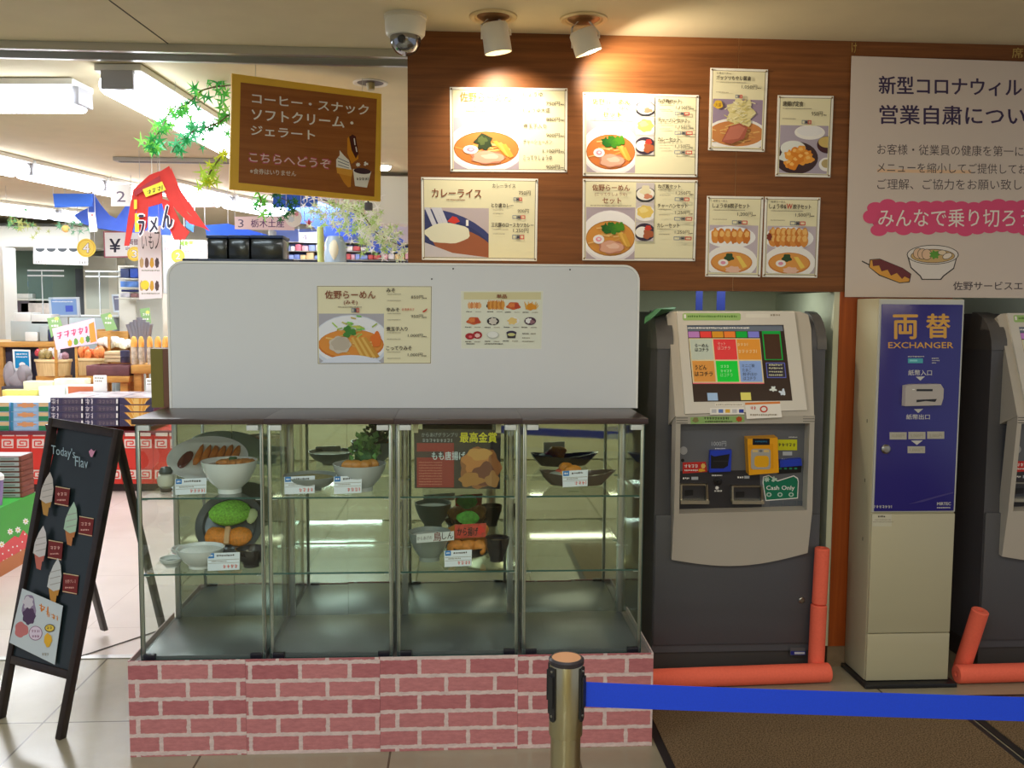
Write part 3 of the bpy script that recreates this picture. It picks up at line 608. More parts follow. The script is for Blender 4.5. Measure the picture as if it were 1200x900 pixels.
# single dishes
o, f2 = poster('pale sheet of twelve single dishes on the white board, right of two', [(540, 341), (636.5, 341), (634.5, 409), (540.5, 408.5)], wf, border=.5, paper=ink(232, 234, 216), pins=False, thick=.0015, group='sheets on the white board', frame=False)
A = Art(f2, 4); A.rect(543.5, 342.5, 634, 351, ink(222, 214, 168))
def dish(kind, cx, cy):
    if kind == 'gy':
        for i in range(5): A.lump(cx-6+3*i, cy, 2, 3.8, ink(222, 140, 84) if i % 2 else ink(236, 178, 120), i)
    elif kind == 'gy2':
        A.lump(cx-9.5, cy+.5, 1.6, 2, ink(60, 40, 30), 1)
        for i in range(8): A.lump(cx-8+2.4*i, cy-.5, 1.8, 5.5, ink(226, 160, 72) if i % 2 else ink(206, 130, 50), i)
    elif kind == 'fry': A.lump(cx, cy, 8, 4.4, ink(206, 96, 50), 2); A.lump(cx-2, cy-1, 4, 2.4, ink(226, 128, 66), 3); A.lump(cx+4, cy, 3, 3, ink(190, 70, 46), 4)
    elif kind == 'pot':
        for i in range(12): A.line([(cx-6+i, cy+4), (cx-8+i*1.5, cy-5+(i % 3)*2)], .9, ink(238, 186, 76) if i % 2 else ink(222, 158, 40))
        A.lump(cx, cy+1, 5.5, 4, ink(226, 150, 40), 4)
    elif kind == 'bowl': A.ell(cx, cy, 7.2, 4.6, ink(52, 46, 50)); A.lump(cx, cy, 4.8, 4, ink(214, 206, 194), 3)
    elif kind == 'rice': A.ell(cx+1, cy, 7, 4.5, PWHITE); A.lump(cx, cy, 5.6, 4, ink(238, 206, 128), 5)
    elif kind == 'cur': A.ell(cx, cy, 7, 4.6, ink(78, 50, 70)); A.lump(cx-1.5, cy-.3, 4, 3, PWHITE, 3); A.lump(cx+2.5, cy+1, 3, 2.4, ink(150, 110, 120), 4)
    elif kind == 'red': A.ell(cx-4.5, cy+1, 5.6, 3.8, ink(176, 40, 50)); A.ell(cx+4.5, cy-.5, 5.6, 4.4, ink(170, 36, 46)); A.lump(cx+4.5, cy, 3.2, 2.4, ink(240, 196, 190), 3); A.lump(cx-4, cy+1.5, 2, 1.4, ink(236, 110, 120), 3)
    elif kind == 'wh': A.ell(cx, cy, 7.2, 4.4, ink(196, 200, 190)); A.ell(cx-.3, cy-.6, 6.2, 3.6, ink(238, 240, 234))
    elif kind == 'soup': A.poly([(cx-6, cy-3), (cx+6, cy-3), (cx+4.6, cy+4), (cx-4.6, cy+4)], ink(60, 54, 62)); A.ell(cx, cy-2, 6, 2.6, ink(54, 46, 76)); A.ell(cx, cy-.2, 4.6, 1.8, ink(206, 206, 140))
for k, (kd, cx, cy) in enumerate((('gy', 556, 358), ('gy2', 581, 358), ('fry', 602, 358.5), ('pot', 623, 358.5), ('fry', 555, 376), ('bowl', 578, 376.3), ('rice', 601, 376), ('cur', 622, 376), ('red', 555, 393), ('wh', 578, 392.5), ('soup', 600, 392))):
    dish(kd, cx, cy)
    A.mutter(cx-10, cy+6.6, cx-3, 1.4, PDARK); A.mutter(cx+1, cy+6.8, cx+8, 1.1, PGREY)
A.mutter(613, 390, 621, 1.4, PDARK); A.mutter(623, 390, 629, 1.4, PGREY); A.mutter(613, 395, 622, 1.2, PGREY); A.mutter(613, 399, 628, 1.2, PGREY); A.mutter(546, 402, 556, 1.4, PDARK); A.mutter(568, 402, 590, 1.4, PDARK)
A.build('food_picture', o)
A = Art(f2, 100); A.text('単品', 582, 345, 594, 349.5, PBROWN, .03); A.build('title_lettering', o)

# ---- big notice
NF = planeY(3.858)
o = slab(NF, [(998, 65.5), (1310, 76), (1306, 350), (990, 348)], .0015, P('notice_vinyl', (216, 202, 192), .5, spec=.3), 'notice_banner', k=0)
tag(o, 'large pale notice with purple heading hanging above the blue exchange machine', 'notice')
A = Art(NF, 2); A.slope = .018; A.x0 = 1030; PUR = ink(62, 48, 84)
A.text('新型コロナウィルス感染', 1030, 89, 1261, 110, PUR, .035); A.build('heading_lettering', o); A = Art(NF, 2); A.x0 = 1030; A.slope = .012; A.text('営業自粛についての', 1031, 123, 1251, 145, PUR, .035); A.build('heading_lettering', o)
A = Art(NF, 2); A.x0 = 1028; A.slope = .016; DK = ink(84, 72, 76); A.text('お客様・従業員の健康を第一に配慮し、', 1028, 168.5, 1242, 181, DK, .0); A.build('body_lettering', o); A = Art(NF, 2); A.x0 = 1028; A.slope = .013; A.rect(1028, 198, 1138, 202, ink(232, 196, 160)); A.text('メニューを縮小してご提供しております。', 1028, 190, 1244, 202, DK, 0); A.build('body_lettering', o); A = Art(NF, 2); A.x0 = 1028; A.slope = .004; A.text('ご理解、ご協力をお願い致します。', 1028, 209.5, 1230, 222, DK, 0); A.build('body_lettering', o)
A = Art(NF, 6); PK = ink(228, 84, 128); r = random.Random(2)
A.poly(rrect(1021, 240, 1300, 269, 13), PK)
for i in range(20): A.ell(1026+i*14.4, 241+r.uniform(-1, 3), 10, 7, PK); A.ell(1030+i*14.4, 267+r.uniform(-2, 3), 10, 7, PK)
A.ell(1020, 254, 9, 8, PK); A.text('みんなで乗り切ろう', 1029, 245, 1209, 266, ink(248, 238, 232), .01); A.build('pink_slogan', o)
A = Art(NF, 6); OUT = ink(60, 54, 50); A.line([(1010, 306), (1020, 311)], 1.4, OUT); ST = ink(112, 52, 56)
A.poly([(1019, 304), (1031, 303), (1058, 314), (1068, 321), (1066, 331), (1054, 332), (1030, 323), (1018, 313)], OUT); A.poly([(1020, 305), (1031, 304), (1057, 315), (1067, 321.5), (1065, 330), (1054, 331), (1031, 322), (1019, 313)], ink(222, 160, 70))
A.poly([(1022, 305), (1032, 304), (1057, 314), (1067, 321), (1066, 327), (1060, 324), (1057, 327), (1051, 320), (1044, 323), (1040, 316), (1033, 318), (1030, 311), (1023, 312)], ST)
A.build('skewer_drawing', o)
A = Art(NF, 6); A.poly([(1063, 300), (1122, 300), (1118, 315), (1106, 324), (1103, 328), (1080, 328), (1078, 324), (1067, 314)], OUT); A.poly([(1064.5, 300), (1121, 300), (1117, 314), (1105, 323), (1102, 326.8), (1081, 326.8), (1079, 323), (1068, 313)], ink(226, 218, 212)); A.ell(1093, 298.5, 30.5, 11.5, OUT); A.ell(1093, 298.5, 29.5, 10.7, ink(230, 222, 216)); A.ell(1093, 300, 26, 8.2, OUT); A.ell(1093, 300, 25.3, 7.5, ink(206, 172, 116))
for i in range(3): A.ell(1076+i*5, 297+i*.6, 6, 6.5, OUT); A.ell(1076+i*5, 297+i*.6, 5.4, 5.9, ink(228, 192, 160))
A.lump(1095, 298.5, 5.5, 4.6, ink(98, 160, 60), 3, .25); A.ell(1104, 296, 5, 3.2, OUT); A.ell(1104, 296, 4.5, 2.7, ink(232, 212, 180)); A.ell(1110, 300, 6, 3.6, OUT, -.4); A.ell(1110, 300, 5.4, 3, ink(236, 222, 206), -.4); A.build('bowl_drawing', o)
A = Art(NF, 6); A.text('佐野サービスエリア', 1117, 330, 1222, 340, DK, .012); A.build('signature_lettering', o)
# gilt characters on the wood behind the notice
A = Art(MW, 1); GOLD = P('gilt', (190, 160, 90), .4, .4); A.text('席', 1186, 56, 1199, 68, GOLD, .03); A.text('け', 998, 50, 1004, 62, GOLD, .01); o = A.build('gilt_lettering', None); tag(o, 'gilt characters on the dark wood just above the big notice', 'lettering')
# ================================================================== TICKET MACHINES
def ticket_machine():
    YB = 3.80
    xl, xr = oY(767, 600, YB).x, oY(961, 600, YB).x
    t = thing('ticket_machine', 'grey touchscreen meal ticket machine in the left recess, fully in view', 'ticket machine', ((xl+xr)/2, 4.1, 0), 'meal ticket machines')
    # dark body with rounded shoulders
    def prof(y0, z1, r): return [(y0, .10)]+[(y0+r-r*math.cos(math.radians(a)), z1-r+r*math.sin(math.radians(a))) for a in range(0, 91, 15)]+[(4.44, z1), (4.44, .10)]
    mb = MB(); mb.extrude([(xl, y, z) for y, z in prof(YB, 1.555, .16)], (xr-xl, 0, 0), DARKSIDE); mb.build('body', t)
    mb = MB()
    for xx, w_ in ((xl-.004, .07), (xr-.036, .04)): MB().extrude([(xx, y, z) for y, z in prof(YB-.006, 1.562, .16) if z > 1.38 and y < 4.2]+[(xx, 4.0, 1.4)], (w_, 0, 0), P('machine_shoulder', (92, 90, 90), .35)).build('shoulder_cap', t)
    d = MB(); zb = .135
    d.box(xl+.002, xr-.002, YB-.012, YB, zb, .70, DARKSIDE, .006); dr = d.build('lower_door', t)
    lk = oY(939, 703, YB-.012); MB().lathe([(.013, 0), (.013, .006), (.009, .009), (0, .009)], lk, STEEL, 16, (0, -1, 0)).build('lock', dr)
    f = planeY(YB-.0125); A = Art(f, 1); A.rect(926, 759, 944, 768, ink(96, 96, 100)); A.rect(926.5, 763, 944, 767.5, ink(36, 44, 130)); A.rect(931, 764, 943, 766.5, ink(200, 204, 214)); A.build('maker_plate', dr)
    MB().box(xl+.01, xr-.01, YB+.01, 4.42, 0, .13, P('machine_base', (70, 66, 66), .5)).build('base', t)
    # lower fascia
    A0, B0 = oY(868, 487, 3.68), oY(868, 655, 3.765)
    lf = plane3(A0, B0, A0+Vector((1, 0, 0)))
    m = MB()
    def pc(pts, th=.07): m.extrude([lf(x, y) for x, y in pts], -lf.n*th, SILVER)
    pc([(792, 487), (955, 487), (954.5, 496), (792, 497)]); pc([(792, 497), (797.5, 497), (796, 602), (790, 602)]); pc([(949, 496.3), (954.5, 496), (952, 598), (945.5, 598)])
    pc([(790, 602)]+[(796, 602), (945.5, 598), (952, 598)]+[(946.5-159.5*i/14, 648+8*i/14+11*math.sin(math.pi*i/14)) for i in range(15)])
    m.build('fascia', t)
    rp = MB(); c = [lf(x, y, -90) for x, y in ((794, 494), (953, 494), (950, 604), (792, 604))]; rp.extrude(c, -lf.n*.012, P('recess_grey', (104, 106, 112), .45)); rp.build('recess_panel', t)
    R = plane_fn(lf(868, 550, -90), lf.n)
    A = Art(R, 2); A.poly([(796, 552), (890, 551), (893, 598), (796, 602)], ink(58, 56, 60)); A.text('1000円', 834, 517, 851, 523, ink(190, 194, 200)); A.mutter(838, 525, 850, 1.4, PWHITE); A.ell(801, 528, 4.5, 4.8, ink(170, 170, 172)); A.ell(800, 539.5, 2, 2, BLACK)
    A.poly([(800, 542), (827, 541), (829, 553), (800, 555)], ink(206, 52, 48)); A.mutter(802, 544, 818, 4, PWHITE); A.mutter(802, 550, 818, 2, PWHITE); A.lump(824, 546, 2.6, 3, ink(240, 200, 110), 3); A.lump(822, 551, 4, 1.8, ink(240, 180, 60), 4)
    A.rect(909, 515, 934, 527.5, ink(214, 216, 42)); A.mutter(912, 519, 932, 4, PDARK); A.rect(917, 529, 928, 533.5, ink(190, 194, 200)); A.mutter(916, 537, 928, 1.5, PWHITE); A.mutter(924, 511.5, 934, 1.2, PWHITE)
    A.mutter(800, 559, 808, 2.4, PWHITE); A.rect(810, 558.5, 818, 562, ink(190, 194, 200)); A.mutter(834, 556, 846, 1.8, PWHITE); A.mutter(864, 558, 871, 2.2, PWHITE); A.rect(872, 557.5, 878, 560.5, ink(190, 194, 200)); A.lump(840, 571.5, 2, 2, PWHITE, 3, .3); A.mutter(837, 574, 846, 2, PWHITE)
    for i in range(3): A.rect(902+16*i, 586.5, 917+16*i, 592, ink(92, 98, 106))
    A.build('printed_labels', t)
    A = Art(R, 20); g = ink(32, 122, 92); A.poly([(893.5, 566), (894, 558.5), (901, 556.5), (911, 563), (930, 557), (935, 560), (936, 564), (935, 584), (897, 587)], PWHITE); A.poly([(894.7, 566), (895, 559.5), (901, 557.7), (911, 564.2), (930, 558.2), (934, 561), (935, 564.5), (934, 583), (898, 585.8)], g)
    A.text('Cash Only', 898, 569, 931, 575.5, PWHITE, .02); 
    for i in range(3): A.ell(901+13*i, 579.5, 3, 2.6, ink(190, 212, 200)); A.ell(901+13*i, 579.5, 1.6, 1.4, g)
    for i in range(2): A.lump(898.5+8.5*i, 561.5, 3, 2.8, ink(196, 220, 206), i+3, .3)
    A.build('cash_sticker', t)
    # note slot, card reader, trays
    def onR(mb, pts, th, m): mb.extrude([R(x, y, 1) for x, y in pts], R.n*th, m)
    BLUE = P('slot_blue', (38, 66, 196), .35); b = MB(); onR(b, [(831, 527), (856, 526), (855, 551), (830, 552)], .018, BLUE); s = b.build('note_slot', t)
    R2 = plane_fn(R(840, 540)+R.n*.019, R.n); A = Art(R2, 1); A.poly([(833, 533), (837, 535), (855, 532), (853, 546), (848, 549), (833, 549)], BLACK); A.rect(836, 540, 853, 541, ink(60, 60, 66)); A.build('slot_mouth', s)
    b = MB(); onR(b, [(872, 511), (907, 509.5), (908.5, 550), (874, 553)], .045, P('reader_yellow', (246, 172, 28), .35)); s = b.build('card_reader', t)
    R3 = plane_fn(R(890, 530)+R.n*.0455, R.n); A = Art(R3, 1); A.poly([(877, 521), (906, 520), (906.5, 549), (879, 551)], ink(236, 160, 24)); A.rect(882, 514, 902, 521.5, ink(24, 28, 40)); A.mutter(885, 516.5, 899, 2, ink(40, 110, 150)); A.poly(rrect(880, 526, 903, 550, 3), ink(176, 172, 166)); A.poly(rrect(884, 534, 901, 547.5, 4), ink(240, 176, 30)); A.rect(882, 527, 888, 530, ink(226, 196, 130)); A.rect(895, 527, 901, 530, ink(226, 196, 130)); A.ell(891.5, 528.5, 2, 1.4, ink(120, 120, 124)); A.build('reader_face', s)
    b = MB(); onR(b, [(912, 538), (937, 536), (938, 544), (912, 546)], .02, BLUE); onR(b, [(911, 546.5), (939, 544), (938, 553), (911, 555)], .006, BLACK); s = b.build('receipt_slot', t)
    A = Art(plane_fn(R(925, 549)+R.n*.0065, R.n), 1)
    for i in range(4): A.rect(913+6*i, 548, 916+6*i, 550, ink(50, 150, 110))
    A.build('slot_marks', s)
    b = MB(); c = R(841, 564); b.lathe([(.018, 0), (.018, .004), (.006, .006), (.006, .016), (0, .016)], c, BLACK, 18, R.n); b.build('return_lever', t)
    for nm, q in (('coin_tray', [(796, 566), (824, 565), (829, 588), (796, 591)]), ('change_tray', [(856, 568), (890, 567), (893, 588), (857, 590)])):
        b = MB(); x0, y0, x1, y1 = q[0][0], q[0][1], q[2][0], q[2][1]
        onR(b, [(x0, y0), (x1-3, y0), (x1-3, y0+2), (x0, y0+2)], .012, STEEL); onR(b, [(x0, y1-4), (x1, y1-4), (x1, y1), (x0, y1)], .03, P('tray_steel', (206, 204, 190), .25, .7)); onR(b, [(x0, y0), (x0+2, y0), (x0+2, y1), (x0, y1)], .022, P('tray_steel', (206, 204, 190))); onR(b, [(x1-3, y0), (x1-1, y0), (x1, y1), (x1-3, y1)], .022, STEEL)
        onR(b, [(x0+2, y0+2), (x1-3, y0+2), (x1-3, y1-4), (x0+2, y1-4)], .002, P('tray_dark', (74, 74, 80), .3, .4)); onR(b, [(x0+6, y0+8), (x0+16, y0+7.5), (x0+16, y0+14), (x0+6, y0+15)], .004, BLACK); b.build(nm, t)
    # leaning head with the screen
    h0, h1 = oY(868, 486, 3.672), oY(868, 364, 3.845); hf = plane3(h0, h1, h0+Vector((1, 0, 0)))
    m = MB(); m.extrude([hf(x, y, -15) for x, y in ((781.5, 368), (786, 364.5), (790, 364), (938, 364), (948, 368), (951.5, 384), (955, 487), (792, 487), (786, 400))], -hf.n*.16, SILVER); hd = m.build('head', t)
    m = MB()
    def pb(pts, th=.014): m.extrude([hf(x, y) for x, y in pts], -hf.n*th, SILVER2)
    pb([(793, 364.5), (931, 364.5), (918.5, 380.5), (805, 381)]); pb([(793, 364.5), (805, 381), (813, 471), (803, 485)]); pb([(931, 364.5), (946, 480.5), (929, 469.5), (918.5, 380.5)]); pb([(803, 485), (813, 471), (929, 469.5), (946, 480.5)])
    m.build('screen_bezel', hd)
    S = plane_fn(hf(868, 425, -7), hf.n); hfa = plane_fn(hf(868, 425, 0), hf.n); lfa = plane_fn(lf(868, 520, 0), lf.n)
    scr = MB(); scr.extrude([S(x, y) for x, y in ((804, 380), (919.5, 379.5), (930, 470.5), (812, 472))], -hf.n*.004, P('screen_dark', (62, 48, 44), .2)); sc_ = scr.build('touch_screen', hd)
    def E(r, g, b): return P('screen_%02x%02x%02x' % (r, g, b), (r, g, b), .25, emit=.22)
    A = Art(S, 2); sh = lambda x, y: (x+(y-381)*.095*(1 if x < 900 else 1.1), y)
    def sr(x0, y0, x1, y1, c): A.poly([sh(x0, y0), sh(x1, y0), sh(x1, y1), sh(x0, y1)], c)
    sr(805, 381.5, 917, 388, E(96, 104, 116)); 
    for i, c in enumerate(((176, 120, 180), (222, 64, 60), (206, 140, 40), (222, 120, 50), (20, 160, 60), (120, 120, 200))): sr(805.5+14*i, 388.5, 818.5+14*i, 395.5, E(*c))
    sr(805.5, 396.5, 889, 449.5, E(206, 190, 150)); sr(805.5, 448.5, 889, 449.8, E(216, 100, 110))
    for i, c in enumerate(((178, 186, 170), (214, 60, 62), (212, 140, 52))): sr(806.5+28*i-(i*.5), 397.5, 832.5+28*i, 421.5, E(*c))
    for i, c in enumerate(((206, 140, 66), (16, 196, 56), (130, 156, 206))): sr(807+27.5*i, 423, 832.5+27.5*i, 447.5, E(*c))
    sr(892, 388, 913.5, 422, E(20, 150, 60)); sr(893.5, 391.5, 912, 421, E(66, 44, 32)); sr(893, 425, 915, 443, E(90, 96, 170)); sr(894, 426, 914, 442, E(44, 40, 56))
    for i in range(4): A.mutter(901, 426.5+4*i, 917, 2.2, ink(200, 200, 170))
    sr(821, 460.5, 833, 469.5, E(150, 176, 206)); sr(860, 460, 872, 469, E(206, 196, 96)); A.lump(906, 456, 3.4, 3, E(200, 206, 200), 2, .4); A.lump(917, 460, 3.4, 3.4, E(190, 200, 210), 6, .4); A.mutter(806, 383.5, 878, 2, PWHITE)
    D = ink(40, 44, 40); A.text('らーめん', 814.5, 403, 830, 407, D, .01); A.text('はコチラ', 814.5, 408, 830, 412, D, .01); A.text('セット', 841, 401, 850, 405, ink(250, 200, 190)); A.text('はコチラ', 841, 406, 855.5, 410, ink(250, 200, 190)); A.mutter(864, 402, 876, 3.6, ink(246, 216, 160)); A.mutter(865, 410, 886, 4, ink(246, 216, 160))
    A.text('うどん', 814, 428, 828, 433.5, D, .01); A.text('はコチラ', 814, 436, 835, 441, D, .01); A.mutter(844, 428, 854, 3.4, ink(170, 246, 180)); A.mutter(844, 433.5, 857, 3.4, ink(170, 246, 180)); A.text('はコチラ', 844, 438, 858, 442, ink(170, 246, 180)); A.text('ミニご飯', 869, 427, 884, 431, D); A.text('たまご', 869.5, 432, 880, 436, D); A.text('餃子ほか', 870, 437, 887, 441, D); A.text('はコチラ', 870.5, 442, 885, 446, D); A.build('menu_buttons', sc_)
    A = Art(hfa, 3); gl = ink(160, 196, 120); A.poly(rrect(800, 367, 868, 375.5, 2), gl); A.mutter(806, 369.5, 864, 2.6, ink(90, 130, 60)); A.rect(801.5, 368.5, 804, 373, PWHITE); A.build('green_strip', hd)
    A = Art(hfa, 3); A.rect(874, 367.5, 902, 372.5, ink(226, 222, 212)); A.mutter(903, 368, 914, 2.6, PGREY); A.build('white_label', hd)
    A = Art(hfa, 3); A.rect(838, 472.5, 871, 476, ink(236, 230, 220)); A.mutter(839, 473.5, 870, 1.6, PGREY); A.poly([(832, 478), (872, 477.5), (872, 485.5), (832, 486)], ink(236, 232, 226))
    for i, c in enumerate((ink(190, 190, 196), ink(90, 120, 190), ink(226, 176, 60), ink(190, 190, 196), ink(40, 60, 160))): A.rect(834+8*i, 479.6, 839.5+8*i, 483.8, c)
    A.build('payment_sticker', hd); A = Art(hfa, 3)
    A.poly([(873, 472), (914, 470.5), (916.5, 489), (875, 491)], ink(236, 232, 226)); A.poly([(873, 472), (914, 470.5), (914.3, 473), (873.3, 474.5)], PORANGE); A.mutter(879, 476, 886, 4, PRED); A.ell(895, 479.5, 4.6, 4, PRED); A.ell(895, 479.5, 3, 2.4, ink(236, 232, 226)); A.mutter(879, 485, 911, 2.4, PGREY); A.build('promotion_sticker', hd)
    A = Art(lfa, 2)
    A.poly([(809, 489), (872, 486), (872.5, 494.5), (809.5, 497)], gl); A.mutter(825, 488.5, 854, 3, PDARK); A.mutter(826, 493, 858, 1.6, PDARK); A.lump(815, 492, 3.5, 3, ink(150, 140, 90), 2); A.lump(866, 491, 3.5, 3, ink(200, 90, 50), 3)
    A.build('green_sticker', t)
    for xa, xb, dy in ((792.5, 806, 0), (941, 954.5, -2)):
        A = Art(lfa, 2)
        for y in (489.5, 492.5, 495.5): A.rect(xa, y+dy, xb, y+dy+.7, BLACK)
        A.build('vent_slots', t)
    return t
tm = ticket_machine()
dx = oY(1156, 500, 3.80).x-oY(767, 500, 3.80).x
dup(tm, (dx, 0, 0), 'second grey ticket machine in the right recess, cut off by the photo edge')

# green sheet and blue tapes over the machine
mb = MB(); a = [oY(756, 372, 3.9), oY(768, 363, 3.9), oY(775, 362, 4.05), oY(792, 361, 4.1), oY(790, 364, 3.86), oY(775, 365.5, 3.82), oY(766, 372, 3.8), oY(755, 380, 3.86)]
a = [Vector((p.x, p.y, max(p.z, 1.5640) if i in (2, 3, 4, 5) else p.z)) for i, p in enumerate(a)]; mb.extrude(a, (0, 0, .004), P('green_sheet', (70, 130, 84), .6)); o = mb.build('green_sheet'); tag(o, 'green sheet lying over the left shoulder of the ticket machine', 'sheet')
for k, (x0, x1, w_) in enumerate(((815.5, 823.5, 'left'), (840, 850, 'right'))):
    p, q = oY(x0, 350, 4.2), oY(x1, 350, 4.2); MB().box(p.x, q.x, 4.2, 4.203, 1.564, 1.72, P('blue_tape', (26, 42, 124), .5)).build('blue_tape')
    tag(bpy.data.objects['blue_tape' if k == 0 else 'blue_tape.001'], '%s blue strip of tape hanging above the ticket machine' % w_, 'tape', 'blue tapes')

# ================================================================== EXCHANGE MACHINE
EY = 3.65
ex0, ex1 = oY(1023, 560, EY).x, oY(1122, 560, EY).x
ex = thing('exchange_machine', 'tall cream money exchange machine with a blue panel, against the wood pier', 'exchange machine', ((ex0+ex1)/2, 3.75, 0))
EC = P('exchanger_cream', (188, 181, 152), .4); EB = P('panel_blue', (46, 42, 130), .22, spec=.6)
MB().box(ex0, ex1, EY+.012, 3.862, .02, 1.615, EC, .004).build('body', ex)
zsp = oY(1060, 742, EY).z
MB().box(ex0+.003, ex1-.003, EY, EY+.012, .022, zsp-.002, EC, .002).build('lower_panel', ex)
MB().box(ex0+.003, ex1-.003, EY, EY+.012, zsp+.002, oY(1070, 602, EY).z-.001, EC, .002).build('middle_panel', ex)
zt, zb = oY(1080, 355, EY).z, oY(1070, 600, EY).z
mb = MB(); mb.box(ex0+.003, ex1-.003, EY+.003, EY+.012, zb, 1.612, P('panel_rim', (206, 206, 196), .35, .2)); dp = mb.build('upper_door', ex)
mb = MB(); mb.box(ex0+.010, ex1-.010, EY-.001, EY+.003, zb+.004, zt-.006, EB, .001); dp2 = mb.build('blue_panel', dp)
EF = planeY(EY-.0015); YL = ink(226, 172, 84)
A = Art(EF, 1); A.text('両', 1047, 369, 1075, 397, YL, .05); A.text('替', 1086, 368, 1113, 396, YL, .05); A.text('EXCHANGER', 1041, 401, 1117, 408, YL, .045)
A.build('heading_lettering', dp2); A = Art(EF, 1); LG = ink(206, 204, 200); A.text('紙幣入口', 1064.5, 433.5, 1092, 440, LG, .03); A.text('紙幣出口', 1062, 485.5, 1089.5, 491.5, LG, .03)
A.poly([(1073, 441.5), (1084, 441), (1078.5, 446)], LG); A.poly([(1071, 479.5), (1082, 479), (1076, 484)], LG)
A.build('slot_lettering', dp2); A = Art(EF, 1); A.mutter(1064, 417, 1083, 1.6, LG); A.rect(1064, 420, 1081.5, 425.5, ink(84, 176, 190)); A.rect(1066, 421.5, 1075, 423.5, ink(150, 220, 226)); A.mutter(1092, 419, 1100, 1.6, LG); A.mutter(1092, 421.8, 1101, 1.4, LG); A.mutter(1092, 424.6, 1097, 1.4, LG)
A.build('indicator', dp2); A = Art(EF, 1)
for i, t in enumerate(('10,000円', '5,000円', '2,000円')): A.rect(1042.5+22*i, 506.5-i*.4, 1062.5+22*i, 515-i*.4, ink(186, 182, 168)); A.text(t, 1045+22*i, 508.5, 1060+22*i, 513, PGREY)
A.poly([(1067.5, 516.3), (1081.5, 516), (1074.5, 521.5)], LG); A.rect(1063.5, 523, 1084, 531, ink(186, 182, 168)); A.text('1,000円', 1066, 525, 1082, 529.5, PGREY)
A.build('amount_labels', dp2); A = Art(EF, 1); A.mutter(1023, 592, 1045, 3.4, LG); A.text('MIRTEC', 1098, 588.5, 1114, 592, LG, .03, 0); A.build('maker_lettering', dp2); A = Art(EF, 1); A.mutter(1098, 594, 1114, 1.8, LG); A.poly([(1064, 591), (1080, 586), (1100, 580.5), (1117, 576.5), (1117, 578), (1100, 582.5), (1082, 588)], ink(70, 62, 130)); A.build('panel_lettering', dp2)
b = MB(); nb = [EF(x, y) for x, y in ((1057.5, 451.5), (1065, 450), (1098, 449.5), (1101.5, 455), (1101, 466), (1098.5, 474), (1056.5, 475))]; b.extrude(nb, (0, -.03, 0), P('slot_grey', (188, 180, 174), .35)); ns = b.build('note_slot', dp2)
A = Art(planeY(EY-.032), 1); A.rect(1074, 456, 1093, 458.5, BLACK); A.poly([(1074, 468.5), (1098, 467.5), (1096, 471), (1085, 470), (1074, 471.5)], BLACK); A.rect(1069, 456, 1072, 457, PWHITE); A.build('slot_mouth', ns)
MB().lathe([(.019, 0), (.019, .008), (.013, .013), (0, .014)], EF(1037.5, 526), STEEL, 20, (0, -1, 0)).build('lock', dp2)
A = Art(planeY(EY-.0005), 1); A.rect(1022, 602.5, 1045, 617, ink(206, 202, 180)); A.mutter(1029, 604, 1038, 2.6, PDARK); A.mutter(1025, 608.5, 1044, 1.2, PGREY); A.mutter(1023, 611, 1047, 1.2, PGREY); A.build('notice_label', ex)
for k in range(3):
    MB().box(ex0-.0008, ex0+.003, 3.72+.0001, 3.726, .6+k*.25, .615+k*.25, P('hinge_dark', (90, 90, 80), .4)).build('hinge_pin', ex)
MB().box(ex0-.015, ex1+.02, EY-.035, 3.862, 0, .018, BLACK, .003).build('foot_plate', ex)

# ================================================================== FOAM TUBES
def foam(a, b, r, label):
    t = MB(); a, b = Vector(a), Vector(b); d = (b-a).normalized(); h = (b-a).length
    t.lathe([(.010, .03), (.010, .0015), (.012, 0), (r-.004, 0), (r, .004), (r, h-.004), (r-.004, h), (.012, h), (.010, h-.0015), (.010, h-.03), (0, h-.03)], a, FOAM, 24, d)
    o = t.build('foam_tube'); return tag(o, label, 'foam tube', 'orange foam tubes')
p = oY(960, 708, 3.752); q = oY(961, 642, 3.752); p2 = oY(956, 780, 3.745)
XF = xr_ = 1.53
foam((p.x, 3.752, p.z+.002), (q.x+.01, 3.752, q.z), .031, 'orange foam tube standing upright at the machine corner, upper of two')
foam((p2.x, 3.745, .002), (p.x-.002, 3.75, p.z-.001), .034, 'orange foam tube under another at the machine corner, lower of two')
foam((.72, 3.66, .041), (oY(976, 792, 3.66).x, 3.70, .041), .040, 'longest orange foam tube lying on the floor before the ticket machine')
foam((oY(1137, 766, 3.72).x-.02, 3.755, .006), (oY(1142, 718, 3.72).x+.008, 3.69, oY(1142, 718, 3.66).z), .035, 'short orange foam tube leaning at the right recess')
foam((oY(1121, 783, 3.66).x, 3.66, .040), (oY(1121, 783, 3.66).x+.9, 3.68, .040), .039, 'orange foam tube on the floor at the right edge, below the leaning one')

# ================================================================== MATS
def matmat():
    m = P('mat_pile', (118, 98, 74), .95, spec=.1, noise=.7, nscale=190, bump=.5); return m
MATP = matmat(); RUB = P('mat_rubber', (34, 32, 34), .6)
def floormat(x0, x1, y0, y1, label):
    t = thing('floor_mat', label, 'mat', ((x0+x1)/2, (y0+y1)/2, 0), 'dark floor mats')
    MB().box(x0, x1, y0, y1, 0, .005, RUB, .002).build('rubber_border', t); MB().box(x0+.03, x1-.03, y0+.03, y1-.03, .005, .010, MATP).build('pile', t, smooth=False)
floormat(.715, 1.975, 1.2, 3.53, 'dark brown entrance mat before the ticket machine, left of two')
floormat(1.985, 3.4, 1.2, 3.53, 'dark brown mat at the right edge, right of two')

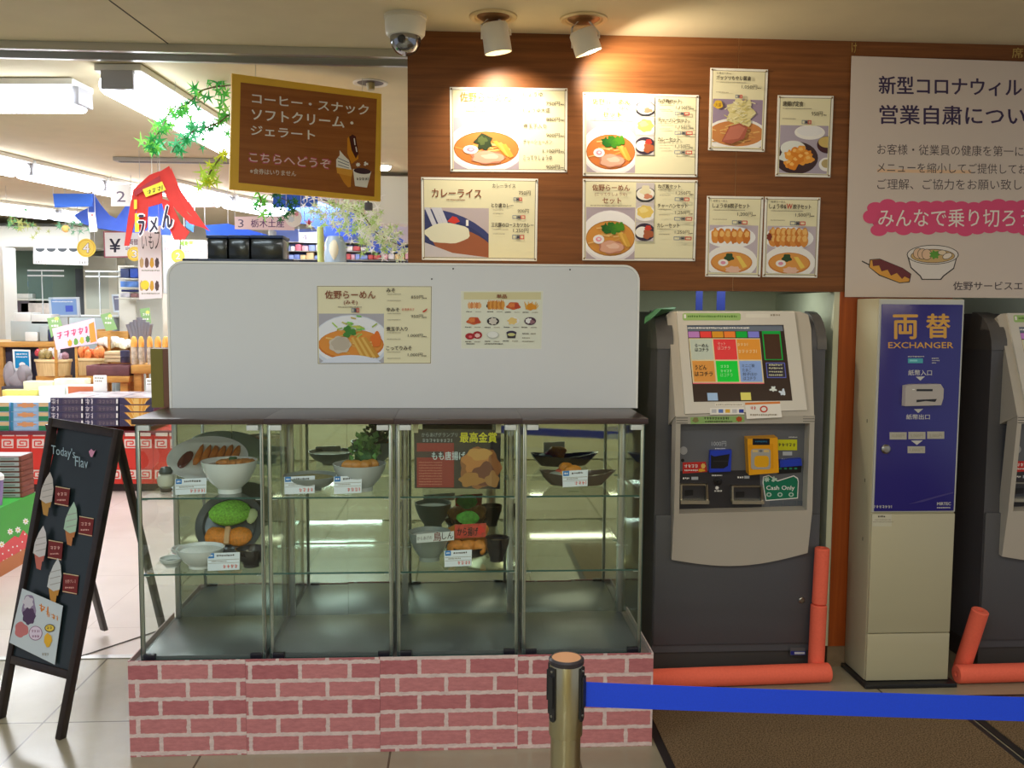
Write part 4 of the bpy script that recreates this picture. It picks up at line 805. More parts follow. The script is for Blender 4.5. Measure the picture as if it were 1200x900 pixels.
# ================================================================== BARRIER POST WITH BELT
SY = 1.69; c = oY(663.5, 798, SY); SX = c.x; SR = .0315; ZT = .905
st = thing('barrier_post', 'steel queue barrier post with blue belt in the foreground', 'barrier post', (SX, SY, 0))
STP = P('post_steel', (178, 170, 142), .28, 1)
MB().lathe([(SR-.003, .05), (SR-.003, .755)], (SX, SY, 0), STP, 40).build('pole', st)
MB().lathe([(SR, .755), (SR+.0005, .757), (SR+.0005, ZT-.012), (SR, ZT-.011)], (SX, SY, 0), STP, 40).build('head_sleeve', st)
MB().lathe([(SR, ZT-.012), (SR+.002, ZT-.010), (SR+.002, ZT-.003), (SR-.002, ZT), (SR-.004, ZT), (SR-.0045, ZT-.001)], (SX, SY, 0), P('post_collar', (44, 38, 44), .35), 40).build('collar', st)
MB().lathe([(SR-.004, ZT-.004), (SR-.004, ZT-.0005), (0, ZT-.0005)], (SX, SY, 0), P('copper_cap', (206, 152, 112), .4, .3), 40).build('cap', st)
MB().lathe([(.15, 0), (.15, .012), (.10, .03), (.04, .05), (SR, .052), (SR, .06)], (SX, SY, 0), STP, 40).build('base', st)
for a in (-147, -33, 33, 147):
    ca, sa = math.cos(math.radians(a)), math.sin(math.radians(a)); u = Vector((ca, sa, 0)); v = Vector((-sa, ca, 0)); b = MB()
    pts = [v*.0075+Vector((0, 0, .792)), v*.0075+Vector((0, 0, ZT-.014)), v*-.0075+Vector((0, 0, ZT-.014)), v*-.0075+Vector((0, 0, .792)), v*-.004+Vector((0, 0, .787)), v*.004+Vector((0, 0, .787))]
    b.extrude([Vector((SX, SY, 0))+u*(SR-.002)+p for p in pts], u*.0055, BLACK)
    b.extrude([Vector((SX, SY, 0))+u*(SR+.0035)+Vector((0, 0, z))+v*w_ for w_, z in ((.0055, .815), (.0055, .875), (-.0055, .875), (-.0055, .815))], u*.004, BLACK); gv = b.build('belt_socket', st)
    for z in (.798, ZT-.021): MB().lathe([(.0025, 0), (.0025, .0015), (0, .002)], Vector((SX, SY, z))+u*(SR+.0035), STEEL, 10, u).build('screw', gv)
b = MB(); BLT = P('belt_blue', (12, 66, 222), .55, noise=.04, nscale=300); n = 24
p0 = Vector((SX+.027, SY-.012, 0)); top = []; bot = []
for i in range(n+1):
    s = i/n; px = 682+s*560; tp = oY(px, 799+19.5*s**.85, SY-.012); bp_ = oY(px, 828+18.5*s**.9, SY-.012); top.append(tp); bot.append(bp_)
vs = []
for tp, bp_ in zip(top, bot): vs += [tp, bp_, tp+Vector((0, .0015, 0)), bp_+Vector((0, .0015, 0))]
fs = []
for i in range(n): a = i*4; fs += [(a, a+4, a+5, a+1), (a+2, a+3, a+7, a+6), (a, a+2, a+6, a+4), (a+1, a+5, a+7, a+3)]
b.add(vs, fs, BLT); b.build('belt', st)

# ================================================================== CEILING FITTINGS
def dome():
    c = oZ(475, 19, 2.69); t = thing('dome_camera', 'white dome security camera on the ceiling at the panel corner', 'security camera', (c.x, c.y, 2.69-.18))
    W_ = P('camera_white', (226, 222, 206), .4); z = 2.69
    MB().lathe([(.083, z), (.083, z-.012), (.078, z-.016)], (c.x, c.y, 0), P('camera_ring', (206, 198, 176), .4), 36).build('mount_ring', t)
    MB().lathe([(.078, z-.016), (.079, z-.03), (.076, z-.068), (.068, z-.078), (.057, z-.080)], (c.x, c.y, 0), W_, 36).build('housing', t)
    MB().lathe([(.060, z-.078)]+[(.060*math.cos(math.radians(a)), z-.088-.062*math.sin(math.radians(a))) for a in range(0, 91, 10)], (c.x, c.y, 0), P('dome_chrome', (150, 152, 156), .12, .9), 36).build('dome', t)
    MB().lathe([(.016, 0), (.016, .012), (.012, .02), (0, .021)], Vector((c.x-.01, c.y-.052, z-.10)), BLACK, 18, (-.1, -.9, -.3)).build('lens', t)
dome()
def spot(px, py, mouth, label, back):
    c = oZ(px, py, 2.69); t = thing('ceiling_spotlight', label, 'spotlight', (c.x, c.y, 2.69-.2), 'ceiling spotlights')
    FL = P('spot_flange', (214, 190, 140), .35); z = 2.69
    MB().lathe([(.093, z), (.093, z-.006), (.086, z-.010), (.074, z-.008), (.070, z-.002), (0, z-.001)], (c.x, c.y, 0), FL, 36).build('flange', t)
    MB().lathe([(.064, z-.0015), (.05, z-.010), (.012, z-.012), (0, z-.012)], (c.x, c.y, 0), P('socket_brown', (140, 100, 60), .4, .4), 30).build('socket', t)
    m = oY(*mouth, c.y+.01); ctr = oY(*back, c.y)
    ax = (m-ctr).normalized(); L = (m-ctr).length; b = MB(); WL = P('spot_white', (228, 222, 206), .4)
    b.lathe([(.012, .0), (.045, .004), (.052, .014), (.0535, L), (.050, L), (.047, L-.02), (.03, L-.05), (0, L-.06)], ctr, WL, 36, ax); lamp = b.build('lamp_shade', t)
    mb = MB(); side = ax.cross(Vector((0, 1, 0))).normalized()
    for s_ in (-1, 1):
        e = ctr+ax*.055+side*(.056*s_); mb.tube([Vector((c.x+.02*s_, c.y, z-.008)), Vector((c.x+.045*s_, c.y, z-.035)), e+Vector((0, 0, .02)), e], .004, WL)
    mb.build('yoke', t)
    bl = MB().lathe([(.026, L-.035), (.03, L-.02), (.018, L-.012), (0, L-.010)], ctr, P('bulb_glow', (255, 226, 170), .3, emit=12), 20, ax).build('bulb', t)
    return ctr+ax*(L+.004), t
m1, t1 = spot(578, 19, (584, 62), 'white ceiling spotlight pointing straight down, left of the two', (579, 26))
m2, t2 = spot(684, 22, (690, 62), 'white ceiling spotlight tilted to the right, right of the two', (681, 34))
def spotlamp(loc, target, power, ang, blend=.6, color=(1, .86, .66), r=.02):
    l = bpy.data.lights.new('spot_lamp', 'SPOT'); l.energy = power; l.spot_size = math.radians(ang); l.spot_blend = blend; l.color = color; l.shadow_soft_size = r
    o = bpy.data.objects.new('spot_lamp', l); COL.objects.link(o); o.location = loc; d = (Vector(target)-Vector(loc)).normalized(); o.rotation_euler = d.to_track_quat('-Z', 'Y').to_euler(); return o
spotlamp(m1, oY(592, 170, 3.87), 23, 120, .9); spotlamp(m2, oY(800, 110, 3.87), 30, 150, .9)
c = oZ(434, 97, 2.69); t = thing('recessed_downlight', 'round recessed ceiling socket above the brown hanging sign', 'downlight', (c.x, c.y, 2.67))
MB().lathe([(.088, 2.69), (.088, 2.686), (.080, 2.683), (.070, 2.686), (.066, 2.689)], (c.x, c.y, 0), P('downlight_rim', (214, 210, 200), .35), 30).build('rim', t); MB().lathe([(.066, 2.6885), (0, 2.6888)], (c.x, c.y, 0), P('downlight_hole', (84, 76, 66), .5), 30).build('reflector', t)
MB().cyl((c.x, c.y, 2.688), (c.x+.004, c.y, 2.655), .022, P('lamp_holder', (170, 160, 120), .4), .018).build('lamp_holder', t)

# ================================================================== BROWN HANGING SIGN
def d_at(px, py, Y): return oY(px, py, Y)
TL, TR, BL = oY(272, 86, 4.38), oY(447, 110, 4.70), oY(269, 222, 4.38); HS = plane3(TL, TR, BL); HSA = plane_fn(HS(358, 165, 3), HS.n)
hs = thing('hanging_sign', 'brown wooden sign with yellow frame hanging from the ceiling, snack names in white', 'sign', HS(358, 165), None)
SW = wood('sign_wood', (148, 84, 34), (172, 106, 50), (1, 1, 18), .45)
slab(HS, [(272, 86), (447, 110), (446, 236), (269, 222)], .02, P('sign_yellow', (246, 196, 66), .5), 'yellow_frame', hs)
slab(HS, [(282, 96.5), (441.5, 116), (438.5, 230.5), (279.5, 214)], .004, SW, 'wood_face', hs, k=2)
A = Art(HSA, 1); A.x0 = 295; A.slope = .105; WT = ink(250, 248, 244)
A.text('コーヒー・スナック', 295.5, 109, 432, 121, WT, .045); A.build('lettering_line', hs); A = Art(HSA, 1); A.x0 = 295; A.slope = .09; A.text('ソフトクリーム・', 295, 127, 414, 140, WT, .045); A.build('lettering_line', hs); A = Art(HSA, 1); A.x0 = 295; A.slope = .08; A.text('ジェラート', 294, 147, 369, 158, WT, .045); A.build('lettering_line', hs)
A = Art(HSA, 1); A.x0 = 292; A.slope = .09; A.text('こちらへどうぞ', 291.5, 177.5, 388, 190, ink(206, 96, 120), .09); A.k += 1; A.text('こちらへどうぞ', 292.5, 178.5, 387, 189, ink(240, 220, 220), .02); A.slope = .06; A.text('※食券はいりません', 293, 197, 347, 203.5, ink(226, 214, 200), .02); A.build('pink_lettering', hs)
A = Art(HSA, 1); CO = ink(222, 150, 50); A.poly([(394.5, 199), (412, 203), (411, 219), (408, 219.5), (403, 214)], CO); A.poly([(394, 195), (414, 199), (412, 207), (395, 203)], ink(236, 172, 70)); A.poly([(394, 196), (394, 187), (398, 182), (398, 176), (403, 182), (409, 188), (412, 199)], WT)
for i in range(3): A.line([(396, 185+i*4), (409, 191+i*3)], .7, ink(90, 100, 130))
A.poly([(407, 162), (411, 158), (417, 160), (420, 186), (412, 192), (407, 180)], ink(226, 152, 40)); A.poly([(409, 160), (413, 157.5), (417, 160), (420, 180), (417, 186), (412, 176)], ink(84, 36, 30)); A.line([(415, 162), (416, 170)], 1.2, WT); A.line([(417, 172), (418, 178)], 1.2, WT)
A.poly([(413.5, 198), (435, 201), (430, 220), (416, 218)], WT); A.ell(424.5, 200.5, 10, 3.4, ink(74, 50, 60), .1); A.mutter(417.5, 208, 431, 3.2, PDARK); A.lump(419.5, 193, 2.4, 2.2, WT, 3, .3); A.lump(428.5, 192, 2.4, 2.2, WT, 4, .3); A.build('snack_drawing', hs)
mb = MB()
for px in (300, 425): p = HS(px, 90 if px < 400 else 107, -8); mb.tube([p, Vector((p.x, p.y, 2.689))], .0012, ALU, 6)
mb.build('hanging_wire', hs)

# ================================================================== A-FRAME MENU BOARD
FR_, FL_ = oZ(70, 868, 0), oZ(-6, 842, 0)   # front feet (right, left)
ed = (FR_-FL_).normalized(); perp = Vector((-ed.y, ed.x, 0)); 
if perp.y < 0: perp = -perp
def rayplane(px, py, p0, n):
    d = ray(px, py); return CAMPOS+d*((p0-CAMPOS).dot(n)/d.dot(n))
TRp = rayplane(139, 503, FR_, ed); TLp = rayplane(57, 489, FL_, ed)
TLp = TRp+(TLp-TRp).normalized()*(TLp-TRp).length
AF = plane3(TRp, TLp, FR_)
FRM = wood('dark_frame_wood', (34, 26, 26), (54, 42, 38), (6, 6, 6), .3)
afr = thing('a_frame_menu_board', 'black A-frame chalkboard with ice cream pictures beside the cabinets', 'menu board', (FR_+FL_)/2)
def bar(p, q, wvec, dvec, name, m=FRM):
    MB().obox(p, q-p, wvec, dvec, m, .002).build(name, afr)
nb = -AF.n
inw = (TLp-TRp).normalized()
bar(FR_, TRp, inw*.026, nb*.028, 'leg'); bar(FL_, TLp, -inw*.026, nb*.028, 'leg')
upd = (TRp-FR_).normalized()
bar(TRp-upd*.034+inw*.026, TLp-upd*.034-inw*.026, upd*.034, nb*.026, 'top_rail')
lowR = AF(80, 797); lowL = AF(2, 762)
kR = (lowR-FR_).dot(upd)
r0_ = FR_+upd*kR+inw*.026; l0_ = FL_+(TLp-FL_).normalized()*kR-inw*.026
bar(r0_, l0_, upd*.03, nb*.026, 'bottom_rail')
MB().obox(r0_+upd*.03+nb*.008, (l0_-r0_), (TRp-upd*.012+inw*.026)-(r0_+upd*.03), nb*.006, P('chalkboard', (30, 40, 44), .3, noise=.25, nscale=6)).build('chalkboard', afr)
# rear legs, hinged near the top
rf = oZ(197, 762, 0); hR = TRp-upd*.03+inw*.03+nb*.03
rfr = rf; rfl = rf+inw*.40
bar(hR, rfr, inw*.03, perp*.022, 'rear_leg'); bar(hR+inw*.37, rfl, inw*.03, perp*.022, 'rear_leg')
ab = plane_fn(r0_+nb*.0075, AF.n)
A = Art(ab, 1); CH = ink(168, 190, 200); A.slope = .19; A.x0 = 60; A.text("Today's", 60, 521, 88, 535, CH, .0); A.text('Flav', 88, 529, 103, 541, CH, 0); A.slope = 0; A.poly([(104, 529), (107, 526), (110, 529), (112, 527), (108, 536), (106, 535)], ink(220, 150, 180)); A.build('chalk_lettering', afr)
def cone(nm, x, y, s, cream, cup, lab):
    # soft ice cream cut-out with its dark red name tag
    A = Art(ab, 8); T = ink(120, 36, 34); CR = ink(214, 190, 150)
    tx, ty = x+7*s, y+17*s
    A.poly([(tx, ty), (tx+17*s, ty+3), (tx+15*s, ty+24*s), (tx-1, ty+21*s)], T); A.line([(tx, ty), (tx+17*s, ty+3)], 1, CR); A.line([(tx-1, ty+20*s), (tx+15*s, ty+23*s)], 1, CR); A.text(lab, tx+2*s, ty+7*s, tx+14*s, ty+11*s, ink(226, 170, 160)) if lab else A.mutter(tx+2*s, ty+7*s, tx+14*s, 4, ink(226, 170, 160)); A.mutter(tx+2*s, ty+15*s, tx+12*s, 2, ink(226, 170, 160))
    A.poly([(x+1, y+33*s), (x-9*s, y+36*s), (x-7*s, y+50*s), (x-2*s, y+52*s)], cup); A.poly([(x-10*s, y+30*s), (x+3*s, y+33*s), (x+1*s, y+42*s), (x-8*s, y+40*s)], cup)
    A.poly([(x+1, y), (x+4*s, y+8*s), (x+5*s, y+20*s), (x+3*s, y+35*s), (x-4*s, y+37*s), (x-11*s, y+32*s), (x-9*s, y+20*s), (x-4*s, y+8*s)], cream)
    for i in range(3): A.line([(x-8*s, y+(16+7*i)*s), (x+4*s, y+(13+7*i)*s)], .8, ink(*[int(v*200) for v in (.8, .76, .74)]))
    o = A.build(nm, afr)
cone('ice_cream_picture', 58, 553, 1.0, ink(206, 196, 190), ink(190, 140, 70), None)
cone('ice_cream_picture', 86, 588, 1.0, ink(176, 204, 180), ink(190, 120, 70), None)
cone('ice_cream_picture', 50, 616, 1.0, ink(214, 206, 206), ink(200, 110, 96), None)
cone('ice_cream_picture', 67, 654, 1.05, ink(206, 206, 206), ink(200, 140, 60), '佐野プレミ')
pp = plane_fn(r0_+nb*.002, AF.n)
o = slab(pp, [(26, 689.5), (73.5, 710), (64, 779), (11, 753)], .0015, ink(206, 214, 220), 'drink_sheet', afr)
A = Art(pp, 2); A.lump(34, 712, 8, 15, ink(150, 132, 160), 2, .1); A.lump(34, 722, 7.5, 10, ink(84, 60, 92), 3, .1); A.lump(25, 738, 8, 9, ink(206, 120, 120), 4, .1); A.lump(33, 706, 6, 7, ink(214, 206, 216), 5, .2); A.slope = .42; A.x0 = 45; A.mutter(46, 706, 56, 9, ink(226, 130, 40)); A.mutter(54, 712, 68, 6, ink(226, 140, 50)); A.slope = 0
A.ell(42, 742, 8, 8.5, ink(150, 100, 140)); A.ell(42, 742, 7.2, 7.7, ink(232, 214, 232)); A.mutter(37, 738, 47, 3, ink(150, 90, 130)); A.mutter(38, 744, 47, 3, ink(150, 90, 130)); A.ell(59, 736, 6, 4.6, ink(86, 60, 30)); A.ell(59, 736, 5, 3.6, ink(240, 206, 80)); A.mutter(55.5, 734, 62.5, 3.4, PDARK); A.lump(57, 750, 4.5, 8, ink(236, 180, 50), 7, .1); A.mutter(50, 765, 58, 3, PGREY); A.build('drink_pictures', o)
# string stretched to the cabinet
p = oZ(92, 770, .004); q = oZ(195, 736, .004)
o = MB().tube([p, p.lerp(q, .5), q], .003, P('cord_dark', (92, 84, 80), .6), 6).build('cord'); tag(o, 'thin dark cord on the shop floor behind the chalkboard', 'cord')
# ================================================================== FOOD SAMPLES IN THE CABINETS
PORC = P('porcelain', (226, 228, 226), .2, coat=.3); GREYB = P('grey_bowl', (150, 156, 152), .3); LAC = P('black_lacquer', (36, 30, 32), .2, coat=.4); SOUP = P('soup_amber', (170, 104, 44), .2, noise=.2, nscale=60); RICE = P('cooked_rice', (228, 228, 222), .6, noise=.1, nscale=200, bump=.6)
ZS1, ZS2 = Z1, Z2
def onshelf(px, Y, z): return Vector((oY(px, 500, Y).x, Y, z+.0005))
def bowl(name, label, cat, px, Y, z, R, h, m, fill=None, foot=.45, group=None, fillz=.72):
    c = onshelf(px, Y, z); t = thing(name, label, cat, c, group); f = R*foot
    MB().lathe([(f-.004, .004), (f-.002, 0), (f, 0), (f, h*.14), (R*.72, h*.38), (R*.93, h*.75), (R, h), (R-.004, h), (R*.9, h*.75), (R*.68, h*.42), (f*.7, h*.22), (0, h*.2)], c, m, 36).build('bowl', t)
    if fill: MB().lathe([(R*(.86), h*fillz), (R*.5, h*(fillz+.04)), (0, h*(fillz+.06))], c, fill, 28).build('filling', t)
    return t, c
def price_card(label, px0, px1, py0, py1, Y, z, words):
    lim = pix((oY((px0+px1)/2, py1, Y).x, Y, z))[1]-.6
    if py1 > lim: py0, py1 = py0-(py1-lim), lim
    f = plane_fn((0, Y, oY(px0, (py0+py1)/2, Y).z), (0, -1, .12)); w0 = px1-px0
    c = onshelf((px0+px1)/2, Y, z); t = thing('price_card', label, 'price card', c, 'price cards in the cabinets')
    sl = 1.5
    slab(f, [(px0, py0+sl), (px1, py0), (px1-.5, py1-sl), (px0+.5, py1)], .002, P('card_white', (232, 236, 244), .3), 'card', t)
    A = Art(f, 2); h = py1-py0; A.x0 = px0; A.slope = -sl/w0; A.rect(px0+1, py0+1.6, px0+8, py0+7.5, ink(52, 124, 196)); A.mutter(px0+2.5, py0+3.4, px0+6.5, 2.2, PWHITE); A.mutter(px0+11, py0+3.5, px0+w0-6, 2.4, PDARK); A.rect(px0+1, py0+9.3, px1-1, py0+9.8, PGREY); A.rect(px0+1, py0+13.3, px1-1, py0+13.7, PGREY); A.mutter(px0+5, py0+10.5, px0+w0*.6, 1.5, PGREY)
    A.mutter(px0+w0*.48, py0+h*.70, px1-2, h*.2, ink(220, 104, 92)); A.build('card_lettering', t)
    mb = MB(); p = f((px0+px1)/2, py1-3, -4); mb.box(c.x-.018, c.x+.018, Y+.004, Y+.03, z+.0005, z+.003, GLASS); mb.box(c.x-.018, c.x+.018, Y+.004, Y+.006, z+.003, p.z, GLASS); mb.build('clear_stand', t, smooth=False)
# cabinet one, upper shelf: gyoza plate leaning on a stand
c = onshelf(243, 3.48, ZS1); pt = thing('gyoza_plate', 'oval white plate with a row of gyoza and dark sauce, upper left cabinet shelf', 'plate', c)
ctr = Vector((c.x, 3.48, ZS1+.092)); nrm = Vector((0, -.75, .66)).normalized(); ux = Vector((1, 0, 0)); vy = nrm.cross(ux)
mb = MB(); n = 40
rings = ((0, -.010), (.60, -.010), (.74, -.004), (1.0, .008), (1.0, .004), (.74, -.009), (.58, -.016), (0, -.016))
vs = []; fs = []
for q, h in rings:
    for i in range(n): a = 2*math.pi*i/n; vs.append(ctr+ux*(.150*q*math.cos(a))+vy*(.098*q*math.sin(a))+nrm*h)
for k in range(len(rings)-1):
    for i in range(n): fs.append((k*n+i, k*n+(i+1) % n, (k+1)*n+(i+1) % n, (k+1)*n+i))
mb.add(vs, fs, PORC); mb.build('plate', pt)
GY = P('gyoza_brown', (206, 120, 44), .5, noise=.3, nscale=40)
for i in range(6):
    mb = MB(); p = ctr+ux*(-.035+.027*i)+vy*.012+nrm*(.006); 
    mb.blob((0, 0, 0), (.013, .046, .014), GY, i, .1); mb.v = [p+ux*(v.x+v.y*.18)+vy*v.y+nrm*v.z for v in mb.v]; mb.build('gyoza', pt)
mb = MB(); mb.blob((0, 0, 0), (.026, .044, .006), P('dark_sauce', (96, 44, 40), .15), 2, .03); p = ctr-ux*.085+nrm*-.004; mb.v = [p+ux*(v.x*.9+v.y*.3)+vy*(v.y*.9)+nrm*v.z for v in mb.v]; mb.build('sauce', pt)
mb = MB(); mb.box(c.x-.05, c.x+.05, 3.51, 3.515, ZS1+.0005, ZS1+.09, GLASS); mb.box(c.x-.05, c.x+.05, 3.42, 3.515, ZS1+.0005, ZS1+.003, GLASS); mb.build('stand', pt, smooth=False)
t, c = bowl('ramen_bowl', 'large white noodle bowl with brown topping in front of the gyoza plate', 'bowl', 268, 3.305, ZS1, .098, .115, PORC, SOUP, .42, None, .86)
for i in range(6): MB().blob(c+Vector((-.02+.018*i, .01*math.sin(i*2), .108)), (.022, .03, .012), P('fried_topping', (176, 112, 52), .6, noise=.3, nscale=50), i, .2).build('topping', t)
MB().blob(c+Vector((.01, .01, .118)), (.018, .02, .008), P('herb_green', (60, 92, 56), .6), 4, .3).build('herb', t)
c = onshelf(193, 3.32, ZS1); t = thing('condiment_jar', 'tiny round white jar with dark lid at the left end of the shelf', 'jar', c)
MB().lathe([(.018, 0), (.022, .008), (.018, .012)], c, P('jar_base', (92, 78, 70), .4), 20).build('saucer', t); MB().lathe([(.014, .012), (.027, .024), (.031, .042), (.026, .060), (.016, .066), (0, .067)], c, P('jar_cream', (206, 202, 184), .35), 24).build('jar', t); MB().lathe([(.022, .066), (.024, .074), (.016, .088), (0, .092)], c, P('jar_lid', (80, 84, 80), .4), 20).build('lid', t)
price_card('price card before the gyoza plate on the top left shelf', 205, 242, 560, 580, 3.25, ZS1, '500円')
# cabinet one, lower shelf
c = onshelf(268, 3.47, ZS2); pt = thing('cutlet_platter', 'dark round platter of green cabbage and orange cutlets tilted on the lower shelf', 'platter', c)
ctr = Vector((c.x, 3.46, ZS2+.115)); nrm = Vector((0, -.86, .5)).normalized(); vy = nrm.cross(ux); mb = MB(); vs = []; fs = []
rings = ((0, -.006), (.74, -.006), (.80, .004), (1, .012), (1, .006), (.78, -.006), (.70, -.013), (0, -.013))
for q, h in rings:
    for i in range(n): a = 2*math.pi*i/n; vs.append(ctr+ux*(.125*q*math.cos(a))+vy*(.125*q*math.sin(a))+nrm*h)
for k in range(len(rings)-1):
    for i in range(n): fs.append((k*n+i, k*n+(i+1) % n, (k+1)*n+(i+1) % n, (k+1)*n+i))
mb.add(vs, fs, P('platter_dark', (74, 78, 80), .25)); mb.build('platter', pt)
def local(mb, p): mb.v = [p+ux*v.x+vy*v.y+nrm*v.z for v in mb.v]; return mb
local(MB().blob((0, 0, 0), (.074, .052, .03), P('cabbage_green', (132, 196, 62), .7, noise=.35, nscale=150, bump=1), 3, .12, 18, 12), ctr+vy*.042+nrm*.014).build('cabbage', pt)
CUT = P('cutlet_orange', (222, 132, 34), .6, noise=.2, nscale=120, bump=.8)
for i, dxx in enumerate((-.038, .040)): local(MB().blob((0, 0, 0), (.048, .038, .018), CUT, i+2, .08, 16, 10), ctr+ux*dxx-vy*.048+nrm*.008).build('cutlet', pt)
local(MB().box(-.010, .010, -.034, .034, 0, .022, P('cut_edge', (214, 168, 120), .6), .004), ctr-vy*.048+nrm*.008).build('cut_face', pt)
local(MB().blob((0, 0, 0), (.022, .03, .012), P('lemon_pale', (206, 216, 160), .5), 7, .1), ctr+ux*.08+vy*.03+nrm*.012).build('lemon', pt)
mb = MB(); mb.box(c.x-.05, c.x+.05, 3.5, 3.505, ZS2+.0005, ZS2+.1, GLASS); mb.box(c.x-.05, c.x+.05, 3.42, 3.505, ZS2+.0005, ZS2+.003, GLASS); mb.build('stand', pt, smooth=False)
PK = P('pickle_pink', (196, 120, 110), .5); PG = P('pickle_green', (60, 80, 56), .5)
bowl('small_dish', 'small white footed dish with pink pickles, further back on the lower left shelf', 'dish', 212, 3.42, ZS2+.0, .046, .040, PORC, PK, .5, None, .55)
bowl('small_dish', 'small white dish with dark green pickles at the front left of the lower shelf', 'dish', 197, 3.30, ZS2, .042, .034, PORC, PG, .5, None, .55)
bowl('rice_bowl', 'white bowl of rice on the lower shelf before the cutlet platter', 'bowl', 232, 3.30, ZS2, .084, .070, PORC, RICE, .5, None, .84)
bowl('soup_bowl', 'black lacquer soup bowl at the right end of the lower left shelf', 'bowl', 292, 3.30, ZS2, .056, .066, LAC, None, .5)
price_card('price card beside the rice bowl on the lower left shelf', 243, 281, 647, 669, 3.235, ZS2, '1,250円')
# cabinet two
t, c = bowl('garnished_bowl', 'white bowl heaped with green leaves and orange topping in the second cabinet', 'bowl', 421, 3.33, ZS1, .096, .098, P('bowl_grey_white', (190, 194, 194), .25), SOUP, .5, None, .84)
rg = random.Random(3); mb = MB(); LG_ = [P('leaf_green_%d' % q, col, .6) for q, col in enumerate(((66, 122, 56), (92, 150, 70), (48, 98, 50), (120, 170, 90)))]
mb.blob(c+Vector((.02, .03, .115)), (.04, .03, .03), LG_[2], 5, .2)
for i in range(60):
    p = c+Vector((.02+rg.gauss(0, .022), .03+rg.gauss(0, .015), .10+rg.uniform(.0, .085))); d = Vector((rg.gauss(0, .5), rg.gauss(0, .4), 1)).normalized(); q = d.cross(Vector((rg.uniform(-1, 1), -1, 0))).normalized(); L_ = rg.uniform(.02, .036); nn_ = d.cross(q)*.004
    mb.add([p, p+d*L_*.5+q*L_*.42+nn_, p+d*L_, p+d*L_*.5-q*L_*.42+nn_, p+d*L_*.5-nn_], [(0, 1, 4), (1, 2, 4), (2, 3, 4), (3, 0, 4)], rg.choice(LG_))
mb.build('greens', t, smooth=False)
for i, (a, b) in enumerate(((-.036, -.02), (-.012, -.02), (.022, -.02), (.044, .0))): MB().blob(c+Vector((a, b, .094)), (.026, .02, .02), P('egg_orange', (208, 140, 62), .4, noise=.2, nscale=40), i, .12).build('topping', t)
t, c = bowl('noodle_plate', 'wide grey shallow bowl of noodles left of the garnished bowl', 'bowl', 363, 3.33, ZS1, .098, .056, GREYB, P('noodle_yellow', (172, 156, 96), .5, noise=.25, nscale=80), .4, None, .8)
price_card('price card left of two in the second cabinet', 333, 369, 561, 583, 3.25, ZS1, '900円')
price_card('price card right of two in the second cabinet, under the garnished bowl', 391, 424, 560, 582, 3.25, ZS1, '1,100円')
# cabinet three: poster hung on clear sleeve
p3 = planeY(3.23, .0006); p3a = planeY(3.2298); o = slab(p3, [(485, 503), (587, 504), (586, 573), (486, 572)], .0015, P('prize_print', (22, 20, 34), .3), 'prize_poster'); tag(o, 'dark prize poster of fried chicken in a plastic sleeve inside the third cabinet', 'poster')
A = Art(p3a, 2); A.text('からあげグランプリ', 494, 507, 536, 512, ink(150, 160, 170)); A.mutter(495, 514, 530, 4, ink(150, 160, 170)); A.text('最高金賞', 539, 506.5, 582, 518.5, ink(224, 214, 40), .04); A.rect(488.5, 519, 532, 571, ink(150, 40, 42)); A.rect(488.5, 529, 520, 536, ink(60, 40, 48)); A.text('もも唐揚げ', 506, 529, 545, 539, ink(206, 220, 226), .01)
for i in range(9): A.mutter(491, 541+3.2*i, 518, 1.6, ink(196, 110, 96))
A.build('poster_lettering', o)
A = Art(p3a, 60); A.lump(563, 548, 24, 24, ink(150, 92, 52), 3, .08); A.lump(558, 540, 16, 14, ink(196, 126, 66), 5, .15); A.lump(568, 556, 13, 14, ink(112, 56, 42), 6, .15); A.lump(552, 562, 14, 8, ink(176, 120, 60), 8, .2); A.lump(577, 562, 8, 9, ink(170, 120, 70), 9, .2); A.lump(562, 532, 14, 7, ink(206, 150, 80), 10, .2); A.build('chicken_picture', o)
mb = MB(); SLV = glass('sleeve_plastic', (.97, .98, .98), .8); a_ = [p3(483, 502, 6), p3(588, 503, 6), p3(587, 576, 6), p3(484, 575, 6)]; mb.extrude(a_, (0, -.0015, 0), SLV); mb.build('sleeve', o, smooth=False)
mb = MB()
for px in (487, 584): q0, q1 = p3(px-3, 495, 0), p3(px+3, 507, 6); mb.box(q0.x, q1.x, 3.224, 3.235, q1.z, CZ1-.021, P('tape_beige', (206, 200, 160), .5))
mb.build('tape', o)
t, c = bowl('pedestal_bowl', 'pale grey bowl of rice on a tall foot, lower shelf of the third cabinet', 'bowl', 503, 3.36, ZS2, .078, .108, GREYB, RICE, .48, None, .85)
bowl('soup_bowl', 'black lacquer bowl of brown soup, lower shelf of the third cabinet', 'bowl', 583, 3.34, ZS2, .047, .088, LAC, P('miso_brown', (140, 92, 44), .3), .55, None, .8)
c = onshelf(549, 3.42, ZS2); t = thing('fried_chicken_tray', 'black tray of fried chicken with red card in the third cabinet', 'tray', c)
MB().lathe([(.05, 0), (.075, .01), (.095, .045), (.092, .045), (.07, .014), (0, .012)], c, LAC, 30).build('tray', t)
for i in range(9): MB().blob(c+Vector((-.045+.045*(i % 3), -.05+.04*(i//3), .045+.018*(i//3))), (.032, .028, .03), P('fried_chicken', (214, 132, 44), .6, noise=.25, nscale=50, bump=.6), i, .2).build('fried_chicken', t)
MB().blob(c+Vector((.0, .045, .13)), (.04, .015, .03), P('leaf_bright', (90, 180, 60), .6, noise=.3, nscale=60), 3, .25).build('lettuce', t)
R4 = planeY(3.345); slab(R4, [(533, 615), (570, 613), (569, 629), (533, 631)], .002, P('banner_red', (196, 66, 48), .5, noise=.3, nscale=60), 'red_card', t)
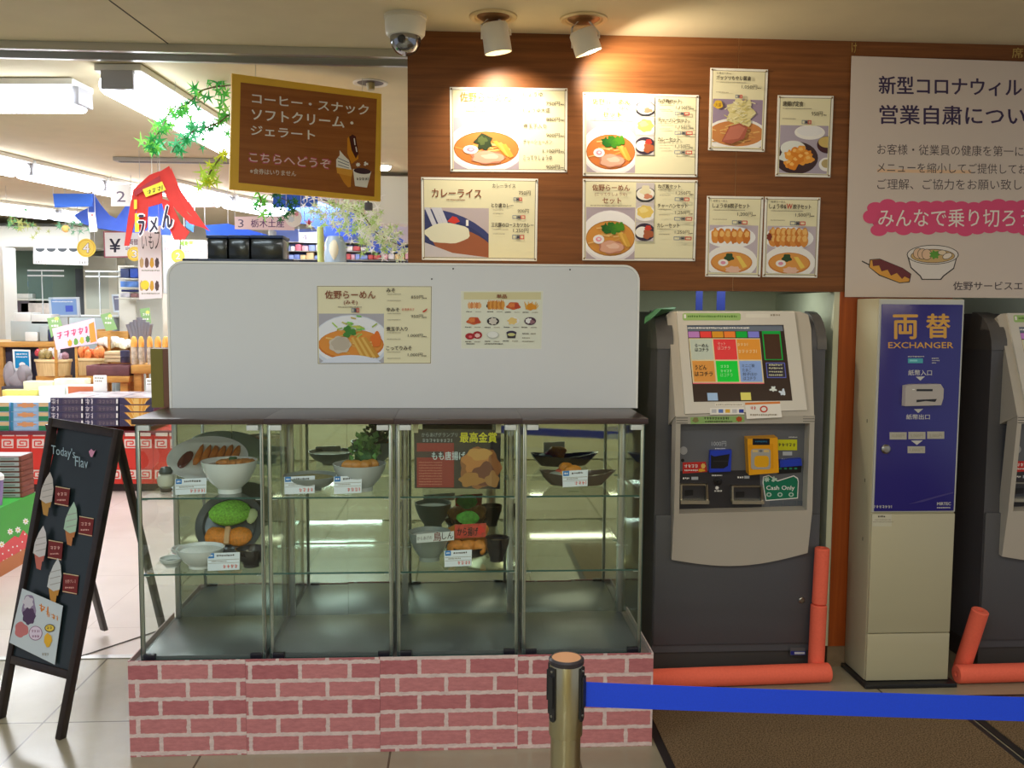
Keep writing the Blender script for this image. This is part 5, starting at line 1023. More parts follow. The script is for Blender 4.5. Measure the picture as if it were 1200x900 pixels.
A = Art(R4, 2); A.text('から揚げ', 536, 618, 560, 628, ink(60, 30, 30), .04); A.lump(563.5, 621, 4, 5, ink(226, 60, 50), 4, .2); A.build('red_card_lettering', t)
R4 = planeY(3.262); o = slab(R4, [(488, 626), (532, 622.5), (532, 633), (488, 636.5)], .002, P('strip_white', (214, 218, 214), .4), 'name_strip'); tag(o, 'narrow white strip with black characters leaning on the pedestal bowl', 'sign')
A = Art(R4, 2); A.x0 = 489; A.slope = -.08; A.text('からあげの', 489, 629, 506, 633.5, PDARK); A.text('鳥', 508, 625.5, 517, 636, ink(120, 50, 44), .03); A.text('しん', 518, 626.5, 531, 634.5, PDARK, .02); A.build('strip_lettering', o)
mb = MB(); q = onshelf(510, 3.266, ZS2); mb.box(q.x-.05, q.x+.05, 3.265, 3.268, ZS2+.0005, R4(510, 632).z, GLASS); mb.build('clear_stand', o, smooth=False)
price_card('price card before the chicken tray in the third cabinet', 520.5, 553, 644, 664.5, 3.245, ZS2, '550円')
# cabinet four: boat-shaped dish
c = onshelf(676, 3.40, ZS1); t = thing('boat_dish', 'long dark boat-shaped dish with an orange fritter in the rightmost cabinet', 'dish', c)
mb = MB(); vs = []; fs = []; n = 36
for q, h in ((.45, 0), (.7, .004), (.9, .022), (1, .045), (.96, .045), (.86, .026), (.6, .012), (0, .010)):
    for i in range(n):
        a = 2*math.pi*i/n; e = .14*q*math.cos(a); vs.append(c+Vector((e*(1 if q < 1 or math.cos(a) < .9 else 1.08), .062*q*math.sin(a), h+(.014*(abs(e)/.14)**2 if q > .85 else 0))))
for k in range(7):
    for i in range(n): fs.append((k*n+i, k*n+(i+1) % n, (k+1)*n+(i+1) % n, (k+1)*n+i))
fs.append(list(range(n))[::-1])
mb.add(vs, fs, P('boat_brown', (86, 74, 64), .25, coat=.3)); mb.build('dish', t)
for i, (a, b_, z, r_) in enumerate(((-.03, -.01, .045, .03), (-.015, -.02, .060, .026), (-.04, .01, .066, .024))): MB().blob(c+Vector((a, b_, z)), (r_*1.1, r_*.7, r_*.8), P('fritter_orange', (222, 142, 36), .5, noise=.2, nscale=60), i, .2).build('fritter', t)
MB().blob(c+Vector((-.075, -.005, .036)), (.036, .03, .018), P('rice_grey', (176, 184, 172), .5), 5, .1).build('radish', t); MB().blob(c+Vector((-.066, .0, .052)), (.014, .012, .010), P('pickle_red', (196, 84, 66), .5), 2, .2).build('pickle', t)
price_card('price card before the boat-shaped dish in the rightmost cabinet', 659, 689, 550.5, 571, 3.25, ZS1, '680円')

# ================================================================== COUNTER BEHIND THE CABINETS
x0, x1 = -1.08, .55
sc = thing('service_counter', 'tall pale counter behind the white board, only its dark ledge showing', 'counter', ((x0+x1)/2, 3.8, 0))
zc = oY(280, 305, 3.8).z
MB().box(x0, x1, 3.69, 3.86, 0, zc-.03, BEIGE, .003).build('panel', sc); lx0, lx1 = oY(216, 304, 3.72).x, oY(345, 304, 3.72).x
MB().box(lx0, lx1, 3.69, 4.02, zc-.03, zc, P('ledge_navy', (38, 46, 72), .35), .003).build('ledge', sc)
CD = P('tub_dark', (38, 44, 46), .2, coat=.3)
for i, (a, b_) in enumerate(((244, 268), (269, 294), (295, 333))):
    p, q = oY(a, 300, 3.8), oY(b_, 300, 3.8); zt = oY(a, 276, 3.8).z
    t = thing('dark_tub', ('left dark translucent tub on the counter ledge above the white board', 'middle dark tub on the counter ledge above the white board', 'right and widest dark tub on the counter ledge above the white board')[i], 'tub', ((p.x+q.x)/2, 3.84, zc), 'dark tubs on the ledge')
    MB().box(p.x+.001, q.x-.001, 3.78, 3.92, zc+.0005, zt-.012, CD, .006).build('tub', t); MB().box(p.x-.001, q.x+.001, 3.775, 3.925, zt-.0118, zt, P('tub_lid', (36, 62, 110), .3), .003).build('lid', t)
# ================================================================== SHOP BEYOND THE SHUTTER RAIL
YBK = 13.0
def pbox(mb, x0, x1, y0, y1, Y, d, m, bev=0):
    """box whose front face covers the pixel rectangle at distance Y, d deep"""
    a, b = oY(x0, y0, Y), oY(x1, y1, Y); mb.box(a.x, b.x, Y, Y+d, min(a.z, b.z), max(a.z, b.z), m, bev); return mb
plain('wall_back_shop', SHOPWALL, -11, 1.5, YBK, YBK+.1, 0, 2.69)
plain('wall_left_shop', SHOPWALL, -11.1, -11, 4.62, YBK, 0, 2.69)
# right-hand wall of the shop, starting behind the wood panel
plain('wall_right_shop', P('pale_partition', (214, 204, 186), .7), -.02, .08, 4.8, YBK, 0, 2.69)
# header, dark office recess and white pillar at the far left
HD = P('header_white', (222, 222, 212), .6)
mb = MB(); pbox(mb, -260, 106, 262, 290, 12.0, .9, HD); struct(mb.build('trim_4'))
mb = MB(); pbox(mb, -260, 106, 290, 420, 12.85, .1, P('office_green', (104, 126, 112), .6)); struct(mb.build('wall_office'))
mb = MB(); pbox(mb, -8, 7, 289, 402, 10.6, .3, P('pillar_white', (228, 226, 216), .5)); struct(mb.build('wall_pillar'))
mb = MB(); pbox(mb, 97, 140, 300, 420, 12.6, .3, P('column_grey', (196, 194, 176), .6)); pbox(mb, 88, 100, 315, 400, 12.7, .1, P('column_dark', (66, 72, 76), .6)); struct(mb.build('wall_column'))

mb = MB(); pbox(mb, 428, 500, 206, 262, 7.75, .3, HD); struct(mb.build('trim_5'))
mb = MB(); a_ = oY(438, 284, 9.9); b_ = oY(500, 284, 9.9); mb.box(a_.x, b_.x, 9.9, 10.0, a_.z, 2.69, P('beam_mauve', (196, 186, 186), .6)); struct(mb.build('trim_6'))
# ---- fluorescent lamps
def tube_lamp(a, b, label, r=.052, emit=9, plate=True, n=2):
    a, b = Vector(a), Vector(b); m_ = (a+b)/2; t = thing('fluorescent_lamp', label, 'ceiling lamp', (m_.x, m_.y, 2.60), 'shop ceiling lamps')
    d = (b-a).normalized(); s = Vector((-d.y, d.x, 0))
    BODY = P('lamp_body', (220, 218, 210), .4); GLOW = P('lamp_glow', (238, 244, 255), .4, emit=emit)
    MB().obox(a-s*.11+Vector((0, 0, .055)), b-a, s*.22, (0, 0, .032), BODY, .004).build('housing', t)
    for k in ((-.052, .052) if n == 2 else (0,)): MB().cyl(a+s*k+d*.03+Vector((0, 0, .0)), b+s*k-d*.03+Vector((0, 0, .0)), r, GLOW, n=12).build('tube', t)
    for e, sg in ((a, 1), (b, -1)):
        MB().obox(e-s*.075-d*.012*sg+Vector((0, 0, -.03)), d*.035*sg, s*.15, (0, 0, .085), P('lamp_end', (170, 170, 176), .4), .003).build('end_cap', t)
    return t
ZL = 2.60
tube_lamp(oZ(-70, 118, ZL), oZ(98, 118, ZL), 'bright tube lamp nearest the rail at the left edge of the ceiling')
tube_lamp(oZ(138, 97, ZL), oZ(290, 182, ZL), 'tube lamp running away behind the brown hanging sign')
tube_lamp(oZ(-40, 186, ZL), oZ(24, 200, ZL), 'tube lamp at the left edge of the ceiling, second line, near half')
tube_lamp(oZ(28, 201, ZL), oZ(112, 219, ZL), 'tube lamp in the second ceiling line, middle piece')
tube_lamp(oZ(116, 220, ZL), oZ(170, 230, ZL), 'tube lamp in the second ceiling line, piece above the white number two sign')
tube_lamp(oZ(-30, 242, ZL), oZ(60, 252, ZL), 'tube lamp in the far left ceiling line')
tube_lamp(oZ(66, 252.4, ZL), oZ(105, 257, ZL), 'short tube lamp in the far left ceiling line, right end')
tube_lamp(oZ(196, 222, ZL), oZ(262, 237, ZL), 'tube lamp beyond the red noodle banner')
tube_lamp(oZ(268, 238, ZL), oZ(330, 250, ZL), 'tube lamp just above the number three sign')
tube_lamp(oZ(334, 251, ZL), oZ(380, 259, ZL), 'far tube lamp behind the white round badge')
mb = MB(); a, b = oZ(132, 188, 2.66), oZ(275, 190, 2.66); d_ = (b-a).normalized(); mb.obox(a, b-a, Vector((-d_.y, d_.x, 0))*.12, (0, 0, .028), P('vent_grey', (176, 170, 160), .5), .004)
mb.obox(a+d_*.03+Vector((0, .025, -.002)), (b-a)*.97, Vector((-d_.y, d_.x, 0))*.06, (0, 0, .002), P('vent_slot', (96, 92, 86), .6)); o = mb.build('ceiling_vent'); tag(o, 'long narrow slot vent across the shop ceiling', 'vent')
c = oZ(450, 194, 2.69); t = thing('ceiling_downlight', 'small glowing downlight right of the brown hanging sign', 'downlight', (c.x, c.y, 2.67)); MB().lathe([(.07, 2.689), (.07, 2.684), (.055, 2.682)], (c.x, c.y, 0), P('downlight_rim', (214, 210, 200)), 20).build('rim', t); MB().lathe([(.055, 2.683), (.05, 2.665), (.03, 2.652), (0, 2.648)], (c.x, c.y, 0), P('downlight_glow', (255, 250, 240), .4, emit=12), 20).build('lens', t)

# ---- hanging cloths, signs and badges
def hang(name, label, cat, pts, Y, m, th=.01, group=None, wires=True):
    f = planeY(Y); o = slab(f, pts, th, m, name); tag(o, label, cat, group)
    ys = min(p[1] for p in pts); top = sorted(p for p in pts if p[1] < ys+6)
    if wires:
        mb = MB()
        for px, py in (top[0], top[-1]): q = f(px, py); mb.tube([q+Vector((0, th/2, -.005)), Vector((q.x, Y+th/2, 2.69))], .003, P('hang_wire', (200, 200, 196), .4), 5)
        mb.build('hanging_wire', o)
    return o, f
BLUES = cloth('cloth_blue', (112, 146, 236)); DEEP = cloth('banner_deep_blue', (84, 130, 222), .35)
WSIGN = P('sign_white', (242, 240, 236), .45); YDISC = P('disc_yellow', (246, 216, 80), .5); PINKP = P('sign_pink_white', (240, 216, 216), .5)
def wave(x0, x1, yt, yb, n, amp):
    pts = [(x0, yt), (x1, yt)]
    for i in range(n*6+1): u = i/(n*6); pts.append((x1+(x0-x1)*u, yb-amp*abs(math.sin(math.pi*n*u))))
    return pts
hang('blue_cloth', 'pale blue scalloped cloth hanging left of the red noodle banner', 'cloth', [(104, 243), (109, 226), (118, 240), (128, 252), (136, 256), (142, 248), (148, 240), (170, 236), (200, 240), (200, 276), (150, 272), (116, 268), (96, 262), (86, 252)], 9.2, BLUES)
hang('blue_banner', 'deep blue starry strip hanging left of the number two sign', 'banner', [(62, 227), (108, 227), (108, 242), (64, 243)], 8.8, DEEP)
hang('blue_banner', 'deep blue strip hanging above the white round badge', 'banner', [(320, 228), (372, 228), (372, 243), (320, 243)], 8.6, DEEP)
hang('blue_banner', 'narrow blue flag between the number two disc and the dark tubs', 'banner', [(218, 254), (228, 254), (226, 272), (218, 266)], 9.6, DEEP)
hang('blue_banner', 'blue strip hanging low just above the dark tubs', 'banner', [(240, 264), (267, 262), (330, 280), (332, 285), (242, 276)], 9.0, DEEP)
hang('blue_cloth', 'large pale blue scalloped cloth right of the brown hanging sign', 'cloth', [(334, 243), (372, 236), (415, 250), (440, 262), (474, 282), (474, 296), (440, 296), (420, 275), (400, 283), (380, 276), (362, 262), (346, 262)], 9.4, BLUES)
def numsign(label, pts, Y, txt, box, m=WSIGN, c=(110, 96, 120), bold=.0):
    o, f = hang('number_sign', label, 'sign', pts, Y, m); A = Art(f, 2); A.text(txt, *box, ink(*c), bold); A.build('lettering', o); return o, f
numsign('white square hanging sign with a grey number two', [(130, 216), (153, 216), (153, 241.5), (130, 241.5)], 8.2, '2', (136.5, 224, 147, 236.5))
o, f = numsign('white hanging sign with a number three and purple characters', [(275, 254), (345, 252.5), (345, 270), (275, 268.5)], 8.8, '3', (279, 257, 285.5, 266.5), PINKP)
A = Art(f, 3); A.text('栃木土産', 294, 257, 333, 266.5, ink(110, 76, 116), .03); A.build('purple_lettering', o)
numsign('small hanging sign with a number four behind the tubs', [(350, 272.5), (376, 271.5), (376, 285), (350, 284)], 10.5, '4', (354.5, 275, 359.5, 281.5))
o, f = numsign('pink hanging sign with a brush-written character right of the red banner', [(200, 220.5), (252, 220.5), (252, 242.5), (200, 243.5)], 9.0, 'ん', (225, 226, 233, 236.5), P('sign_rose', (214, 160, 154), .5), (80, 40, 44), .03)
A = Art(f, 3); A.mutter(235, 226, 248, 1, PBROWN); A.mutter(235, 229, 243, 1, PBROWN); A.mutter(235, 235, 247, 1, PBROWN); A.build('small_print', o)
def disc(label, cx, cy, r, Y, ch):
    o, f = hang('number_disc', label, 'sign', [(cx+r*math.cos(math.radians(a)), cy-r*math.sin(math.radians(a))) for a in range(90, 450, 12)], Y, YDISC, group='yellow number discs'); A = Art(f, 2); A.ell(cx, cy, r*.88, r*.88, ink(236, 190, 60)); A.ell(cx, cy, r*.80, r*.80, ink(248, 220, 96)); A.text(ch, cx-r*.36, cy-r*.52, cx+r*.36, cy+r*.52, ink(150, 110, 70), .09); A.k += 1; A.text(ch, cx-r*.33, cy-r*.48, cx+r*.33, cy+r*.48, PWHITE, .03); A.build('number', o)
disc('yellow disc with a white number four', 101, 290.5, 11, 9.6, '4'); disc('yellow disc with a white number three, beside the white menu board', 157.5, 297.5, 8.5, 9.8, '3'); disc('yellow disc with a white number two, left of the dark tubs', 208.5, 300, 8, 9.4, '2')
o, f = hang('exchange_sign', 'white hanging sign with a large black yen mark', 'sign', [(121, 271), (166, 271), (166, 301.5), (122, 302)], 10.2, P('sign_frame_red', (176, 96, 110), .5)); A = Art(f, 2); A.poly([(122.5, 272.5), (165, 272.5), (165, 300), (123.5, 300.5)], ink(240, 240, 240)); A.text('¥', 128.5, 280, 141, 295.5, ink(40, 40, 60), .05); A.text('両替', 151, 280, 162, 287, ink(120, 70, 84), .03); A.mutter(147, 290, 163, 3, ink(120, 70, 84)); A.build('lettering', o)
o, f = hang('paper_strip', 'narrow white paper strip hanging over the left shop counter', 'sign', [(103, 249), (111, 249), (114, 271), (105, 272)], 8.9, WSIGN)
A = Art(f, 2); A.lump(108, 252, 1.4, 1, PRED, 1); A.build('red_mark', o)
o, f = hang('round_badge', 'round white badge with a pink mark hanging below the brown sign', 'decoration', [(344+10*math.cos(math.radians(a)), 255.5-10.5*math.sin(math.radians(a))) for a in range(90, 450, 15)], 8.3, WSIGN); A = Art(f, 2); A.lump(347.5, 251, 2.4, 2.2, ink(226, 150, 170), 3, .3); A.lump(341, 257, 4, 3.4, ink(214, 226, 236), 5, .2); A.build('print', o)
def star(cx, cy, r): return [(cx+(r if i % 2 == 0 else r*.45)*math.sin(math.pi*i/5), cy-(r if i % 2 == 0 else r*.45)*math.cos(math.pi*i/5)) for i in range(10)]
o, f = hang('star_decoration', 'pink star with a number, right of the round badge', 'decoration', star(362, 261, 6), 8.3, P('star_pink', (244, 206, 214), .5), group='hanging stars'); A = Art(f, 2); A.text('1', 361, 258.5, 363.5, 264.5, ink(200, 70, 100), .05); A.build('number', o)
hang('star_decoration', 'pale blue star among the white lit leaves', 'decoration', star(391, 264, 5), 8.3, P('star_blue', (200, 226, 246), .5), group='hanging stars')
hang('star_decoration', 'small pink star low beside the far shelves', 'decoration', star(427, 282, 4), 9.0, P('star_pink', (244, 206, 214), .5), group='hanging stars')
# red noodle banner with cut tails
RD = cloth('banner_cloth_red', (236, 88, 82), .3); RB = 6.6
f = planeY(RB); rb = thing('noodle_banner', 'red cloth banner with black noodle lettering and trailing tails', 'banner', f(190, 240))
slab(f, [(156, 222), (175, 205), (188, 200), (190, 214), (190, 238), (176, 242), (158, 246)], .008, RD, 'banner_cloth', rb)
for pts in ([(156, 222), (163, 224), (157, 262), (151, 288), (145.5, 288), (150, 255)], [(186, 202), (198, 194.5), (203, 206), (206, 224), (220, 250), (240, 266), (246, 271), (238, 267), (222, 262), (206, 246), (196, 232), (188, 216)], [(188, 232), (200, 236), (212, 262), (222, 272), (216, 281), (204, 281), (196, 262)], [(160, 240), (174, 238), (172, 266), (166, 276), (160, 262)], [(200, 196), (212, 224), (226, 244), (240, 264), (246, 271), (230, 259), (212, 240), (203, 224)]):
    slab(plane_fn((0, RB-.004*len(pts)/6, 0), (0, -1, 0)), pts, .006, RD, 'tail', rb)
A = Art(planeY(RB-.03), 1); A.poly([(157, 224), (187, 206), (188, 212), (158, 230)], ink(170, 40, 50)); A.poly([(167, 222), (190, 212.5), (194.5, 222.5), (171, 231)], ink(248, 226, 60)); A.slope = -.33; A.x0 = 172; A.mutter(172.5, 223, 190, 5.5, ink(60, 50, 30)); A.slope = 0
A.rect(157, 234, 160.5, 245, ink(246, 210, 60)); A.rect(158, 250, 163, 272, ink(246, 210, 60)); A.text('ラ', 162, 251, 169, 277, ink(250, 240, 240), .12); A.k += 1; A.text('ラ', 162.5, 252, 168.5, 276, ink(50, 46, 66), .06); A.text('ー', 175, 254, 184, 272, ink(250, 240, 240), .12); A.k += 1; A.text('メ', 175.5, 255, 184.5, 272, ink(50, 46, 66), .06); A.text('ん', 190, 240, 203, 268, ink(250, 240, 240), .1); A.k += 1; A.text('ん', 191, 241, 202, 267, ink(50, 46, 66), .05); A.build('banner_lettering', rb)
mb = MB()
for px, py in ((178, 204), (187, 201)): q = f(px, py); mb.tube([q, Vector((q.x, RB, 2.69))], .002, ALU, 5)
mb.build('hanging_wire', rb)
# white menu board below the banner
f = planeY(6.9); o = slab(f, [(161, 274), (188, 264), (190, 349), (163, 351)], .012, P('board_pinkish', (240, 226, 226), .5), 'menu_board'); tag(o, 'tall white hanging menu board with small food pictures', 'menu board')
A = Art(f, 2); 
for x, ch in ((166, 'い'), (174, 'も'), (181, 'フ')): A.text(ch, x, 276-(x-166)*.3, x+6, 292, ink(70, 60, 60), .0)
for y in (302, 329):
    for i in range(4): A.lump(166+6*i, y+6, 2.4, 6, (ink(206, 170, 120), ink(120, 90, 80), ink(214, 160, 60), ink(90, 70, 70))[i], i, .1)
A.ell(170, 334, 5, 5.5, ink(244, 214, 70)); A.mutter(166, 316, 187, 2, PGREY); A.mutter(166, 343, 187, 2, PGREY); A.build('pictures', o)
mb = MB(); q = f(165, 274); q2 = f(186, 266); mb.tube([q+Vector((0, .006, 0)), Vector((q.x, 6.906, 2.69))], .002, ALU, 5); mb.tube([q2+Vector((0, .006, 0)), Vector((q2.x, 6.906, 2.69))], .002, ALU, 5); mb.build('hanging_wire', o)
# half curtain
f = planeY(11.985); o = slab(f, [(39, 287), (103, 287), (103, 311), (39, 309)], .01, WSIGN, 'half_curtain'); tag(o, 'white half curtain with black half rounds over the office opening', 'curtain'); A = Art(f, 2)
for i in range(4): A.ell(47+13*i, 291, 5.5, 4.2, ink(66, 72, 76), 0, 16, 0, 180); 
for x in (53, 67, 81): A.rect(x, 297, x+.5, 311, PGREY)
A.mutter(41, 305, 52, 3, PDARK); A.mutter(92, 306, 102, 3, PDARK); A.build('print', o)

# ---- artificial maple sprays
def garland(label, pts, Y, n, col, spread, seed, size=.036, droop=.5):
    r = random.Random(seed); w_ = [oY(x, y, Y+r.uniform(-.05, .05)) for x, y in pts]
    t = thing('maple_spray', label, 'artificial leaves', w_[0], 'artificial maple sprays')
    MB().tube(w_, .004, P('twig', (96, 84, 50), .7), 5).build('twig', t)
    mb = MB(); L = [cloth('leaf_%02x%02x%02x' % c, c) for c in col]
    for i in range(n):
        u = r.random()*(len(w_)-1); k = int(u); p = w_[k].lerp(w_[min(k+1, len(w_)-1)], u-k)+Vector((r.gauss(0, spread), r.gauss(0, spread), r.gauss(-spread*droop, spread)))
        s = size*r.uniform(.7, 1.25); a0 = r.uniform(0, 6.28); ux_ = Vector((1, r.uniform(-.7, .7), r.uniform(-.3, .3))).normalized(); nn = Vector((r.uniform(-.6, .6), -1, r.uniform(-.5, .5))).normalized(); v_ = nn.cross(ux_).normalized()
        q = []
        for j in range(10): a = a0+j*math.pi/5; rr_ = (s if j % 4 else s*1.25) if j % 2 == 0 else s*.24; q.append(p+ux_*(rr_*math.cos(a))+v_*(rr_*math.sin(a)))
        mb.add([p+nn*.004]+q, [(0, 1+j, 1+(j+1) % 10) for j in range(10)], r.choice(L))
    mb.build('leaves', t, smooth=False)
    q = max(w_, key=lambda v: v.z); MB().tube([q, Vector((q.x, q.y, 2.69))], .0012, ALU, 5).build('hanging_thread', t)
G1 = ((96, 196, 90), (64, 156, 84), (140, 214, 96)); G2 = ((70, 176, 110), (110, 206, 150)); YG = ((214, 222, 70), (176, 206, 80)); WG_LIT = ((250, 252, 244), (232, 244, 206), (190, 222, 140));  # last palette: lamp light on the leaves put into whitish leaf colours
garland('green maple spray at the upper left edge of the brown hanging sign', [(276, 99), (250, 102), (236, 106), (222, 120), (208, 128)], 4.75, 30, G1, .03, 1)
garland('green maple spray hanging lowest to the left, before the tube lamp', [(206, 124), (196, 135), (190, 150), (178, 165), (172, 172)], 4.75, 34, G1, .022, 2)
garland('pale green maple tuft over the lamp beside the brown sign', [(232, 150), (218, 160), (206, 170), (202, 178)], 4.8, 30, G2, .03, 3)
garland('small maple tuft just touching the left edge of the brown sign', [(276, 130), (266, 136), (256, 144), (240, 150)], 4.75, 16, G1, .03, 4)
garland('yellow maple spray trailing down left of the brown sign', [(262, 180), (254, 190), (246, 202), (243, 211)], 4.75, 22, YG, .016, 5)
garland('green sprig below the lower left corner of the brown sign', [(302, 225), (306, 235), (304, 243)], 5.3, 14, G1, .02, 6)
garland('dark green maple spray in front of the deep blue strip', [(330, 232), (338, 236), (333, 246)], 7.4, 30, ((54, 110, 70), (74, 136, 80)), .05, 7)
garland('white lit maple bunch right below the brown sign', [(378, 234), (400, 240), (424, 250), (434, 264)], 6.6, 190, WG_LIT, .085, 8)
garland('white lit and yellow maple spray running down to the far shelves', [(424, 262), (440, 272), (456, 282), (474, 290)], 7.0, 120, WG_LIT, .055, 9)
garland('green leaf tuft at the far left, over the office opening', [(8, 254), (20, 258), (36, 266)], 9.0, 26, ((130, 190, 130), (196, 206, 130)), .06, 10)
garland('leaf tuft over the office opening, right of the first', [(62, 262), (78, 262), (96, 266)], 9.0, 24, ((130, 190, 150), (206, 206, 190)), .05, 11)
c = oY(77, 268, 9.0); t = thing('orange_ball', 'small orange paper ball over the office opening', 'decoration', c); MB().blob((c.x, c.y, c.z), (.035, .035, .035), P('ball_orange', (246, 196, 110), .5), 1, .02).build('ball', t); MB().tube([c+Vector((0, 0, .03)), Vector((c.x, c.y, 2.69))], .002, ALU, 5).build('string', t)

# ---- cash counter with its equipment
WD = wood('counter_wood', (176, 124, 56), (206, 156, 84), (2, 2, 8), .4)
YC = 9.6
cc = thing('cash_counter', 'wooden cash counter with dark front at the far left', 'counter', oY(30, 470, YC))
a, b = oY(-120, 400, YC), oY(66, 407, YC)
MB().box(a.x, b.x, YC, YC+.7, b.z, a.z, WD, .006).build('worktop', cc); mb = MB(); mb.box(a.x, b.x-.02, YC+.06, YC+.66, .0, b.z-.001, P('counter_dark', (46, 42, 62), .6)); mb.build('front', cc)
mb = MB(); e = oY(4, 440, YC); mb.box(e.x-.08, e.x, YC+.01, YC+.06, 0, b.z-.001, WD); mb.box(b.x-.18, b.x-.02, YC+.01, YC+.06, 0, b.z-.001, WD); mb.build('wood_upright', cc)
ZC = a.z
f = planeY(YC-.02); o = slab(f, [(14.5, 409.5), (35, 410), (36.5, 437), (16, 436.5)], .01, WSIGN, 'blue_sign'); tag(o, 'small white and blue sign on the front of the cash counter', 'sign'); A = Art(f, 2); A.poly([(17, 411.5), (33.5, 412), (34.5, 432), (18, 431.5)], ink(30, 136, 190)); A.mutter(19, 414, 32, 1.8, PWHITE); A.mutter(19, 417.5, 32, 1.6, PWHITE); A.ell(26, 427, 3.6, 2.6, PWHITE); A.build('print', o)
c = oY(20, 450, YC-.25); t = thing('folded_cart', 'grey folded items leaning under the cash counter', 'bag', (c.x, YC-.2, .0)); 
for i, (x, y, rx, rz) in enumerate(((12, 440, .05, .12), (22, 446, .12, .08), (28, 440, .07, .09))): p = oY(x, y, YC-.12); MB().blob(p, (rx, .06, rz*1.2), P('bag_grey', (150, 146, 150), .7), i, .2).build('bundle', t)
MB().box(c.x-.18, c.x+.10, YC-.20, YC-.02, 0, oY(20, 452, YC-.12).z, P('bag_shelf', (80, 76, 84), .6), .01).build('shelf', t)
ACR = glass('acrylic', (.9, .94, .95), 1.5)
def screen(label, x0, x1, y0, y1, Y, yp=None):
    f = planeY(Y); t = thing('sneeze_screen', label, 'screen', f((x0+x1)/2, y1), 'clear counter screens'); mb = MB(); pbox(mb, x0, x1, y0, y1, Y, .006, ACR); mb.build('clear_sheet', t, smooth=False); mb = MB(); FRW = P('screen_rail', (214, 220, 220), .3)
    pbox(mb, x0, x1+12, y0, y0+2, Y-.01, .02, FRW); pbox(mb, x0+(x1-x0)*.55, x0+(x1-x0)*.55+2.5, y0, y1+48 if Y < 11 else 368.8, Y-.01, .02, FRW); pbox(mb, x0, x1+12, y0+6, y0+8, Y-.01, .02, FRW); mb.build('rail', t)
screen('clear hanging counter screen, left of two', 32, 62, 316, 352, 10.12); screen('clear hanging counter screen, right of two', 100, 128, 317, 362, 11.45)
def monitor(label, pts, Y, c1, c2):
    f = planeY(Y); base = f((pts[0][0]+pts[1][0])/2, pts[2][1]+4); t = thing('cash_register_display', label, 'monitor', (base.x, Y, base.z), 'register displays')
    slab(f, pts, .03, P('display_frame', (206, 216, 226), .35), 'case', t); cx = sum(p[0] for p in pts)/4; cy = sum(p[1] for p in pts)/4
    s = [(cx+(x-cx)*.84, cy+(y-cy)*.80) for x, y in pts]; A = Art(f, 2); A.poly(s, P('display_%d' % c1[0], c1, .3, emit=.25)); A.poly([(cx+(x-cx)*.3+6, cy+(y-cy)*.4+2) for x, y in s], P('display_%d' % c2[0], c2, .3, emit=.2)); A.mutter(s[0][0]+2, s[0][1]+2, s[1][0]-4, 1.5, PWHITE); A.build('screen', t)
    MB().box(base.x-.04, base.x+.04, Y+.01, Y+.06, ZC if Y < 11 else oY(100, 369, 11.4).z+.001, base.z+.08, P('display_neck', (190, 196, 200), .4), .004).build('neck', t)
monitor('register display with blue screen, left of two', [(56.5, 348.5), (92, 348), (93.5, 371), (58.5, 371.5)], 10.18, (120, 150, 196), (70, 90, 190)); monitor('grey register display, right of two', [(130.5, 345), (153, 344.5), (156.5, 365), (133, 366)], 11.5, (112, 112, 130), (126, 120, 136))
def lumpthing(name, label, cat, parts, Y, group=None):
    """thing built of boxes given as pixel rectangles"""
    x0 = min(p[0] for p in parts); x1 = max(p[1] for p in parts); yb = max(p[3] for p in parts); t = thing(name, label, cat, oY((x0+x1)/2, yb, Y), group)
    for (a, b, c_, d_, dep, m, nm) in parts: mb = MB(); pbox(mb, a, b, c_, d_, Y, dep, m, .006); mb.build(nm, t)
    return t
GR = P('register_grey', (176, 186, 184), .45); GR2 = P('register_white', (224, 226, 220), .4)
lumpthing('cash_register', 'grey cash register on the wooden cash counter', 'cash register', [(12, 58, 376, 400, .3, GR, 'body'), (16, 36, 366, 377, .25, GR2, 'printer'), (36, 60, 368, 380, .2, GR2, 'keyboard')], 9.75)
lumpthing('card_terminal', 'small white card terminal at the front of the cash counter', 'card terminal', [(29, 44, 389, 400, .07, GR2, 'body'), (46, 56, 382, 400, .07, GR, 'handset'), (56.5, 60, 386, 400, .07, P('terminal_navy', (50, 56, 96), .4), 'cradle')], 9.66)
f = planeY(12.4); 
lumpthing('low_cabinet', 'grey low cabinet standing behind the cash counter', 'cabinet', [(66, 137, 372, 519, .3, P('cabinet_grey', (160, 170, 172), .5), 'body'), (66, 137, 369, 372, .32, P('cabinet_top', (200, 206, 204), .5), 'top')], 11.4)
t = lumpthing('office_shelf', 'shelf with dark goods seen in the office opening', 'shelf', [(7, 60, 350, 352.5, .2, P('shelf_white', (216, 214, 200), .5), 'board'), (8, 34, 352.5, 368, .2, P('goods_dark', (70, 60, 66), .6, noise=.6, nscale=6), 'goods'), (24, 58, 355, 368, .19, P('goods_pale', (200, 190, 180), .6, noise=.3, nscale=8), 'boxes'), (15, 38, 344, 350, .1, P('shelf_label', (200, 200, 190), .5), 'label')], 12.645)
t = lumpthing('goods_shelf', 'white wall shelf with blue packets left of the menu board', 'shelf', [(139, 162, y, y+1.5, .25, P('shelf_white', (216, 214, 200)), 'board') for y in (312, 326.5, 337, 349)], 11.2)
mb = MB(); pbox(mb, 138, 163, 311, 519, 11.46, .04, P('shelf_white', (216, 214, 200))); mb.build('back', t)
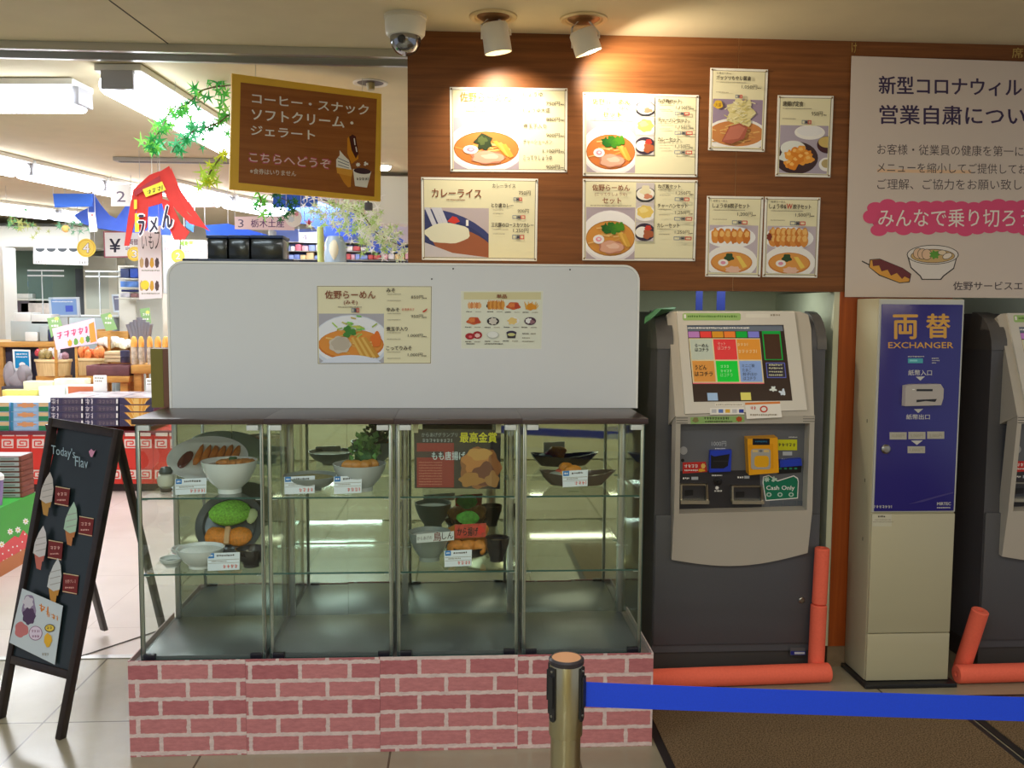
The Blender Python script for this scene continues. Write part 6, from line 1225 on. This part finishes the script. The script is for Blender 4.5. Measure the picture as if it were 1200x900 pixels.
for i, (a, b, c_, d_, col) in enumerate(((141, 151, 314, 326, (70, 84, 130)), (152, 161, 314, 326, (60, 96, 200)), (141, 160, 329, 337, (96, 140, 214)), (142, 161, 339, 342.5, (34, 50, 110)), (153, 160, 343.2, 349, (150, 110, 110)), (141, 152, 343, 349, (196, 196, 206)))):
    mb = MB(); pbox(mb, a, b, c_+.4, d_-.6, 11.22, .2, P('packet_%d' % i, col, .4, noise=.3, nscale=9), .004); o = mb.build('goods_packet'); tag(o, ('slate packet on the top shelf, left', 'blue packet on the top shelf, right', 'long light blue packet on the middle shelf', 'thin navy packet under the light blue one', 'brownish packet on the bottom shelf', 'pale packet on the bottom shelf')[i]+' of the white wall shelf', 'packet', 'packets on the white wall shelf')

# ---- produce and sweets displays
YB_ = 9.0
def basket(label, x0, x1, y0, y1, Y, fills, gl):
    a, b = oY(x0, y0, Y), oY(x1, y1, Y); t = thing('display_basket', label, 'basket', ((a.x+b.x)/2, Y+.2, b.z), 'wooden display baskets')
    BK = wood('basket_wood', (206, 176, 120), (232, 206, 150), (30, 30, 1), .6); w2 = (b.x-a.x)/2; mb = MB(); cx = (a.x+b.x)/2
    pr = [(w2*.9, b.z), (w2, a.z), (w2-.02, a.z), (w2*.88, b.z+.02)]; mb.lathe(pr, (cx, Y+w2*.6, 0), BK, 24, sy=.6); mb.build('staves', t)
    mb = MB(); mb.lathe([(w2+.006, a.z-.025), (w2+.01, a.z-.012), (w2+.006, a.z), (w2-.022, a.z)], (cx, Y+w2*.6, 0), P('basket_rim', (236, 214, 160), .5), 24, sy=.6); mb.build('rim', t)
    r = random.Random(int(x0))
    for i in range(gl):
        px = cx+r.uniform(-.8, .8)*w2; py = Y+w2*.6+r.uniform(-.35, .35)*w2; c_ = r.choice(fills)
        mb = MB(); mb.blob((px, py, a.z+r.uniform(.0, .07)), (w2*r.uniform(.15, .24), w2*.16, r.uniform(.035, .06)), P('bag_%02x%02x%02x' % c_, c_, .25, noise=.3, nscale=30), i, .22)
        o = mb.build('goods_bag'); tag(o, 'small filled bag in the %s' % label.split(' on ')[0], 'bag', 'bags in the %s' % label.split(' on ')[0])
    mb = MB(); st_ = (b.x-a.x)/2*.8; mb.box(cx-st_, cx+st_, Y+.02, Y+.2, 0, b.z, WD); mb.build('stand', t)
basket('left wooden basket of purple bags on the sweets display', 36, 79, 421.5, 441, 9.26, ((206, 186, 206), (160, 120, 130), (226, 226, 230), (160, 140, 90), (206, 80, 90)), 16)
basket('right wooden basket of orange bags on the sweets display', 86, 123, 420, 440, 9.26, ((240, 120, 60), (246, 140, 80), (226, 100, 50)), 16)
f = planeY(8.95); o = slab(f, [(61, 385), (110, 373), (114, 402), (66, 410)], .01, P('card_pink', (236, 200, 216), .5), 'pink_sign'); tag(o, 'tilted pink price sign with red lettering above the baskets', 'sign'); A = Art(f, 2); A.x0 = 66; A.slope = -.22; A.mutter(66.5, 390, 103, 8, ink(206, 70, 110)); A.slope = 0
for i, x in enumerate((82, 89, 96, 103)): A.lump(x, 402-(x-82)*.22, 2.6, 4, (ink(230, 160, 60), ink(110, 160, 80), ink(206, 190, 80), ink(80, 130, 80))[i], i)
A.poly([(104, 380), (110, 377), (113, 400), (106, 402)], ink(226, 150, 70)); A.build('print', o)
mb = MB(); q = f(88, 405, -12); mb.box(q.x-.01, q.x+.01, 8.962, 8.98, .6, q.z, WD); mb.build('stick', o)
for lab, pts, Y in (('left green price sign behind the pink sign', [(55, 373), (69, 371), (73, 382), (60, 396)], 9.2), ('middle green price sign standing in the white goods box', [(117.5, 369), (129, 366), (137.5, 386), (124, 388)], 9.4), ('right green price sign before the low grey cabinet', [(163.5, 362), (175, 360.5), (177.5, 384), (168, 385)], 9.4)):
    f = planeY(Y); o = slab(f, pts, .008, P('sign_green', (140, 182, 120), .5), 'green_sign'); tag(o, lab, 'sign', 'green price signs'); cx = sum(p[0] for p in pts)/4; cy = sum(p[1] for p in pts)/4; A = Art(f, 2); A.mutter(cx-4, cy-6, cx+4, 3, PWHITE); A.mutter(cx-4, cy, cx+4, 2.5, PWHITE); A.ell(cx+2, cy-7, 2.4, 2, ink(224, 226, 120)); A.build('print', o)
    q = f(cx, max(p[1] for p in pts)-3, -3); mb = MB().box(q.x-.012, q.x+.012, Y+.002, Y+.02, .55, q.z, WD); mb.build('stick', o)
t = lumpthing('goods_box', 'open wooden box of white packets behind the baskets', 'box', [(113, 152, 388, 430, .03, WD, 'front'), (113, 116, 386, 430, .4, WD, 'side'), (149, 152, 386, 430, .4, WD, 'side')], 9.52)
r = random.Random(5)
for i in range(10): p = oY(120+3.2*i, 404-r.uniform(0, 5), 9.47); mb = MB(); mb.blob((p.x, 9.47+r.uniform(-.03, .03), p.z), (.05, .05, .045), P('packet_white', (226, 226, 216), .3, noise=.15, nscale=20), i, .25); o = mb.build('goods_packet'); tag(o, 'small white packet heaped at the open wooden box', 'packet', 'white packets')
for i in range(3): mb = MB(); pbox(mb, 122, 142, 412+4.4*i, 415.8+4.4*i, 9.2, .25, P('crate_pale', (222, 206, 160), .5), .004); o = mb.build('sweets_crate'); tag(o, ('top', 'middle', 'bottom')[i]+' pale flat box of the small stack right of the baskets', 'box', 'pale flat boxes')
c = oY(147, 425, 9.1); t = thing('dark_jar', 'small dark jar beside the pale flat boxes', 'jar', c)
MB().lathe([(.042, 0), (.045, .01), (.045, .055), (.038, .06)], c, P('jar_navy', (46, 46, 66), .3), 18).build('jar', t); MB().lathe([(.046, .061), (.046, .115), (.03, .12), (0, .12)], c, P('jar_navy2', (60, 60, 84), .3), 18).build('lid', t)
def low_table(name, label, x0, x1, yt, Y, d, h=.04):
    a, b = oY(x0, yt, Y), oY(x1, yt, Y); t = thing(name, label, 'table', ((a.x+b.x)/2, Y+d/2, 0), 'low wooden tables')
    MB().box(a.x, b.x, Y, Y+d, a.z-h, a.z, WD, .006).build('table_top', t)
    for xx in (a.x+.02, b.x-.09):
        for yy in (Y+.02, Y+d-.09): MB().box(xx, xx+.07, yy, yy+.07, 0, a.z-h-.0002, WD).build('leg', t)
    return a.z
zt1 = low_table('display_table', 'low wooden table carrying the orange capped bottles', 153, 215, 428, 8.9, .6, .08)
zt2 = low_table('display_table', 'low wooden bench carrying the brown tray of pink sweets', 100, 151, 441, 8.86, .36, .06)
for i, (x0, x1) in enumerate(((152, 160), (161, 168), (171, 178), (180, 188), (189, 198))):
    c = oY((x0+x1)/2, 427, 8.98); rr_ = (oY(x1, 427, 8.98).x-oY(x0, 427, 8.98).x)/2*.95; h = oY(155, 394, 8.98).z-zt1
    t = thing('sweets_bag', '%s orange topped clear bag on the low wooden table' % ('first', 'second', 'third', 'fourth', 'fifth')[i], 'bag', (c.x, 9.02, zt1), 'orange topped bags')
    MB().lathe([(rr_*.9, 0.001), (rr_, .02), (rr_, h*.55), (rr_*.85, h*.62)], (c.x, 9.02, zt1), P('bag_clear', (196, 180, 160), .25, noise=.4, nscale=25), 16).build('bag', t); MB().lathe([(rr_*.95, h*.62), (rr_*1.0, h*.72), (rr_*.9, h*.86), (rr_*.55, h*.97), (0, h)], (c.x, 9.02, zt1), P('bag_cap', (246, 176, 84), .5, noise=.2, nscale=20), 16).build('top', t)
c = oY(164, 428, 9.2); t = thing('skewer_bundle', 'bundle of silver wrapped sticks rising between the orange topped bags', 'sticks', c)
for i in range(7):
    p0_, p1_ = oY(165+i*.8, 420, 9.25), oY(152+i*4.2, 372+abs(i-3)*2.5, 9.25); MB().cyl((p0_.x, 9.25, zt1), (p1_.x, 9.22, p1_.z), .012, P('wrap_silver', (150, 150, 160), .3, .5), .030, 10).build('stick', t)
# brown tray of sweets
a, b = oY(100, 441, 8.86), oY(150.5, 441, 8.86); t = thing('sweets_tray', 'brown tray of pink sweets on the low wooden bench', 'tray', ((a.x+b.x)/2, 8.85, zt2)); TB = P('tray_brown', (104, 62, 66), .5, noise=.15, nscale=20)
hT = oY(99, 428.5, 8.86).z-zt2; mb = MB(); mb.box(a.x, b.x, 8.88, 8.90, zt2+.001, zt2+hT, TB, .006); mb.box(a.x, b.x, 9.16, 9.18, zt2+.001, zt2+hT, TB, .006); mb.box(a.x, a.x+.03, 8.90, 9.16, zt2+.001, zt2+hT, TB); mb.box(b.x-.03, b.x, 8.90, 9.16, zt2+.001, zt2+hT, TB); mb.box(a.x, b.x, 8.89, 9.17, zt2+.001, zt2+.01, TB); mb.build('tray', t)
mb = MB(); mb.box(a.x+.03, b.x-.03, 8.91, 9.15, zt2+.012, zt2+hT-.02, P('sweets_pink', (226, 150, 150), .5, noise=.3, nscale=12), .01); mb.build('sweets', t)
for lab, (x0, x1, y0, y1) in (('small white price block before the brown tray', (109, 124, 440, 451)), ('small white price block left of the olive board end', (170.5, 184, 443.5, 454))):
    mb = MB(); a_, b_ = oY(x0, y0, 8.47), oY(x1, y1, 8.47); mb.box(a_.x, b_.x, 8.47, 8.505, oY(100, 466, 7.92).z+.001, a_.z, WSIGN, .006); o = mb.build('price_block'); f = planeY(8.469); A = Art(f, 1); A.mutter(x0+2, y0+2, x1-2, 2, PGREY); A.mutter(x0+2, y0+5.5, x1-4, 2, PGREY); A.build('print', o); tag(o, lab, 'price sign', 'white price blocks')

# ---- red counter with key pattern and boxed gifts
YR = 7.9; zr = oY(100, 506, YR).z; a, b = oY(-150, 520, YR), oY(330, 520, YR)
rc = thing('gift_counter', 'long red counter with white key patterns carrying boxed gifts', 'counter', ((a.x+b.x)/2, YR+.5, 0)); RC = P('counter_red', (222, 52, 40), .5)
MB().box(a.x, b.x, YR, YR+.92, .07, zr, RC).build('body', rc); MB().box(a.x, b.x, YR+.04, YR+.88, 0, .069, P('counter_plinth', (60, 40, 40), .6)).build('plinth', rc)
mb = MB(); mb.box(a.x, b.x, YR-.01, YR+.05, zr-.025, zr+.004, P('counter_lip', (120, 46, 60), .5)); mb.build('lip', rc)
f = planeY(YR-.001); A = Art(f, 1); KW = ink(236, 214, 206)
for px in range(-70, 330, 36):
    for py in (514.5, 550.5):
        for sg, ox in ((1, 0), (-1, 32)):
            q = lambda u, v: (px+ox+sg*u, py+v)
            A.rect(min(px+ox, px+ox+sg*14), py, max(px+ox, px+ox+sg*14), py+10.5, KW); A.line([q(13, 8.6), q(2.6, 8.6), q(2.6, 2.4), q(10.5, 2.4), q(10.5, 5.6), q(6, 5.6)], 1.5, RC)
    A.rect(px-2.3, 508, px-1.8, 568, ink(170, 36, 30)); A.rect(px+1, 507, px+15, 511, KW); A.rect(px+17, 507, px+31, 511, KW)
A.build('key_pattern', rc)
def gift(px0, px1, py0, py1, Y, d, side, topm, name, art):
    a, b = oY(px0, py0, Y), oY(px1, py1, Y); mb = MB(); mb.box(a.x+.002, b.x-.002, Y, Y+d, b.z+.001, a.z-.001, side, .002); o = mb.build(name)
    mb = MB(); mb.box(a.x+.004, b.x-.004, Y+.004, Y+d-.004, a.z-.001, a.z, topm); mb.build('lid_print', o, smooth=False); A = Art(planeY(Y-.0004), 1); art(A, px0, px1, py0, py1); A.build('side_print', o); return o
GB = P('gift_blue', (150, 186, 226), .4); GT = P('gift_top', (226, 226, 222), .35, noise=.15, nscale=6); GNv = P('gift_navy', (62, 56, 88), .4); GTop2 = P('gift_top_grey', (190, 186, 190), .25, noise=.4, nscale=7)
def art1(A, x0, x1, y0, y1):
    w_ = x1-x0; h = y1-y0; A.rect(x0+.4, y0+.4, x0+w_*.08, y1-.4, ink(60, 140, 180)); A.rect(x1-w_*.26, y0+h*.45, x1-.4, y1-.5, ink(50, 140, 96)); A.rect(x1-w_*.26, y0+.4, x1-.4, y0+h*.44, ink(226, 196, 150)); A.lump(x0+w_*.42, y0+h*.3, w_*.24, h*.25, ink(226, 160, 110), 3, .2); A.rect(x0+w_*.1, y0+h*.62, x0+w_*.7, y0+h*.95, ink(170, 206, 240))
lv = ('topmost', 'second', 'third', 'lowest'); co1 = ('left', 'middle', 'right')
y00 = 471.5
for L in range(3):
    for C_, (x0, x1) in enumerate(((-34, 11), (12, 57))):
        o = gift(x0, x1, y00+11.2*L, y00+11.2*(L+1), YR+.02, .60, GB, GT, 'gift_box', art1); tag(o, '%s pale blue gift box in the %s pile at the left of the red counter' % (('topmost', 'middle', 'lowest')[L], ('left', 'right')[C_]), 'box', 'pale blue gift boxes')
def art2(A, x0, x1, y0, y1):
    w_ = x1-x0; h = y1-y0; A.mutter(x0+1.5, y0+1.2, x0+w_*.26, h*.75, ink(206, 200, 206)); A.rect(x0+w_*.37, y0+1, x0+w_*.92, y1-1, ink(84, 74, 96)); A.mutter(x0+w_*.42, y0+2.5, x0+w_*.85, h*.5, ink(120, 110, 120)); A.rect(x0+w_*.93, y0+1.5, x0+w_*.98, y1-1.5, PWHITE)
def art3(A, x0, x1, y0, y1):
    A.poly([(x0+6, y0+.5), (x1-4, y0+.5), (x1-12, y1-.6), (x0+14, y1-.6)], ink(226, 160, 70)); 
    for i in range(5): A.line([(x0+14+4*i, y1-1), (x0+9+6*i, y0+1)], .9, ink(240, 206, 130))
    A.rect((x0+x1)/2-3, y0+1, (x0+x1)/2+3, y1-1, ink(240, 200, 120))
for L in range(4):
    for C_, (x0, x1) in enumerate(((58.5, 98), (98.5, 139), (139.5, 180))):
        y0 = 466+8.4*L+(0, 0, 0)[C_]
        o = gift(x0, x1, y0, y0+8.4, YR+.02, .60, GNv, GTop2, 'gift_box', art3 if C_ == 2 else art2); tag(o, '%s dark gift box, %s pile on the red counter' % (lv[L], ('left navy', 'middle navy', 'right orange printed')[C_]), 'box', 'dark gift boxes')
# goods lying behind on the counter
zt = zr
def flat(label, x0, x1, y0, y1, Y, d, col, col2=None):
    a, b = oY(x0, y0, Y), oY(x1, y1, Y); mb = MB(); mb.box(a.x, b.x, Y, Y+d, zr+.001, a.z, P('pack_%02x%02x%02x' % col, col, .35, noise=.25, nscale=7), .006); o = mb.build('goods_pack'); tag(o, label, 'package', 'packages behind the gift boxes')
    if col2: mb = MB(); mb.box(a.x+.02, b.x-.02, Y-.002, Y, zr+.01, a.z-.015, P('pack_%02x%02x%02x' % col2, col2, .4)); mb.build('side_print', o, smooth=False)
flat('yellow topped pack behind the pale blue gift boxes', 2, 44, 457, 464, 8.53, .1, (226, 214, 110))
flat('white pack behind the pale blue gift boxes, right of the yellow one', 45, 76, 453, 462, 8.53, .1, (226, 232, 226))
flat('pack with orange side behind the navy gift boxes', 77, 112, 451, 462, 8.53, .1, (220, 222, 206), (206, 110, 70))
flat('pale pack furthest left before the baskets', 27, 62, 447, 458, 8.65, .14, (226, 226, 190))
flat('pale pack before the right basket', 63, 100, 444, 456, 8.65, .14, (230, 230, 200))
# ---- strawberry stand with a stack of grey boxes
YS = 5.4; zs = oY(20, 580, YS+.4).z
sp = oZ(24, 662, 0); dirv = Vector((0, 1, 0)); side = Vector((1, 0, 0))
sg = thing('strawberry_stand', 'green and red strawberry printed stand at the left edge', 'stand', (sp.x-.35, sp.y-.3, 0))
SGm = P('stand_green', (66, 172, 66), .5); SRm = P('stand_red', (226, 76, 84), .5); SWm = P('stand_base_wood', (196, 120, 70), .5)
def top_at(px, py): return rayplane(px, py, sp, side)
q1 = sp+dirv*.25
H1 = top_at(42, 577)
zS = H1.z; q1 = Vector((H1.x, H1.y, 0)); q0 = q1-dirv*1.5
back = -side*.75
MB().obox(q0+Vector((0, 0, .085)), q1-q0, back, (0, 0, zS-.085), SGm).build('body', sg)
MB().obox(q0-side*-.004, q1-q0, back, (0, 0, .084), SWm).build('base', sg)
SF = plane_fn(q0+side*.0006, side); A = Art(SF, 1)
A.poly([(-20, 652), (0, 640), (6, 637), (12, 632), (17, 628), (22, 630), (27, 621), (32, 626), (36, 640), (36, 648), (20, 656), (0, 668), (-20, 680)], SRm)
for x, y in ((2, 638), (12, 623), (21, 621), (30, 611), (-6, 648)): A.lump(x, y, 3, 3.4, PWHITE, 3, .25); A.ell(x, y, 1, 1.1, ink(240, 214, 90))
for x, y in ((3, 649), (10, 645), (15, 641), (20, 640), (26, 635), (29, 626), (4, 657), (14, 650), (8, 655), (24, 645)): A.ell(x, y, .9, 1.1, PWHITE)
A.build('strawberry_print', sg)
# boxes: layers seen from y 510 to 580
fr0 = top_at(27, 580); fr0.z = zS; hL = (top_at(27, 534).z-zS)/8; dp_ = q1.y-fr0.y-.01
for L in range(8):
    zb_ = zS+.001+L*hL; xf = sp.x-.004
    mb = MB(); mb.box(xf-.62, xf, fr0.y, fr0.y+dp_, zb_, zb_+hL-.002, P('box_side_brown', (126, 66, 52), .5), .002); o = mb.build('flat_box')
    tag(o, ('%s flat grey and brown box of the stack on the strawberry stand' % ('lowest', 'second from the bottom', 'third from the bottom', 'fourth from the bottom', 'fourth from the top', 'third from the top', 'second from the top', 'topmost')[L]), 'box', 'flat grey boxes on the strawberry stand')
    mb = MB(); mb.box(xf-.618, xf-.014, fr0.y-.002, fr0.y, zb_+.004, zb_+hL-.006, P('box_front_grey', (176, 176, 182), .4)); mb.build('front_print', o, smooth=False)
    mb = MB(); mb.box(xf-.12, xf-.04, fr0.y-.003, fr0.y-.002, zb_+.012, zb_+hL-.014, P('box_label_dark', (120, 120, 128), .4)); mb.build('label', o, smooth=False)
    if L == 7: mb = MB(); mb.box(xf-.616, xf-.006, fr0.y+.004, fr0.y+dp_-.004, zb_+hL-.002, zb_+hL, P('box_top_grey', (186, 188, 196), .3)); mb.build('lid', o, smooth=False)
c = oZ(-4, 592, zS); t = thing('purple_cup', 'white topped purple cup cut off at the left photo edge', 'cup', c); MB().lathe([(.03, .001), (.042, .15)], c, P('cup_purple', (150, 130, 190), .4), 20).build('cup', t); MB().lathe([(.045, .151), (.045, .175), (.03, .19), (0, .19)], c, PWHITE, 20).build('lid', t)

# ---- far shelves with goods, vases
fs_ = thing('far_goods_shelf', 'far white shelf crowded with colourful goods below the maple leaves', 'shelf', oY(420, 330, 11.5))
mb = MB(); SHW = P('shelf_white', (216, 214, 200))
for y in (283.5, 294, 304, 315): pbox(mb, 318, 486, y, y+1.2, 11.3, .4, SHW)
mb.build('boards', fs_); mb = MB(); pbox(mb, 318, 486, 268, 400, 11.72, .03, P('shelf_back_blue', (128, 150, 224), .6, noise=.2, nscale=2)); mb.build('back_panel', fs_)
mb = MB()
pbox(mb, 316, 318, 268, 518, 11.3, .42, SHW); mb.build('upright', fs_); mb = MB(); pbox(mb, 486, 488, 268, 518, 11.3, .42, SHW); mb.build('upright', fs_)
r = random.Random(11); pal = ((226, 120, 140), (240, 230, 226), (150, 170, 226), (206, 90, 90), (246, 206, 150), (200, 190, 214), (120, 140, 206), (240, 180, 190)); kn = 0
for row, yb in enumerate((294, 304, 315)):
    x = 320
    while x < 484:
        w_ = r.uniform(5, 10); h = r.uniform(4.5, 8.5); cI = r.randrange(8)
        mb = MB(); pbox(mb, x, x+w_-.6, yb-h, yb-.1, 11.33, .2, P('goods_%d' % cI, pal[cI], .5, noise=.25, nscale=9), .01); o = mb.build('shelf_goods'); tag(o, 'small colourful pack on the %s board of the far white shelf' % ('upper', 'middle', 'lower')[row], 'package', 'goods on the far white shelf %s board' % ('upper', 'middle', 'lower')[row]); x += w_
def vase(label, px, y0, y1, r_, Y, m, prof):
    b_ = oY(px, y1, Y); h = oY(px, y0, Y).z-b_.z; t = thing('glass_vase', label, 'vase', b_); MB().lathe([(r_*q, h*u) for q, u in prof], b_, m, 22).build('vase', t); MB().cyl((b_.x, b_.y, 0), (b_.x, b_.y, b_.z-.001), r_*1.05, WD, r_*1.05).build('stand', t); return t, b_, h
vase('tall yellow green glass tube left of the white vase, above the board', 376, 266, 316, .022, 6.2, P('tube_green', (206, 216, 140), .2), ((.9, 0), (1, .02), (1, .98), (.8, 1), (.6, 1)))
t, b_, h = vase('pale glass jar with a cream lily pattern behind the white board', 393, 277, 318, .075, 6.6, P('vase_pale', (176, 196, 216), .15), ((.8, 0), (1, .1), (1, .75), (.8, .9), (.7, 1), (.6, 1)))
MB().blob((b_.x, 6.53, b_.z+h*.6), (.03, .02, .07), P('lily_cream', (240, 232, 206), .5), 3, .2).build('lily', t)
q = oY(431, 241, 6.0); t = thing('wall_speaker', 'small dark ceiling speaker among the white lit leaves', 'speaker', q); mb = MB(); pbox(mb, 427, 436, 237, 246, 6.0, .05, P('speaker_dark', (72, 72, 76), .5), .006); mb.build('case', t); MB().tube([q+Vector((0, .03, .02)), Vector((q.x, 6.03, 2.69))], .006, BLACK, 6).build('bracket', t)
for lab, x0, x1, y0, y1, col in (('white box with green leaf print left of the dark tubs', 212, 240, 281, 300, (236, 226, 214)), ('pale board behind the number two disc', 190, 205, 274, 304, (226, 236, 236))):
    mb = MB(); pbox(mb, x0, x1, y0, y1+40, 9.62, .2, P('tall_box_%d' % x0, col, .5), .005); o = mb.build('display_stand'); b_ = oY(x0, y1+40, 9.62); tag(o, lab, 'display'); A = Art(planeY(9.6185), 1)
    if x0 == 212: A.lump(216, 285, 5, 3, ink(140, 180, 80), 3, .3); A.poly(star(224, 284, 4), ink(240, 214, 80)); A.mutter(217, 293, 238, 2.5, ink(214, 140, 140))
    else: A.mutter(192, 281, 203, 3, ink(180, 190, 200)); A.mutter(192, 290, 203, 3, ink(226, 160, 160))
    A.build('print', o); mb = MB(); a_ = oY(x1, y1, 9.62); mb.box(b_.x, a_.x, 9.62, 9.82, 0, b_.z-.001, SHW); mb.build('foot', o)
